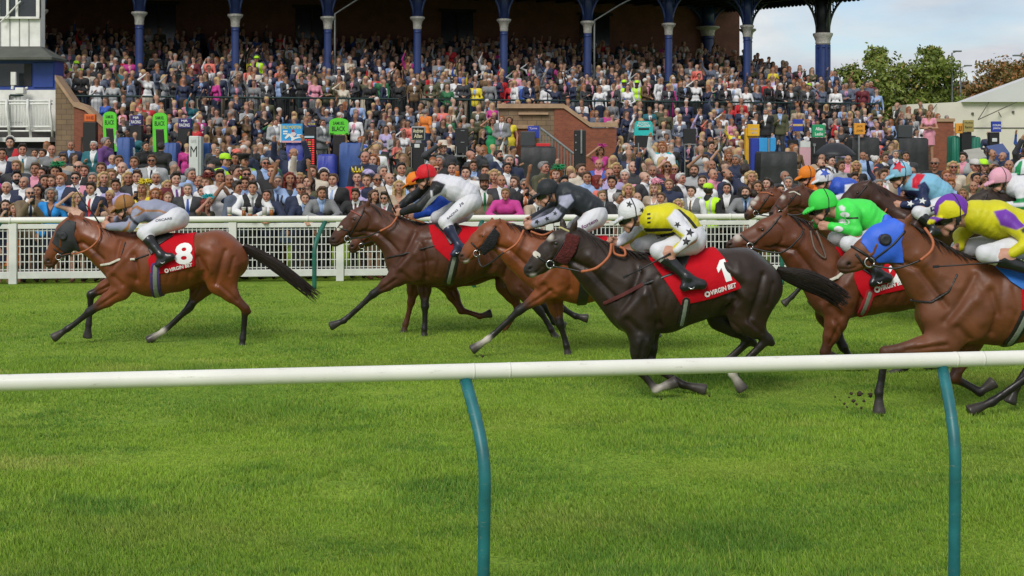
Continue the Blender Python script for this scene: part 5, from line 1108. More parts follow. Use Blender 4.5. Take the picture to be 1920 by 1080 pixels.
J2 = jockey('jockey in a red cap, white body and black sleeves pushing on the dark bay', 'B', 159, (588, 126, 55), 10, [(672, 178, 52), (738, 202, 60), (800, 232, 56), (818, 262, 50)],
    [(-1, (655, 195), (565, 285), (478, 315), (438, 322)), (1, (600, 190), (510, 248), (455, 290), (432, 305))], [(-1, (808, 272), (690, 362), (762, 478), (785, 490), (735, 520)), (1, (800, 275), (640, 350), (720, 470), (745, 480), (700, 505))],
    (.62, .012, .022), (.66, .66, .70), [([(585, 160), (650, 158), (692, 176), (672, 215), (620, 245), (560, 330), (420, 345), (405, 290), (490, 210)], (.018, .02, .02)), ([(618, 205), (628, 205), (632, 240), (622, 240)], (.6, .6, .6))], bootm=mat('navy_boot', (.014, .02, .055), .3, noise=.1, spec=.6))
writing(J2, 'br', 'JS', (762, 282), (785, 268), 15, INK); writing(J2, 'br', 'RACING', (705, 345), (755, 300), 10, INK); stirrup(J2, (785, 490), (735, 520))
whip(J2, [(440, 318, -.10), (425, 285, -.12), (398, 210, -.14), (370, 140, -.16)], 'black whip held up in front of the red capped jockey')
J2b = jockey('jockey in an orange cap and bright blue sleeves hidden beyond the red capped rider', 'B', 154, (532, 160, 50), 12, [(620, 225, 48), (690, 258, 54), (755, 285, 52), (780, 310, 48)],
    [(-1, (690, 272), (615, 310), (548, 332), (515, 340)), (1, (610, 250), (560, 300), (520, 330), (500, 335))], [(-1, (775, 318), (640, 385), (720, 480), (740, 490), (690, 520)), (1, (770, 318), (630, 380), (710, 480), (730, 490), (690, 515))],
    (.72, .20, .012), (.018, .085, .52), dy=0)
J3 = jockey('jockey in a black cap and black silks with starred grey sleeves on the bright bay', 'B', 175, (1203, 206, 61), 12, [(1300, 228, 62), (1368, 262, 66), (1428, 300, 60), (1448, 335, 56)],
    [(-1, (1305, 265), (1248, 335), (1140, 376), (1084, 390)), (1, (1285, 260), (1205, 320), (1130, 352), (1090, 378))], [(-1, (1440, 345), (1350, 405), (1420, 520), (1445, 530), (1380, 560)), (1, (1430, 345), (1345, 400), (1410, 515), (1440, 525), (1370, 555))],
    (.020, .024, .026), (.022, .027, .032), [([(1262, 235), (1320, 225), (1335, 255), (1300, 295), (1258, 270)], (.36, .37, .47)), ([(1120, 360), (1200, 310), (1245, 292), (1275, 320), (1250, 350), (1130, 400), (1100, 395)], (.36, .37, .47))])
writing(J3, 'br', 'fortem', (1372, 388), (1452, 350), 20, PINKINK); stars(J3, 'silks', [(1150, 362, 15, .3), (1200, 345, 14, .8), (1240, 318, 13, .1)], BLACKC)
J4 = jockey('jockey in a white cap with black stars and yellow and white silks on number one', 'C', 210, (757, 182, 64), 17, [(852, 215, 60), (922, 216, 68), (990, 246, 64), (1028, 296, 58)],
    [(-1, (938, 218), (1008, 288), (942, 338), (893, 368), .32), (1, (850, 235), (762, 295), (706, 322), (664, 318))], [(-1, (1018, 312), (868, 345), (985, 455), (1050, 486), (972, 498)), (1, (1015, 312), (800, 325), (900, 440), (950, 470), (880, 480))],
    (.70, .70, .72), (.62, .56, .012), [([(905, 205), (945, 165), (980, 185), (1015, 240), (1050, 290), (1030, 325), (960, 360), (900, 360), (940, 320), (975, 275), (925, 240)], (.70, .70, .74)), ([(690, 300), (740, 262), (800, 235), (815, 262), (780, 300), (700, 345)], (.70, .70, .74))])
stars(J4, 'cap', [(748, 146, 16, .2), (804, 172, 14, .4), (700, 188, 11, .1)], BLACKC); stars(J4, 'silks', [(998, 262, 20, .3), (980, 300, 21, .1), (948, 230, 15, .6)], BLACKC); stirrup(J4, (1050, 486), (972, 498))
for q_ in ([(812, 251), (930, 249), (930, 262), (812, 269)], [(867, 284), (930, 268), (940, 262), (948, 272), (935, 282), (870, 298)], [(956, 166), (970, 168), (1010, 205), (1052, 258), (1040, 264), (1000, 214)]): patch(J4, 'silks', q_, BLACKC, 'dark_band')
for yy in (192, 210, 228): patch(J4, 'silks', [(824, yy-7), (838, yy-9), (837, yy-1), (823, yy+1)], BLACKC, 'chest_bar')
whip(J4, [(915, 352, -.34), (885, 368, -.34), (800, 412, -.34), (722, 452, -.34)], 'dark whip pointing down from the hand of the jockey in yellow and white')
J5 = jockey('jockey in a bright green cap and bright green silks with white spots', 'D', 188, (425, 192, 60), 12, [(525, 228, 54), (590, 240, 58), (640, 275, 52), (645, 315, 46)],
    [(-1, (530, 235), (538, 298), (450, 282), (365, 284)), (1, (515, 240), (440, 262), (405, 280), (372, 292))], [(-1, (640, 328), (505, 348), (612, 452), (655, 478), (592, 498)), (1, (640, 328), (500, 340), (600, 445), (640, 470), (580, 490))],
    (.055, .66, .075), (.060, .70, .085), [([(484, 205), (495, 198), (505, 208), (500, 222), (488, 220)], (.72, .74, .74))])
g5 = J5['g']
def spot(J, x, y, r, m=WHITEC):
    g = J['g']; p = g((x, y)); q = [(p[0], p[2])]+[(p[0]+g.r(r)*1.35*math.cos(t), p[2]+g.r(r)*math.sin(t)) for t in [2*math.pi*i/16 for i in range(16)]]; mark(J, 'silks', q, [(0, 1+i, 1+(i+1) % 16) for i in range(16)], m, 'spot')
for x, y, r in ((499, 263, 11), (472, 291, 12), (500, 235, 10)): spot(J5, x, y, r)
patch(J5, 'silks', [(502, 245), (545, 243), (548, 249), (503, 251)], BLACKC, 'arm_band'); stirrup(J5, (655, 478), (592, 498))
J6 = jockey('jockey in a purple and yellow quartered cap and yellow silks with a purple sleeve', 'D', 224, (936, 222, 72), 13, [(1040, 245, 64), (1115, 258, 72), (1200, 292, 70), (1270, 335, 62)],
    [(-1, (1128, 258), (1208, 335), (1130, 382), (1082, 408), .31), (1, (1060, 270), (1010, 330), (990, 370), (960, 385))], [(-1, (1260, 350), (1035, 385), (1225, 455), (1260, 470), (1190, 500)), (1, (1250, 350), (1010, 380), (1130, 470), (1160, 490), (1100, 510))],
    (.155, .035, .36), (.60, .56, .014), [([(1082, 222), (1130, 212), (1170, 240), (1190, 275), (1150, 292), (1100, 275)], (.155, .035, .36)), ([(1165, 290), (1192, 275), (1204, 282), (1172, 305)], (.015, .015, .015))],
    [([(876, 248), (884, 200), (906, 180), (936, 182), (976, 232), (945, 246), (915, 253)], (.68, .62, .012)), ([(840, 258), (862, 254), (864, 275), (842, 278)], (.68, .62, .012))], face=(.50, .26, .185))
whip(J6, [(1110, 408, -.33), (1070, 415, -.33), (950, 424, -.33), (832, 432, -.33)], 'long black whip lying level along the neck of the blue hooded horse')
J7 = jockey('jockey in an orange cap and orange silks at the back of the group', 'D', 143, (365, 78, 37), 8, [(408, 120, 36), (450, 138, 40), (488, 158, 36), (500, 176, 33)],
    [(-1, (408, 128), (380, 165), (350, 160), (328, 155)), (1, (400, 128), (365, 155), (340, 152), (322, 150))], [(-1, (498, 182), (400, 210), (450, 270), (465, 278), (430, 292)), (1, (498, 182), (400, 210), (450, 270), (465, 278), (430, 292))], (.70, .20, .012), (.68, .17, .018), h=.011)
J8 = jockey('jockey in a white cap with a blue star and blue silks with white sleeves', 'D', 147, (432, 93, 38), 8, [(488, 128, 38), (528, 138, 42), (565, 160, 38), (578, 180, 34)],
    [(-1, (515, 130), (520, 168), (470, 172), (440, 172)), (1, (490, 140), (460, 170), (440, 170), (425, 170))], [(-1, (575, 186), (480, 220), (530, 285), (548, 292), (510, 305)), (1, (575, 186), (480, 220), (530, 285), (548, 292), (510, 305))], (.68, .69, .72), (.03, .085, .45), [([(500, 118), (540, 112), (560, 135), (545, 165), (480, 190), (430, 185), (470, 160), (500, 150)], (.68, .69, .72))], h=.011)
stars(J8, 'cap', [(432, 72, 22, .5)], mat('blue_star', (.03, .085, .45), .6), 5, .4)
NAVY = (.016, .026, .085); SKYB = (.20, .45, .62)
J9 = jockey('jockey in a light blue cap with a red star and navy sleeves with white stars', 'D', 152, (735, 70, 46), 9, [(798, 122, 46), (850, 130, 52), (895, 155, 48), (908, 185, 44)],
    [(-1, (800, 138), (815, 192), (735, 198), (672, 195)), (1, (780, 140), (800, 168), (775, 165), (752, 160))], [(-1, (905, 195), (785, 225), (840, 290), (858, 298), (820, 312)), (1, (905, 195), (790, 225), (840, 290), (858, 298), (820, 312))],
    (.26, .52, .68), SKYB, [([(775, 95), (800, 72), (830, 78), (800, 110), (785, 135), (770, 130)], (.55, .012, .03)), ([(785, 120), (820, 105), (838, 135), (830, 205), (740, 215), (660, 212), (660, 180), (745, 180), (795, 170)], NAVY), ([(745, 140), (800, 140), (800, 170), (745, 172)], NAVY)], h=.011)
stars(J9, 'cap', [(722, 46, 26, .45)], mat('red_star', (.55, .012, .03), .6), 5, .45); stars(J9, 'silks', [(800, 180, 14, .2), (758, 192, 14, .4)], WHITEC)
patch(J9, 'br', [(828, 206), (895, 186), (898, 200), (832, 224)], mat('navy_patch', (.018, .03, .07), .6), 'sponsor_panel'); writing(J9, 'br', 'Racing', (838, 212), (888, 197), 12, WHITEC, bold=.01)
J10 = jockey('jockey in a pale pink cap with white silks and green hooped sleeves', 'D', 152, (1130, 94, 47), 9, [(1195, 128, 46), (1245, 138, 52), (1290, 162, 48), (1305, 190, 44)],
    [(-1, (1196, 145), (1195, 200), (1125, 200), (1085, 210)), (1, (1180, 145), (1150, 190), (1110, 195), (1080, 200))], [(-1, (1302, 198), (1185, 240), (1240, 300), (1258, 308), (1220, 322)), (1, (1302, 198), (1185, 240), (1240, 300), (1258, 308), (1220, 322))],
    (.72, .36, .45), (.66, .66, .68), [([(1110, 178), (1140, 178), (1140, 215), (1110, 215)], (.018, .24, .075)), ([(1160, 175), (1215, 165), (1215, 185), (1160, 190)], (.018, .24, .075)), ([(1165, 205), (1220, 200), (1220, 220), (1165, 222)], (.018, .24, .075))], h=.011)
J11 = jockey('jockey in a green and white striped cap at the very edge behind the pink cap', 'D', 150, (1228, 60, 46), 9, [(1290, 110, 46), (1340, 125, 52), (1385, 150, 48), (1400, 180, 44)],
    [(-1, (1290, 130), (1285, 175), (1240, 190), (1200, 200)), (1, (1280, 130), (1260, 170), (1230, 180), (1200, 190))], [(-1, (1395, 190), (1290, 220), (1340, 290), (1358, 298), (1320, 312)), (1, (1395, 190), (1290, 220), (1340, 290), (1358, 298), (1320, 312))],
    (.66, .68, .68), (.66, .66, .68), [], [([(1190, 50), (1205, 28), (1216, 22), (1206, 52), (1204, 80), (1188, 80)], (.018, .26, .085)), ([(1226, 20), (1240, 20), (1236, 80), (1220, 80)], (.018, .26, .085)), ([(1252, 22), (1268, 34), (1262, 82), (1248, 82)], (.018, .26, .085))], h=.011)
# ------------------------------------------------------------------ racegoers
PSKIN = mat('racegoer_skin', attr=True, obcol=True, rough=.5, noise=.06, nscale=16, spec=.35); CLOTH = mat('clothing', obcol=True, rough=.75, noise=.12, nscale=7, bump=.5, bscale=9, sheen=.1); PHAIR = mat('racegoer_hair', obcol=True, rough=.5, noise=.3, nscale=26, bump=.6, bscale=45, spec=.4)
SUNG = mat('dark_lens', (.008, .008, .009), .15, noise=.02); CROWDM = mat('crowd_clothes', attr=True, rough=.7, noise=.08, nscale=5, bump=.3, bscale=9)
HEADZ = 1.635
POSES = {  # right / left: elbow, wrist
 'down': (((-.265, .03, 1.14), (-.255, -.07, .90)), ((.265, .03, 1.14), (.255, -.07, .90))),
 'folded': (((-.275, -.04, 1.15), (.03, -.235, 1.17)), ((.275, -.04, 1.14), (-.03, -.24, 1.13))),
 'clasp': (((-.26, -.02, 1.13), (-.045, -.25, 1.04)), ((.26, -.02, 1.13), (.045, -.25, 1.02))),
 'phone': (((-.20, -.22, 1.24), (-.06, -.33, 1.47)), ((.22, -.17, 1.17), (.05, -.30, 1.40))),
 'shade': (((-.37, -.10, 1.50), (-.13, -.14, 1.69)), ((.265, .03, 1.14), (.20, -.16, .95))),
 'raise': (((-.31, -.10, 1.64), (-.25, -.22, 1.90)), ((.26, -.02, 1.14), (.12, -.24, 1.10))),
 'cheer': (((-.33, -.12, 1.60), (-.27, -.24, 1.86)), ((.33, -.12, 1.60), (.28, -.22, 1.87))),
 'drink': (((-.25, -.08, 1.13), (-.10, -.30, 1.27)), ((.265, .02, 1.13), (.25, -.06, .90))),
 'lean': (((-.30, -.22, 1.16), (-.07, -.42, 1.10)), ((.30, -.22, 1.16), (.09, -.42, 1.10))),
}
SKIN_C = [(1, 1, 1), (.10, .08, .07), (.95, .55, .52), (.92, .70, .64), (.16, .06, .06)]
LEAN = R(24)
def up_xf(p, lean):
    if not lean: return np.array(p, float)
    p = np.array(p, float); y, z = p[1], p[2]-.95; c, s_ = math.cos(LEAN), math.sin(LEAN); return np.array([p[0], y*c-z*s_, .95+z*c+y*s_])
def head_prims(o, mouth='smile'):
    q = lambda x, y, z: np.array([x, y, z])+o
    pr = [prim(q(0, .010, 1.666), q(0, .004, 1.662), .0765, q=1.18, k=.02), prim(q(0, -.028, 1.640), q(0, -.036, 1.572), .062, .043, 1.12, k=.025), prim(q(0, -.064, 1.546), q(0, -.066, 1.546), .024, q=.9, k=.02),
          prim(q(0, -.100, 1.652), q(0, -.122, 1.614), .0095, .0145, 1, k=.012, c=3), prim(q(-.035, -.090, 1.668), q(.035, -.090, 1.668), .014, q=.8, k=.02), prim(q(-.02, -.094, 1.582), q(.02, -.094, 1.582), .010, q=.9, k=.012, c=2)]
    for sd in (-1, 1):
        pr += [prim(q(sd*.075, .012, 1.648), q(sd*.073, .008, 1.612), .017, .011, 1.2, k=.008, c=3), prim(q(sd*.040, -.064, 1.612), q(sd*.044, -.055, 1.600), .028, .026, 1, k=.025),
               prim(q(sd*.031, -.106, 1.648), q(sd*.031, -.104, 1.648), .019, k=.010, sub=True)]
    if mouth == 'shout': pr.append(prim(q(-.012, -.118, 1.574), q(.012, -.118, 1.570), .024, k=.006, sub=True))
    return pr
def face_paint(V, C, o, mouth):
    def spot(x, y, z, r, col, sx=1, sz=1):
        d = np.sqrt(((V[:, 0]-o[0]-x)/sx)**2+(V[:, 1]-o[1]-y)**2*.6+((V[:, 2]-o[2]-z)/sz)**2); w = np.clip(1.6-d/r, 0, 1)[:, None]; return C*(1-w)+np.array(col)*w
    for sd in (-1, 1):
        C = spot(sd*.031, -.090, 1.647, .0095, (.14, .11, .10), 1.5, .8); C = spot(sd*.033, -.098, 1.670, .008, (.38, .27, .20), 2.4, .7); C = spot(sd*.050, -.075, 1.605, .022, (1.05, .80, .75))
    C = spot(0, -.105, 1.581, .009, (.80, .42, .40), 2.4, .8)
    if mouth == 'shout': C = spot(0, -.098, 1.572, .016, (.14, .05, .05), 1.2, 1.1)
    if mouth == 'grin': C = spot(0, -.108, 1.578, .0075, (1.2, 1.2, 1.15), 2.2, .7)
    return C
def limbs(pose, fem, lean):
    w = .175 if fem else .20; X = lambda p: up_xf(p, lean); arms = []; hands = []
    for sd, (el, wr) in zip((-1, 1), POSES[pose]):
        S = X((sd*w, 0, 1.425)); raised = el[2] > 1.4
        if lean: E = np.array([sd*.31, -.36, 1.20]); W = np.array(wr)+np.array([0, -.16, .02])
        else: E, W = np.array(el, float), np.array(wr, float)
        f = .82 if fem else 1
        arms.append((S, E, W, f, sd)); d = W-E; d /= np.linalg.norm(d)
        if pose in ('folded', 'lean', 'clasp'): d = d*.6+np.array([-sd*.5, -.1, -.1]); d /= np.linalg.norm(d)
        up = np.array([0, 0, 1.0]) if abs(d[2]) < .8 else np.array([0, -1.0, 0]); hp = [prim(W-d*.02, W+d*.04, .026, .030, .9, k=.02), prim(W+d*.03, W+d*.085, .033, .030, .75, k=.02)]
        for i in range(4): b = W+d*.085+np.cross(d, up)*(.027-.018*i); hp.append(prim(b, b+d*(.05-.004*abs(i-1.4)*2)+np.array([-sd*.008, 0, -.012]), .0095, .008, k=.004))
        b = W+d*.03-np.cross(d, up)*(-.03*sd)+up*.01; hp.append(prim(b, b+d*.05+up*.018, .012, .009, k=.008)); hands += hp
    return arms, hands
def torso_prims(fem, lean):
    X = lambda x, y, z: up_xf((x, y, z), lean)
    if fem:
        t = [prim(X(-.075, 0, 1.34), X(.075, 0, 1.34), .100, q=.9, k=.05), prim(X(-.045, 0, 1.12), X(.045, 0, 1.12), .095, q=.9, k=.06), prim(X(-.075, .01, .95), X(.075, .01, .95), .115, q=.95, k=.06)]
        t += [prim(X(sd*.065, -.075, 1.285), X(sd*.067, -.08, 1.28), .066, k=.03) for sd in (-1, 1)]+[prim(X(sd*.09, 0, 1.42), X(sd*.165, 0, 1.415), .055, .052, k=.03) for sd in (-1, 1)]
    else:
        t = [prim(X(-.09, 0, 1.34), X(.09, 0, 1.34), .118, q=.95, k=.05), prim(X(-.07, -.01, 1.10), X(.07, -.01, 1.10), .115, q=1.0, k=.06), prim(X(-.075, 0, .95), X(.075, 0, .95), .115, q=1.0, k=.06)]
        t += [prim(X(sd*.10, 0, 1.44), X(sd*.19, 0, 1.425), .062, .062, k=.03) for sd in (-1, 1)]
    return t
def legs_prims(fem):
    o = []
    for sd in (-1, 1): o += [prim((sd*.085, 0, .90), (sd*.095, -.01, .50), .088, .056, 1, k=.04), prim((sd*.095, -.01, .50), (sd*.10, .02, .09), .055, .038, 1, k=.03), prim((sd*.10, .03, .06), (sd*.115, -.12, .04), .040, .032, .9, k=.03)]
    return o
def arm_prims(arms, cut=1.0):
    o = []
    for S, E, W, f, sd in arms: W2 = E+(W-E)*cut; o += [prim(S, E, .058*f, .045*f, k=.03), prim(E, W2, .044*f, (.044+(.030-.044)*cut)*f, k=.02)]
    return o
CACHE = {}
def gmesh(name, prims, h, infl, m, clip=None, col=None, rel=1):
    f = Field(prims, h, infl=infl)
    if clip is not None: f.D = clip(f)
    V, Q = nets(f.D, f.lo, h); V = relax(V, Q, rel, .45); return f, mesh_np(name, V, [Q], m, None if col is None else col(V))
def kit(pose, fem, mouth='smile'):
    """meshes for one build and pose, shared by everyone who stands that way"""
    key = (pose, fem, mouth)
    if key in CACHE: return CACHE[key]
    lean = pose == 'lean'; arms, hands = limbs(pose, fem, lean); tor = torso_prims(fem, lean); hd = up_xf((0, 0, HEADZ), lean)-np.array([0, 0, HEADZ])
    if lean: hd = hd+np.array([0, .02, .0])
    neck = [prim(up_xf((0, .015, 1.43), lean), np.array([0, -.002, 1.57])+hd, .060 if not fem else .050, .052 if not fem else .044, 1, k=.03)]
    hp = head_prims(hd, mouth)+neck; fh = Field(hp, .0085); Vh, Qh = nets(fh.D, fh.lo, .0085); Vh = relax(Vh, Qh, 1, .35); Ch = face_paint(Vh, colours(Vh, hp, SKIN_C, .005), hd, mouth)
    bp = tor+arm_prims(arms)+hands+legs_prims(fem); fb = Field(bp, .012); Vb, Qb = nets(fb.D, fb.lo, .012); Cb = np.tile([1, .97, .95], (len(Vb), 1))
    if fem: Cb[Vb[:, 2] < .1] = (.3, .2, .2)
    else: Cb[Vb[:, 2] < .1] = (.05, .04, .04)
    k = dict(body=mesh_np('person', np.concatenate([Vh, Vb]), [np.concatenate([Qh, Qb+len(Vh)])], PSKIN, np.concatenate([Ch, Cb])), head=Vector(hd), z=HEADZ+hd[2], lean=lean, arms=arms)
    vtop = up_xf((0, -.1, 1.50), lean); 
    def vcut(f, zb, w):
        X, Y, Z = f.grid(); z1 = 1.53; d = poly_sd([(0, zb), (-w, z1), (w, z1)], f.ax[0][:, None], f.ax[2][None, :])[:, None, :]
        return np.maximum(f.D, np.where(Y < (.0 if not lean else -.10), -d, -9).astype(np.float32))
    zc = lambda z: up_xf((0, 0, z), lean)[2]
    def hem(f, z): X, Y, Z = f.grid(); return np.maximum(f.D, (z-Z).astype(np.float32)+0*X)
    if not fem:
        k['jacket'] = gmesh('jacket', tor+arm_prims(arms, .93)+[prim((-.08, 0, .84), (.08, 0, .84), .12, q=1.0, k=.06)], .014, .020, CLOTH, clip=lambda f: np.maximum(vcut(f, zc(1.13), .085), hem(f, .80)))[1]
        fs, k['shirt'] = gmesh('shirt', tor[:2]+tor[3:]+[prim(up_xf((0, .012, 1.47), lean), up_xf((0, .004, 1.50), lean), .070, .066, 1, k=.02)], .013, .009, CLOTH, clip=lambda f: hem(f, .98))
        k['shirt_full'] = gmesh('shirt', tor+arm_prims(arms, .95)+[prim(up_xf((0, .012, 1.47), lean), up_xf((0, .004, 1.50), lean), .068, .064, 1, k=.02)], .014, .015, CLOTH, clip=lambda f: hem(f, .88))[1]
        k['tee'] = gmesh('t_shirt', tor+arm_prims([(S, S+(E-S)*.62, S+(E-S)*.75, f, sd) for S, E, W, f, sd in arms], 1), .014, .015, CLOTH, clip=lambda f: hem(f, .86))[1]
        k['waistcoat'] = gmesh('waistcoat', tor, .013, .018, CLOTH, clip=lambda f: np.maximum(vcut(f, zc(1.24), .085), hem(f, .93)))[1]
        d = tor[0]; shx = shell_mesh(fs, lambda X, Z: poly_sd([(-.014, zc(1.475)), (.014, zc(1.475)), (.020, zc(1.44)), (.032, zc(1.16)), (0, zc(1.11)), (-.032, zc(1.16)), (-.020, zc(1.44))], X, Z), .007, CLOTH, 'tie', ymax=(-.02 if not lean else -.12)); k['tie'] = shx
        k['trousers'] = gmesh('trousers', legs_prims(False)+[prim((-.07, 0, .95), (.07, 0, .95), .118, k=.05)], .016, .014, CLOTH, clip=lambda f: hem(f, .06))[1]
    else:
        skirt = [prim((-.075, .01, .95), (.075, .01, .95), .118, q=.98, k=.05), prim((-.04, .0, .86), (-.06, 0, .55), .13, .13, 1, k=.05), prim((.04, 0, .86), (.06, 0, .55), .13, .13, 1, k=.05)]
        k['dress'] = gmesh('dress', tor+skirt+arm_prims([(S, S+(E-S)*.35, S+(E-S)*.45, f, sd) for S, E, W, f, sd in arms], 1), .014, .013, CLOTH, clip=lambda f: np.maximum(vcut(f, zc(1.32), .10), hem(f, .56)))[1]
        k['strapless'] = gmesh('dress', tor+skirt, .014, .013, CLOTH, clip=lambda f: (lambda X, Y, Z: np.maximum(np.maximum(f.D, (.56-Z)+0*X), (Z-zc(1.36))+0*X).astype(np.float32))(*f.grid()))[1]
        k['blazer'] = gmesh('blazer', tor+arm_prims(arms, .9)+[prim((-.07, 0, .88), (.07, 0, .88), .115, k=.06)], .014, .019, CLOTH, clip=lambda f: np.maximum(vcut(f, zc(1.16), .085), hem(f, .84)))[1]
    CACHE[key] = k; return k
def shell_mesh(fld, sd, off, m, name, ymax=None, f=2):
    X, Z = fld.ax[0], fld.ax[2]; g = sd(X[:, None], Z[None, :]); ok = g < .03; i = np.where(ok.any(1))[0]; k = np.where(ok.any(0))[0]; i0, i1, k0, k1 = max(i[0]-1, 0), i[-1]+2, max(k[0]-1, 0), k[-1]+2
    D = upsample(fld.D[i0:i1, :, k0:k1]-off, f); h = fld.h/f; lo = fld.lo+np.array([i0, 0, k0])*fld.h; xs_ = lo[0]+h*np.arange(D.shape[0]); zs_ = lo[2]+h*np.arange(D.shape[2]); yv = lo[1]+h*np.arange(D.shape[1])
    D = np.maximum(D, sd(xs_[:, None], zs_[None, :])[:, None, :].astype(np.float32)); D = np.maximum(D, (yv-ymax)[None, :, None]); D[0] = D[-1] = 9; D[:, :, 0] = D[:, :, -1] = 9; V, Q = nets(D, lo, h); return mesh_np(name, V, [Q], m)
# hair, hats and glasses fit the shared head
def hair_meshes():
    o = {}; q = np.array
    skull = lambda e: [prim((0, .011, 1.668), (0, .005, 1.664), .0765+e*.85, q=1.18, k=.02)]
    def cut(f, y0=-.052, z0=1.685, n=(-.86, -.5)):
        X, Y, Z = f.grid(); face = ((Y-y0)*n[0]+(Z-z0)*n[1]); low = (1.585-Z)
        f.D = f.D+.005*(np.sin(X*120+Z*50)*np.sin(Y*110+Z*70)).astype(np.float32); return np.maximum(np.maximum(f.D, face.astype(np.float32)+0*X), low.astype(np.float32)+0*X)
    o['short'] = gmesh('hair', skull(.014)+[prim((-.03, -.045, 1.725), (.03, -.050, 1.727), .030, k=.02)], .009, 0, PHAIR, clip=lambda f: cut(f))[1]
    o['quiff'] = gmesh('hair', skull(.016)+[prim((-.03, -.055, 1.740), (.035, -.050, 1.744), .036, k=.02), prim((0, .02, 1.735), (0, .03, 1.73), .045, k=.02)], .009, 0, PHAIR, clip=lambda f: cut(f, -.055, 1.69))[1]
    o['receding'] = gmesh('hair', skull(.009), .009, 0, PHAIR, clip=lambda f: cut(f, .0, 1.70, (-.95, .25)))[1]
    def fringe(f): X, Y, Z = f.grid(); return np.maximum(cut(f, -.01, 1.66, (-.95, .0)), (Z-1.70).astype(np.float32)+0*X)
    o['fringe'] = gmesh('hair', skull(.008), .009, 0, PHAIR, clip=fringe)[1]
    def lcut(f):
        X, Y, Z = f.grid(); f.D = f.D+.006*np.sin(X*95+np.sin(Z*38)*1.5).astype(np.float32)*np.ones_like(f.D); face = np.where(Z > 1.60, (Y+.050)*-.86+(Z-1.688)*-.5, -9)
        inner = np.where(Z < 1.66, .058-np.abs(X)*1.0-np.clip(Y+.03, 0, 1)*1.3, -9); return np.maximum(np.maximum(f.D, face.astype(np.float32)), inner.astype(np.float32))
    o['long'] = gmesh('hair', skull(.018)+[prim((-.075, .02, 1.66), (-.095, .015, 1.42), .042, .036, 1, k=.03), prim((.075, .02, 1.66), (.095, .015, 1.42), .042, .036, 1, k=.03), prim((0, .06, 1.66), (0, .085, 1.40), .078, .07, .7, k=.03), prim((-.03, -.045, 1.728), (.03, -.045, 1.728), .030, k=.02)], .010, 0, PHAIR, clip=lcut)[1]
    o['bob'] = gmesh('hair', skull(.020)+[prim((-.078, .01, 1.67), (-.085, .0, 1.545), .044, .036, 1.1, k=.03), prim((.078, .01, 1.67), (.085, .0, 1.545), .044, .036, 1.1, k=.03), prim((0, .06, 1.66), (0, .065, 1.54), .08, .07, .7, k=.03), prim((-.03, -.045, 1.728), (.03, -.045, 1.728), .030, k=.02)], .010, 0, PHAIR, clip=lcut)[1]
    o['bun'] = gmesh('hair', skull(.013)+[prim((0, .095, 1.72), (0, .10, 1.72), .045, k=.02)], .009, 0, PHAIR, clip=lambda f: cut(f, -.056, 1.70))[1]
    o['beard'] = gmesh('beard', [prim((-.05, -.055, 1.585), (0, -.072, 1.548), .035, .036, k=.02), prim((.05, -.055, 1.585), (0, -.072, 1.548), .035, .036, k=.02), prim((-.028, -.098, 1.596), (.028, -.098, 1.596), .0125, k=.01)], .008, 0, PHAIR, clip=lambda f: (lambda X, Y, Z: np.maximum(f.D, .016-np.sqrt((X/1.6)**2+((Z-1.580)*1.3)**2)).astype(np.float32) if False else f.D)(*f.grid()))[1]
    def me(mb, name, m):
        ob = mb.build(name, m); mesh = ob.data; bpy.data.objects.remove(ob); mesh.polygons.foreach_set('use_smooth', [True]*len(mesh.polygons)); return mesh
    g = MB()
    for sd in (-1, 1): g.lathe((sd*.033, -.108, 1.650), [(.018, 0), (.022, .004), (.018, .009)], 10, (0, -1, 0)); g.tube([(sd*.054, -.108, 1.655), (sd*.086, .0, 1.655)], .004, 5)
    g.tube([(-.012, -.115, 1.653), (.012, -.115, 1.653)], .004, 5); o['shades'] = me(g, 'sunglasses', SUNG)
    o['brim'] = me(MB().lathe((0, 0, 1.705), [(.155, 0), (.160, .006), (.105, .012), (.098, .02), (.094, .085), (.075, .105), (.03, .108)], 20), 'hat', CLOTH); o['wide'] = me(MB().lathe((0, 0, 1.71), [(.22, -.01), (.225, -.004), (.11, .012), (.096, .02), (.090, .075), (.05, .095), (.02, .096)], 24), 'hat', CLOTH)
    c = MB().lathe((0, .006, 1.685), [(.100, 0), (.104, .03), (.092, .075), (.06, .10), (.02, .108)], 18); c.box((0, -.125, 1.690), (.14, .09, .012)); o['cap'] = me(c, 'cap', CLOTH)
    c = MB().lathe((0, -.01, 1.700), [(.098, 0), (.12, .02), (.118, .045), (.06, .06), (.02, .062)], 18); o['flat'] = me(c, 'flat_cap', CLOTH)
    c = MB().lathe((0, .0, 1.69), [(.100, 0), (.102, .045), (.135, .075), (.12, .095), (.03, .10)], 18); c.box((0, -.12, 1.692), (.13, .06, .012)); o['police'] = me(c, 'peaked_cap', CLOTH)
    o['band'] = me(MB().tube([(.092*math.cos(t), .0+.01, 1.68+.100*math.sin(t)) for t in [math.pi*i/12 for i in range(13)]], .016, 8), 'headband', CLOTH)
    c = MB(); 
    for i in range(10): t = 2*math.pi*i/10; c.tube([(.085*math.cos(t), .01+.085*math.sin(t), 1.745), (.10*math.cos(t), .01+.10*math.sin(t), 1.81+.03*(i % 2))], [.014, .004], 5)
    c.lathe((0, .01, 1.735), [(.086, 0), (.09, .012), (.086, .024)], 18); o['crown'] = me(c, 'crown', CLOTH)
    rr = np.random.default_rng(5); n = 120; base = np.array([.045, -.02, 1.76]); d = rr.normal(0, 1, (n, 3)); d /= np.linalg.norm(d, axis=1)[:, None]; d[:, 2] = np.abs(d[:, 2])*.8+.1; t = np.linspace(0, 1, 5)[None, :, None]; L_ = rr.uniform(.07, .17, n)[:, None, None]
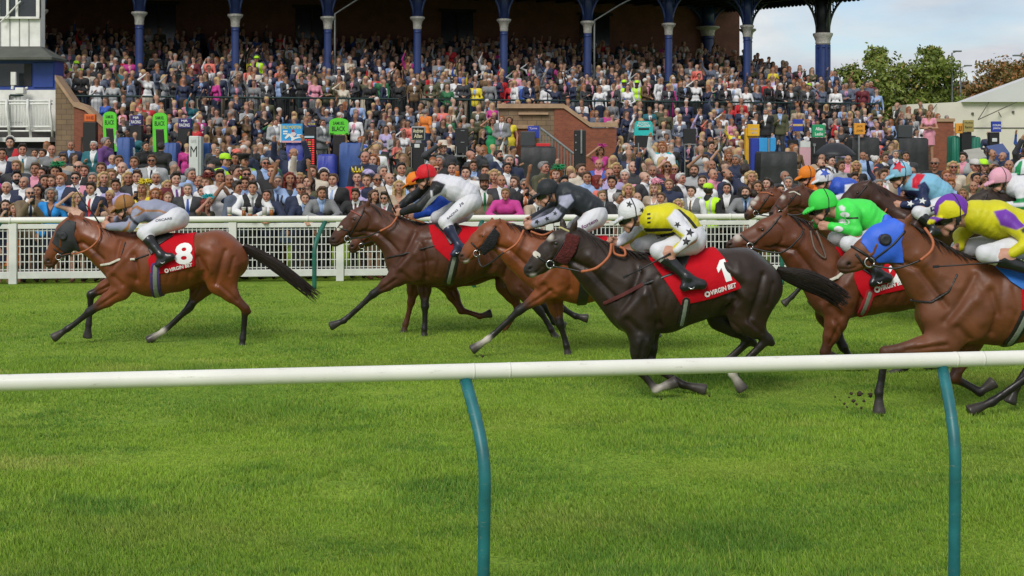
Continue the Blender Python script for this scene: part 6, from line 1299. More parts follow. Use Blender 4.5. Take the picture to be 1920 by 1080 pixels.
    path = base+d[:, None]*L_*t; path[..., 2] -= .05*t[..., 0]**2; V, Q, _ = strands(path, np.array([.006, .012, .013, .009, .003])[None], np.ones((n, 3)))
    disc = MB().lathe((.03, -.01, 1.745), [(.03, 0), (.10, .012), (.105, .02), (.04, .03)], 18); Vd = np.array([tuple(v) for v in disc.v]); Qd = np.array(disc.f4)+len(V); o['fascinator'] = mesh_np('fascinator', np.concatenate([V, Vd]), [np.concatenate([Q, Qd])], CLOTH)
    c = MB(); 
    for k in range(7): a = k*.9; c.lathe((.05*math.cos(a)+.03, -.02+.03*math.sin(a), 1.775+.012*k % .03), [(.02, 0), (.055, .008), (.06, .03), (.02, .05)], 9, (math.cos(a)*.6, math.sin(a)*.6, 1))
    o['flower'] = me(c, 'flower_hat', CLOTH)
    v = MB().box((0, 0, 0), (.075, .009, .15)); o['phone'] = me(v, 'phone', mat('phone_black', (.012, .012, .014), .2, noise=.02))
    return o
ACC = hair_meshes()
HIVIS = mat('hi_vis', (.50, .85, .012), .6, noise=.05, nscale=8, bump=.4, bscale=9, emit=0); SILVER = mat('reflective_tape', (.50, .50, .50), .4, noise=.05)
HAIRC = dict(black=(.012, .010, .009), dark=(.028, .018, .012), brown=(.075, .040, .020), light=(.20, .12, .05), ginger=(.26, .085, .022), blonde=(.46, .32, .14), grey=(.22, .21, .20), white=(.55, .53, .50), red=(.17, .022, .014))
COLS = dict(navy=(.016, .024, .060), black=(.012, .012, .013), charcoal=(.035, .036, .040), grey=(.20, .205, .21), paleGrey=(.36, .37, .37), brown=(.135, .080, .035), tweed=(.16, .115, .065), beige=(.40, .31, .22), cream=(.60, .53, .42), white=(.72, .72, .72), lightblue=(.30, .42, .66), blue=(.035, .10, .42), brightblue=(.012, .25, .66), teal=(.015, .13, .16), green=(.02, .14, .05), olive=(.075, .075, .035), pink=(.68, .28, .36), magenta=(.50, .035, .24), red=(.50, .016, .022), burgundy=(.13, .014, .022), coral=(.72, .17, .13), orange=(.72, .20, .03), yellow=(.74, .60, .03), lilac=(.42, .36, .58), purple=(.13, .045, .20), nude=(.60, .38, .27), bluegrey=(.10, .12, .17), emerald=(.01, .25, .08), lime=(.45, .8, .02), turquoise=(.02, .42, .45))
CW = dict(paleGrey='pale grey', lightblue='light blue', brightblue='bright blue', bluegrey='blue grey')
cname = lambda c: CW.get(c, c)
SKT = [(.43, .235, .155), (.47, .27, .185), (.37, .195, .12), (.51, .315, .23), (.43, .215, .15), (.33, .165, .10)]
PN = [0]
def racegoer(loc, sc, yaw, fem, pose, skin, hairst, hairc, outfit, colr, shirtc='white', tie=None, extras=(), mouth='smile', label=None, group='racegoers watching from the lawn', low=False, leg='charcoal'):
    k = kit(pose, fem, mouth); o = link('person', k['body'], None, loc, skin); o.rotation_euler = (0, 0, yaw); o.scale = (sc, sc, sc); tag(o, label, 'person', group)
    part = lambda key, me, c: link(key, me, o, None, c)
    if fem:
        if outfit == 'blazer': part('blazer', k['blazer'], COLS[colr]); part('dress', k['dress'], COLS[shirtc])
        else: part('dress', k['strapless' if outfit == 'strapless' else 'dress'], COLS[colr])
    else:
        if outfit == 'suit':
            part('jacket', k['jacket'], COLS[colr]); part('shirt', k['shirt'], COLS[shirtc])
            if tie: part('tie', k['tie'], COLS[tie])
        elif outfit == 'shirt':
            part('shirt', k['shirt_full'], COLS[colr])
            if tie: part('tie', k['tie'], COLS[tie])
        elif outfit == 'waistcoat':
            part('shirt', k['shirt_full'], COLS[shirtc]); part('waistcoat', k['waistcoat'], COLS[colr])
            if tie: part('tie', k['tie'], COLS[tie])
        elif outfit == 'tee': part('t_shirt', k['tee'], COLS[colr])
        elif outfit == 'hivis':
            part('shirt', k['shirt_full'], COLS[shirtc]); v = part('hi_vis_vest', hv_mesh(), (1, 1, 1))
        part('trousers', k['trousers'], COLS[leg])
    if hairst != 'bald':
        h = part('hair', ACC[hairst], HAIRC[hairc]); h.location = k['head']
    for e in extras:
        nm, c = e if isinstance(e, tuple) else (e, None)
        if nm == 'phone':
            W = (Vector(k['arms'][0][2])+Vector(k['arms'][1][2]))/2+Vector((0, -.05, .09)); q = link('phone', ACC['phone'], None, Vector(loc)+Matrix.Rotation(yaw, 3, 'Z')@(W*sc)); q.rotation_euler = (R(-12), 0, yaw); tag(q, 'phone held up by the '+label, 'phone', 'phones held up in the crowd')
            q['label'] = ' '.join(q['label'].split()[:16]); continue
        a = part({'shades': 'sunglasses', 'band': 'headband', 'brim': 'hat', 'wide': 'hat', 'cap': 'cap', 'flat': 'flat_cap', 'police': 'peaked_cap'}.get(nm, nm), ACC[nm], HAIRC.get(c) or COLS.get(c) or (.02, .02, .02)); a.location = k['head']
    return o
def hv_mesh():
    if 'hv' in CACHE: return CACHE['hv']
    t = torso_prims(False, False); f = Field(t, .012, infl=.024); X, Y, Z = f.grid(); f.D = np.maximum(f.D, (.92-Z)+0*X).astype(np.float32); V, Q = nets(f.D, f.lo, .012); V = relax(V, Q, 1, .4); cz = V[Q].mean(1)
    mi = (((cz[:, 2] > 1.02) & (cz[:, 2] < 1.08)) | ((np.abs(np.abs(cz[:, 0])-.105) < .026) & (cz[:, 2] > 1.08))).astype(int); me = mesh_np('hi_vis_vest', V, [Q], None, mats=[HIVIS, SILVER], mi=mi); CACHE['hv'] = me; return me
def spot_on_lawn(px, hy, row):
    off = [0, .65, 1.4, 2.4, 4.2, 6.6, 8.6, 11.0][row]; X = (px-CX)/F*26; Y = yrail(X)+1.52+off; X = (px-CX)/F*Y; return X, Y, CH-(hy-HY)*Y/F
USED = []; LABELS = set(); COUNT = [0]
def put(px, hy, row, fem, pose, hair, outfit, label, shirt='white', tie=None, extras=(), mouth='smile', yaw=None, skin=None, leg='charcoal', Y=None):
    X, Yy, z = spot_on_lawn(px, hy, row)
    if Y: Yy = Y; X = (px-CX)/F*Y; z = CH-(hy-HY)*Y/F
    hs, hc = hair; of, oc = outfit; k = kit(pose, fem, mouth); r = random.Random(px*7+hy)
    g = gz(Yy) if not Y else 0
    sc = min(1.10, max(.88, (z-g)/k['z'])) if not Y else .99; hx = k['head']
    ya = math.atan2(X, Yy)*-.6+r.uniform(-.35, .35) if yaw is None else yaw
    off = Matrix.Rotation(ya, 3, 'Z')@(Vector((hx.x, hx.y, 0))*sc)
    base = Vector((X-off.x, Yy-(off.y if not k['lean'] else off.y), z-sc*k['z']))
    if k['lean']: base.y = Yy-off.y*.55
    assert label not in LABELS, label
    LABELS.add(label); COUNT[0] += 1
    racegoer(base, sc, ya, fem, pose, skin or SKT[r.randrange(6)], hs, hc, of, oc, shirt, tie, extras, mouth, label, leg=leg); USED.append((px, hy, row))
B_ = 'bald'
# ------------------------------------------------------------------ the racegoers one can tell apart, front of the lawn to the back
S = 'suit'; M_ = False; W_ = True
sh, rec, fr, lg, bob, qf, bun = 'short', 'receding', 'fringe', 'long', 'bob', 'quiff', 'bun'
PEOPLE = [
 # px, head y, row, woman, pose, (hair), (outfit), label, options
 (12, 353, 1, M_, 'down', (rec, 'white'), (S, 'navy'), 'balding older man in a navy suit, first at the fence where the rail begins', {}),
 (10, 386, 0, W_, 'phone', (lg, 'dark'), ('dress', 'navy'), 'woman in navy holding a phone low at the very end of the fence', dict(extras=('phone',))),
 (27, 392, 0, W_, 'down', (bob, 'light'), ('dress', 'orange'), 'woman in an orange yellow dress leaning at the end of the fence', {}),
 (56, 363, 0, M_, 'phone', (rec, 'grey'), (S, 'tweed'), 'man in a brown tweed jacket and sunglasses filming with a phone', dict(tie='navy', extras=('shades', 'phone'))),
 (71, 358, 1, W_, 'down', (lg, 'black'), ('dress', 'cream'), 'dark haired woman in cream peering over the man in brown tweed', {}),
 (96, 364, 0, W_, 'down', (bob, 'grey'), ('blazer', 'brightblue'), 'grey haired woman in a bright blue jacket beside the brown tweed jacket', dict(shirt='navy')),
 (45, 343, 2, M_, 'down', (rec, 'grey'), (S, 'navy'), 'broad man in a navy suit looking over the brown tweed jacket', {}),
 (31, 333, 3, M_, 'down', (qf, 'black'), (S, 'black'), 'black bearded man in a black jacket behind the broad navy suit', dict(extras=(('beard', 'black'),))),
 (83, 340, 2, M_, 'down', (sh, 'dark'), ('tee', 'black'), 'man in glasses and a black top behind the bright blue jacket', {}),
 (115, 337, 1, M_, 'folded', (sh, 'ginger'), (S, 'navy'), 'ginger haired man in a navy jacket over an open blue shirt', dict(shirt='lightblue')),
 (146, 372, 0, W_, 'shade', (lg, 'blonde'), ('strapless', 'nude'), 'long haired blonde woman in a strapless peach dress raising her arms', {}),
 (171, 355, 0, M_, 'down', (qf, 'dark'), (S, 'navy'), 'young man in a navy suit with a bright red tie', dict(tie='red')),
 (206, 368, 0, W_, 'phone', (bun, 'blonde'), ('strapless', 'nude'), 'blonde woman in a nude dress with a black phone at her face', dict(extras=('phone',))),
 (217, 349, 1, M_, 'down', (qf, 'dark'), ('shirt', 'lilac'), 'smiling dark haired young man in a lilac shirt', dict(mouth='grin')),
 (268, 354, 1, W_, 'phone', (lg, 'blonde'), ('dress', 'yellow'), 'woman in a yellow feathered fascinator photographing the race', dict(extras=(('fascinator', 'yellow'), 'phone'))),
 (292, 364, 0, W_, 'clasp', (bob, 'ginger'), ('dress', 'pink'), 'red haired woman in pink behind the rump of the leading horse', {}),
 (315, 372, 0, W_, 'down', (bun, 'light'), ('dress', 'cream'), 'fair haired girl low at the fence just behind the tan capped jockey', {}),
 (293, 335, 2, M_, 'down', (sh, 'white'), ('shirt', 'white'), 'white haired man with open mouth in a white shirt', dict(mouth='shout')),
 (142, 335, 2, M_, 'down', (sh, 'dark'), (S, 'pink'), 'man in sunglasses and a pink blazer above the peach dress', dict(extras=('shades',))),
 (42, 282, 5, M_, 'drink', (qf, 'dark'), (S, 'paleGrey'), 'tall young man in a pale grey suit holding a drink', dict(tie='teal')),
 (19, 268, 6, M_, 'down', (sh, 'black'), ('waistcoat', 'red'), 'man in a white headband with a red and black top under the balcony', dict(shirt='black', extras=(('band', 'white'),))),
 (3, 290, 4, M_, 'drink', (sh, 'dark'), (S, 'navy'), 'man in a dark navy suit at the frame edge below the white balcony', {}),
 (97, 282, 6, M_, 'down', (rec, 'ginger'), ('tee', 'grey'), 'man in a grey T-shirt below the white box', {}),
 (80, 289, 6, M_, 'down', (sh, 'dark'), (S, 'black'), 'man in a black jacket beside the grey T-shirt', {}),
 (133, 274, 7, M_, 'down', (rec, 'dark'), (S, 'navy'), 'man in a navy suit standing against the end of the brick stair wall', dict(tie='navy', shirt='lightblue')),
 (176, 274, 7, M_, 'drink', (sh, 'white'), (S, 'teal'), 'white haired man in a dark teal jacket before the brick stair wall', {}),
 (198, 267, 7, M_, 'clasp', (sh, 'grey'), ('shirt', 'purple'), 'grey haired man in a plum jumper turned away beside the first green board', dict(yaw=1.3)),
 (273, 275, 7, M_, 'folded', (sh, 'black'), ('shirt', 'black'), 'man with folded arms in black between the two green boards', dict(yaw=.7)),
 (302, 277, 7, M_, 'down', (qf, 'dark'), ('shirt', 'black'), 'person in a black padded coat with their back turned under the second green board', dict(yaw=3.0)),
 (285, 302, 4, M_, 'down', (sh, 'brown'), (S, 'paleGrey'), 'man in sunglasses, pale grey suit and dark tie standing tall', dict(tie='black', extras=('shades',))),
 (252, 305, 4, M_, 'down', (sh, 'brown'), (S, 'cream'), 'man in a cream jacket, light blue shirt and navy tie', dict(tie='navy', shirt='lightblue')),
 (222, 303, 4, M_, 'down', (sh, 'brown'), (S, 'brown'), 'man in a brown suit with white shirt in the middle of the lawn', {}),
 (211, 300, 5, M_, 'down', (rec, 'grey'), ('shirt', 'lightblue'), 'man in a light blue shirt just behind the brown suit', {}),
 (229, 316, 3, M_, 'down', (B_, 'grey'), (S, 'charcoal'), 'pink headed bald man below the brown suit', {}),
 (107, 307, 4, M_, 'down', (rec, 'grey'), (S, 'grey'), 'man in sunglasses and grey beside the curly haired boy', dict(extras=('shades',))),
 (119, 300, 5, M_, 'down', (qf, 'brown'), ('tee', 'beige'), 'curly brown haired boy in beige in front of the navy suit by the wall', {}),
 (147, 314, 3, M_, 'down', (B_, 'grey'), (S, 'black'), 'bald man in sunglasses and a black jacket', dict(extras=('shades',))),
 (158, 322, 3, M_, 'down', (sh, 'brown'), (S, 'black'), 'man with moustache, brown hair and black jacket beside the bald man in sunglasses', {}),
 (190, 317, 3, M_, 'down', (sh, 'brown'), ('shirt', 'white'), 'grinning brown haired man in a white shirt', dict(mouth='grin')),
 (103, 323, 3, W_, 'down', (bob, 'dark'), ('dress', 'black'), 'woman in black with a large green feather fascinator', dict(extras=(('fascinator', 'emerald'),))),
 (67, 318, 3, M_, 'down', (sh, 'brown'), (S, 'navy'), 'smiling man in a navy jacket and pink shirt under the tall grey suit', dict(shirt='pink', mouth='grin')),
 (79, 326, 3, M_, 'down', (sh, 'dark'), ('shirt', 'white'), 'man in a white shirt squeezed beside the pink shirted man', {}),
 (98, 341, 2, W_, 'down', (bob, 'brown'), ('dress', 'black'), 'woman with brown bob behind the ginger man', {}),
 (174, 336, 2, M_, 'down', (sh, 'grey'), (S, 'navy'), 'grey haired man looking over the man with the red tie', {}),
 (194, 335, 2, W_, 'down', (lg, 'blonde'), ('dress', 'white'), 'blonde woman in white above the blonde in nude', {}),
 (210, 330, 3, W_, 'down', (bob, 'light'), ('blazer', 'cream'), 'woman with light brown bob in a cream coat', {}),
 (240, 335, 2, W_, 'down', (lg, 'blonde'), ('dress', 'black'), 'blonde woman in a low black dress above the tan cap', {}),
 (257, 333, 2, M_, 'down', (qf, 'brown'), (S, 'charcoal'), 'wavy haired young man behind the yellow fascinator', {}),
 (314, 350, 1, W_, 'down', (lg, 'blonde'), ('dress', 'magenta'), 'blonde woman in a bright pink dress beside the white haired shouting man', {}),
 (352, 356, 0, M_, 'down', (sh, 'grey'), (S, 'charcoal'), 'grinning grey haired man in a charcoal suit with a royal blue tie', dict(tie='blue', mouth='grin')),
 (386, 382, 0, W_, 'shade', (lg, 'red'), ('dress', 'olive'), 'woman with long red hair and a teal fascinator', dict(extras=(('fascinator', 'turquoise'),), yaw=1.1)),
 (379, 360, 1, M_, 'down', (qf, 'dark'), (S, 'charcoal'), 'dark haired man in glasses behind the teal fascinator', {}),
 (429, 339, 1, M_, 'down', (B_, 'ginger'), (S, 'navy'), 'bald man with a full greying ginger beard in navy', dict(shirt='navy', extras=(('beard', 'ginger'),), yaw=.3)),
 (444, 353, 0, M_, 'down', (qf, 'dark'), (S, 'bluegrey'), 'man in profile in a blue grey suit with a pink tie', dict(tie='pink', yaw=1.0)),
 (458, 345, 1, M_, 'down', (qf, 'brown'), (S, 'navy'), 'man with burgundy tie and blue shirt behind the blue grey suit', dict(tie='burgundy', shirt='lightblue')),
 (476, 353, 0, M_, 'lean', (qf, 'dark'), ('waistcoat', 'black'), 'dark haired young man in a black waistcoat and grey tie leaning on the fence', dict(tie='grey')),
 (502, 367, 0, M_, 'lean', (sh, 'dark'), (S, 'navy'), 'man in glasses with beers before him in a navy suit and maroon tie', dict(shirt='lightblue', tie='burgundy')),
 (522, 342, 1, M_, 'down', (sh, 'grey'), (S, 'charcoal'), 'grey haired man in spectacles and a charcoal suit with navy tie', dict(tie='navy', shirt='lightblue')),
 (543, 336, 1, W_, 'cheer', (lg, 'red'), ('dress', 'lightblue'), 'auburn woman in light blue punching the air', {}),
 (564, 355, 0, M_, 'down', (B_, 'grey'), (S, 'navy'), 'bald man in dark sunglasses between the raised arm and the shouting grey suit', dict(extras=('shades',))),
 (573, 372, 0, M_, 'lean', (sh, 'brown'), (S, 'navy'), 'young man in a navy suit leaning on the fence over a phone', dict(shirt='lightblue', tie='navy')),
 (604, 363, 0, M_, 'lean', (qf, 'brown'), (S, 'grey'), 'shouting young man in a grey suit leaning over the fence', dict(mouth='shout', shirt='lightblue', tie='lightblue')),
 (357, 328, 2, M_, 'down', (sh, 'grey'), ('shirt', 'lightblue'), 'grey haired man in a light blue shirt with his face turned', dict(yaw=.8)),
 (373, 341, 2, M_, 'down', (rec, 'dark'), ('shirt', 'white'), 'man in white behind the grinning grey haired man', {}),
 (392, 327, 2, M_, 'down', (sh, 'black'), (S, 'paleGrey'), 'dark haired man in a pale grey suit behind the red fascinator', {}),
 (387, 343, 1, W_, 'down', (lg, 'light'), ('dress', 'white'), 'woman in white wearing a red fascinator', dict(extras=(('fascinator', 'red'),))),
 (329, 337, 1, M_, 'down', (qf, 'dark'), (S, 'burgundy'), 'dark haired man in a burgundy jacket and patterned tie', dict(tie='purple')),
 (440, 323, 2, M_, 'down', (sh, 'dark'), (S, 'navy'), 'man turned sideways in navy above the bearded bald man', dict(yaw=1.2)),
 (461, 328, 2, M_, 'down', (sh, 'brown'), ('shirt', 'white'), 'brown haired man in white behind the burgundy tie', dict(extras=('shades',))),
 (470, 338, 2, M_, 'down', (rec, 'ginger'), (S, 'grey'), 'sandy haired man in grey behind the black waistcoat', {}),
 (422, 303, 4, M_, 'down', (sh, 'dark'), ('hivis', 'lime'), 'steward in a lime cap and lime hi-vis jacket in the lawn crowd', dict(shirt='blue', extras=(('cap', 'lime'),), yaw=.9)),
 (457, 303, 4, M_, 'down', (sh, 'dark'), ('hivis', 'black'), 'police officer in a black peaked cap and hi-vis vest', dict(shirt='black', extras=(('police', 'black'),), yaw=.8)),
 (441, 298, 5, W_, 'down', (bob, 'dark'), ('dress', 'pink'), 'woman in a coral flower hat beside the police officer', dict(extras=(('flower', 'coral'),))),
 (497, 307, 4, M_, 'folded', (sh, 'grey'), ('waistcoat', 'charcoal'), 'man in sunglasses and charcoal vest over light blue sleeves', dict(shirt='lightblue', extras=('shades',), leg='navy')),
 (511, 323, 2, M_, 'down', (sh, 'ginger'), ('shirt', 'black'), 'ginger haired man in a black jumper, chin raised', {}),
 (586, 323, 2, M_, 'raise', (sh, 'brown'), ('shirt', 'cream'), 'man in a cream top with one arm thrown up', dict(mouth='shout')),
 (607, 331, 2, W_, 'down', (lg, 'dark'), ('dress', 'pink'), 'dark haired woman in a white headband', dict(extras=(('band', 'white'),))),
 (625, 338, 1, M_, 'drink', (sh, 'brown'), (S, 'black'), 'man in a black suit and pale tie raising a pink drink', dict(tie='lightblue')),
 (562, 336, 2, W_, 'down', (lg, 'blonde'), ('dress', 'beige'), 'blonde woman in beige just behind the punching arm', {}),
 (578, 342, 1, W_, 'down', (lg, 'dark'), ('dress', 'olive'), 'woman in olive behind the bald man in sunglasses', {}),
 (550, 289, 4, M_, 'cheer', (fr, 'white'), (S, 'navy'), 'balding man in navy waving both arms below the blue poster', dict(mouth='shout')),
 (668, 366, 0, M_, 'lean', (qf, 'dark'), (S, 'black'), 'shouting young man in a black suit and dark tie at the fence', dict(mouth='shout', tie='burgundy')),
 (701, 367, 0, W_, 'down', (lg, 'brown'), ('dress', 'brown'), 'brunette in a brown dress over the neck of the dark bay', dict(mouth='grin', yaw=.6)),
 (722, 372, 0, M_, 'lean', (qf, 'dark'), (S, 'charcoal'), 'man in dark sunglasses and a charcoal suit with pink tie', dict(tie='pink', extras=('shades',))),
 (748, 350, 0, W_, 'clasp', (lg, 'blonde'), ('dress', 'beige'), 'wavy blonde woman in beige laughing', dict(mouth='grin')),
 (730, 336, 1, M_, 'down', (B_, 'grey'), (S, 'beige'), 'bald pink faced man in beige', {}),
 (707, 338, 1, M_, 'down', (rec, 'grey'), (S, 'navy'), 'man in sunglasses and navy beside the bald man in beige', dict(extras=('shades',))),
 (670, 334, 2, W_, 'down', (bun, 'brown'), ('dress', 'red'), 'woman in red wearing a gold crown', dict(extras=(('crown', 'yellow'),))),
 (688, 340, 1, W_, 'down', (bun, 'light'), ('dress', 'lilac'), 'woman with a pale lilac flower hat beside the gold crown', dict(extras=(('flower', 'lilac'),))),
 (685, 296, 3, M_, 'down', (rec, 'dark'), (S, 'navy'), 'big man in a navy overcoat standing above the gold crown', dict(shirt='navy')),
 (752, 318, 2, M_, 'down', (sh, 'black'), (S, 'charcoal'), 'black haired man in a charcoal suit next to the red cap', {}),
 (700, 301, 4, W_, 'down', (lg, 'ginger'), ('dress', 'black'), 'auburn woman clapping beside the navy overcoat', {}),
 (908, 344, 1, M_, 'down', (sh, 'brown'), (S, 'tweed'), 'bearded man in a brown bowler hat, green tweed jacket and green tie', dict(tie='green', extras=(('brim', 'dark'), ('beard', 'brown')))),
 (948, 364, 0, M_, 'lean', (sh, 'light'), ('shirt', 'magenta'), 'heavy man in a magenta shirt leaning on the fence', {}),
 (940, 340, 1, M_, 'down', (B_, 'grey'), (S, 'charcoal'), 'bald man in charcoal behind the magenta shirt', {}),
 (874, 325, 2, M_, 'down', (qf, 'dark'), ('shirt', 'white'), 'young man with dark hair swept up, in white behind the white silks', {}),
 (848, 317, 3, M_, 'down', (sh, 'dark'), (S, 'grey'), 'man in grey glimpsed over the back of the red capped jockey', {}),
 (927, 330, 2, W_, 'down', (bob, 'blonde'), ('dress', 'pink'), 'blonde woman behind the bowler hat', {}),
 (910, 322, 3, M_, 'down', (qf, 'dark'), (S, 'navy'), 'dark haired man in navy above the bowler hat', {}),
 (830, 279, 5, M_, 'shade', (sh, 'grey'), (S, 'charcoal'), 'man in a white flat hat and charcoal coat watching through binoculars', dict(extras=(('brim', 'cream'),), shirt='charcoal')),
 (882, 292, 5, M_, 'down', (B_, 'grey'), (S, 'charcoal'), 'bald man in a charcoal jumper turned to the side', dict(yaw=1.3)),
 (900, 284, 6, M_, 'down', (B_, 'grey'), ('shirt', 'charcoal'), 'bald man in a dark shirt just behind the charcoal jumper', dict(yaw=1.1)),
 (934, 292, 5, M_, 'down', (sh, 'dark'), (S, 'navy'), 'bearded man in a navy suit and lanyard', dict(extras=(('beard', 'dark'),), tie='lightblue', yaw=.9)),
 (955, 302, 4, M_, 'down', (sh, 'grey'), (S, 'navy'), 'grey haired man in navy next to the navy suit with lanyard', dict(shirt='navy')),
 (984, 347, 1, M_, 'phone', (sh, 'grey'), (S, 'black'), 'man in sunglasses and a bright orange tie taking a photograph', dict(tie='orange', extras=('shades', 'phone'))),
 (1008, 374, 0, M_, 'lean', (sh, 'brown'), (S, 'beige'), 'man in a beige suit leaning down behind the black capped jockey', dict(tie='charcoal', yaw=.6)),
 (1019, 315, 3, M_, 'drink', (sh, 'grey'), ('shirt', 'olive'), 'man in glasses and an olive jumper eating', dict(yaw=.8)),
 (1043, 328, 2, W_, 'down', (bob, 'ginger'), ('dress', 'emerald'), 'ginger haired woman in an emerald fascinator', dict(extras=(('fascinator', 'emerald'),))),
 (1057, 343, 1, M_, 'down', (qf, 'black'), ('tee', 'black'), 'black haired youth over the back of the black silks', {}),
 (1100, 334, 1, M_, 'down', (sh, 'brown'), ('shirt', 'lightblue'), 'brown haired young man in light blue', {}),
 (1089, 320, 2, M_, 'down', (sh, 'brown'), ('shirt', 'cream'), 'man in a cream jumper and short beard', dict(extras=(('beard', 'brown'),), yaw=.5)),
 (1120, 341, 1, W_, 'down', (bob, 'red'), ('dress', 'coral'), 'auburn woman in a coral dress seen in profile', dict(yaw=1.4)),
 (1148, 343, 1, M_, 'down', (qf, 'black'), (S, 'black'), 'young man with a black crop in a black suit and white open shirt', {}),
 (1128, 368, 0, M_, 'lean', (sh, 'light'), (S, 'charcoal'), 'fair haired boy in a charcoal suit at the fence', dict(tie='lightblue')),
 (1158, 372, 0, M_, 'lean', (sh, 'grey'), (S, 'black'), 'grey haired man in black bending over the fence', dict(yaw=1.0)),
 (1178, 356, 0, W_, 'down', (bob, 'blonde'), ('dress', 'white'), 'blonde woman in white with head back above the starred cap', {}),
 (1143, 328, 2, M_, 'down', (B_, 'grey'), ('shirt', 'lilac'), 'bald man in a lilac shirt', {}),
 (1155, 317, 3, W_, 'down', (lg, 'blonde'), ('dress', 'burgundy'), 'blonde woman just over the bald man in lilac', {}),
 (1172, 330, 2, W_, 'down', (bun, 'white'), ('dress', 'pink'), 'white haired woman in pale pink ruffles', {}),
 (1187, 314, 3, M_, 'down', (rec, 'brown'), ('shirt', 'charcoal'), 'very big man in a charcoal open neck shirt', {}),
 (1208, 333, 2, M_, 'down', (B_, 'grey'), (S, 'charcoal'), 'bald man in charcoal turned half away beside the pink feather hat', dict(yaw=.9)),
 (1228, 354, 1, W_, 'down', (bob, 'blonde'), ('blazer', 'beige'), 'woman in a beige coat and huge pink feather hat', dict(extras=(('fascinator', 'pink'), ('flower', 'pink')))),
 (1254, 347, 1, M_, 'down', (sh, 'light'), ('shirt', 'navy'), 'fair man in a navy top beside the pink feather hat', {}),
 (1240, 372, 0, M_, 'down', (sh, 'brown'), (S, 'grey'), 'brown haired man low behind the yellow silks', {}),
 (1272, 384, 0, W_, 'down', (bob, 'blonde'), ('dress', 'cream'), 'small blonde girl just above the shoulder of the yellow silks', {}),
 (1276, 336, 2, M_, 'down', (sh, 'white'), (S, 'black'), 'white haired man in a black jacket', dict(yaw=.7)),
 (1194, 371, 0, M_, 'lean', (B_, 'grey'), ('tee', 'brown'), 'tanned bald man right behind the white starred cap', {}),
 (1175, 277, 6, M_, 'down', (fr, 'white'), (S, 'black'), 'balding man in a black suit in profile by the end of the brick wall', dict(yaw=1.4)),
 (1198, 295, 5, M_, 'down', (sh, 'dark'), ('shirt', 'white'), 'man in sunglasses with white shirt and dark tie', dict(tie='navy', extras=('shades',))),
 (1125, 283, 7, W_, 'shade', (bob, 'brown'), ('dress', 'magenta'), 'woman in a magenta hat against the brick wall', dict(extras=(('fascinator', 'magenta'),))),
 (1297, 360, 0, M_, 'down', (sh, 'dark'), ('waistcoat', 'grey'), 'man in a grey waistcoat and brown tie looking down beside the steward', dict(tie='brown', yaw=-.4)),
 (1328, 358, 0, M_, 'down', (sh, 'dark'), ('hivis', 'lime'), 'steward in a lime cap and yellow hi-vis vest with his back to the course', dict(shirt='black', extras=(('cap', 'lime'),), yaw=2.5, skin=(.16, .08, .05))),
 (1317, 341, 1, M_, 'down', (sh, 'brown'), ('shirt', 'white'), 'bearded man in a white shirt behind the lime cap', dict(extras=(('beard', 'brown'),))),
 (1363, 354, 1, M_, 'down', (sh, 'dark'), (S, 'black'), 'red faced man in a black suit and open white shirt', {}),
 (1397, 361, 0, M_, 'lean', (sh, 'dark'), (S, 'grey'), 'bearded man in a grey suit looking down at the end of the open rail', dict(extras=(('beard', 'dark'),), yaw=-.4, shirt='lightblue', tie='navy')),
 (1415, 366, 0, M_, 'down', (qf, 'dark'), (S, 'navy'), 'dark haired boy in navy beside the grey suit', dict(yaw=2.2)),
 (1362, 328, 2, M_, 'down', (fr, 'dark'), (S, 'navy'), 'balding bearded man in a navy suit facing right', dict(extras=(('beard', 'brown'),), yaw=1.0)),
 (1336, 328, 2, M_, 'down', (rec, 'dark'), ('shirt', 'pink'), 'smiling man with receding dark hair and pink shirt', dict(mouth='grin', yaw=.6)),
 (1302, 320, 3, M_, 'down', (sh, 'brown'), ('shirt', 'paleGrey'), 'short bearded man in a pale patterned shirt', dict(extras=(('beard', 'brown'),))),
 (1408, 333, 1, W_, 'down', (bob, 'blonde'), ('dress', 'black'), 'fair haired woman smiling upward with an even fringe', dict(mouth='grin')),
 (1397, 322, 2, M_, 'down', (qf, 'dark'), (S, 'navy'), 'man in navy showing the back of his cropped head', dict(yaw=2.8)),
 (1438, 345, 1, W_, 'phone', (lg, 'dark'), ('dress', 'olive'), 'brown haired woman looking at a white phone near the horse with the blaze', dict(extras=('phone',))),
 (1420, 351, 0, W_, 'down', (bob, 'brown'), ('dress', 'burgundy'), 'woman with wavy brown hair above the horse with the blaze', {}),
 (1463, 357, 0, M_, 'down', (sh, 'black'), ('tee', 'white'), 'dark haired man between the two rearmost horse heads', {}),
 (1478, 343, 1, M_, 'down', (sh, 'grey'), (S, 'navy'), 'grey haired man beside the orange cap', {}),
 (1472, 332, 2, M_, 'down', (rec, 'grey'), (S, 'charcoal'), 'man with receding grey hair below the black covered stand', {}),
 (1538, 308, 4, M_, 'down', (rec, 'dark'), (S, 'charcoal'), 'bearded man in charcoal under the edge of the umbrella', dict(extras=(('beard', 'dark'),), yaw=.7)),
 (1557, 303, 4, M_, 'down', (sh, 'black'), (S, 'black'), 'black suited man under the umbrella', dict(tie='charcoal', yaw=.5)),
 (1541, 298, 5, M_, 'down', (rec, 'brown'), (S, 'beige'), 'man in beige under the umbrella', {}),
 (1576, 313, 4, M_, 'down', (qf, 'brown'), ('shirt', 'paleGrey'), 'brown haired man in a pale shirt beneath the right of the umbrella', dict(yaw=.5)),
 (1590, 300, 5, M_, 'down', (B_, 'grey'), ('shirt', 'pink'), 'bald man in pink at the tip of the umbrella', {}),
 (1647, 348, 0, M_, 'down', (sh, 'grey'), (S, 'charcoal'), 'red faced older man before the starred sleeves', {}),
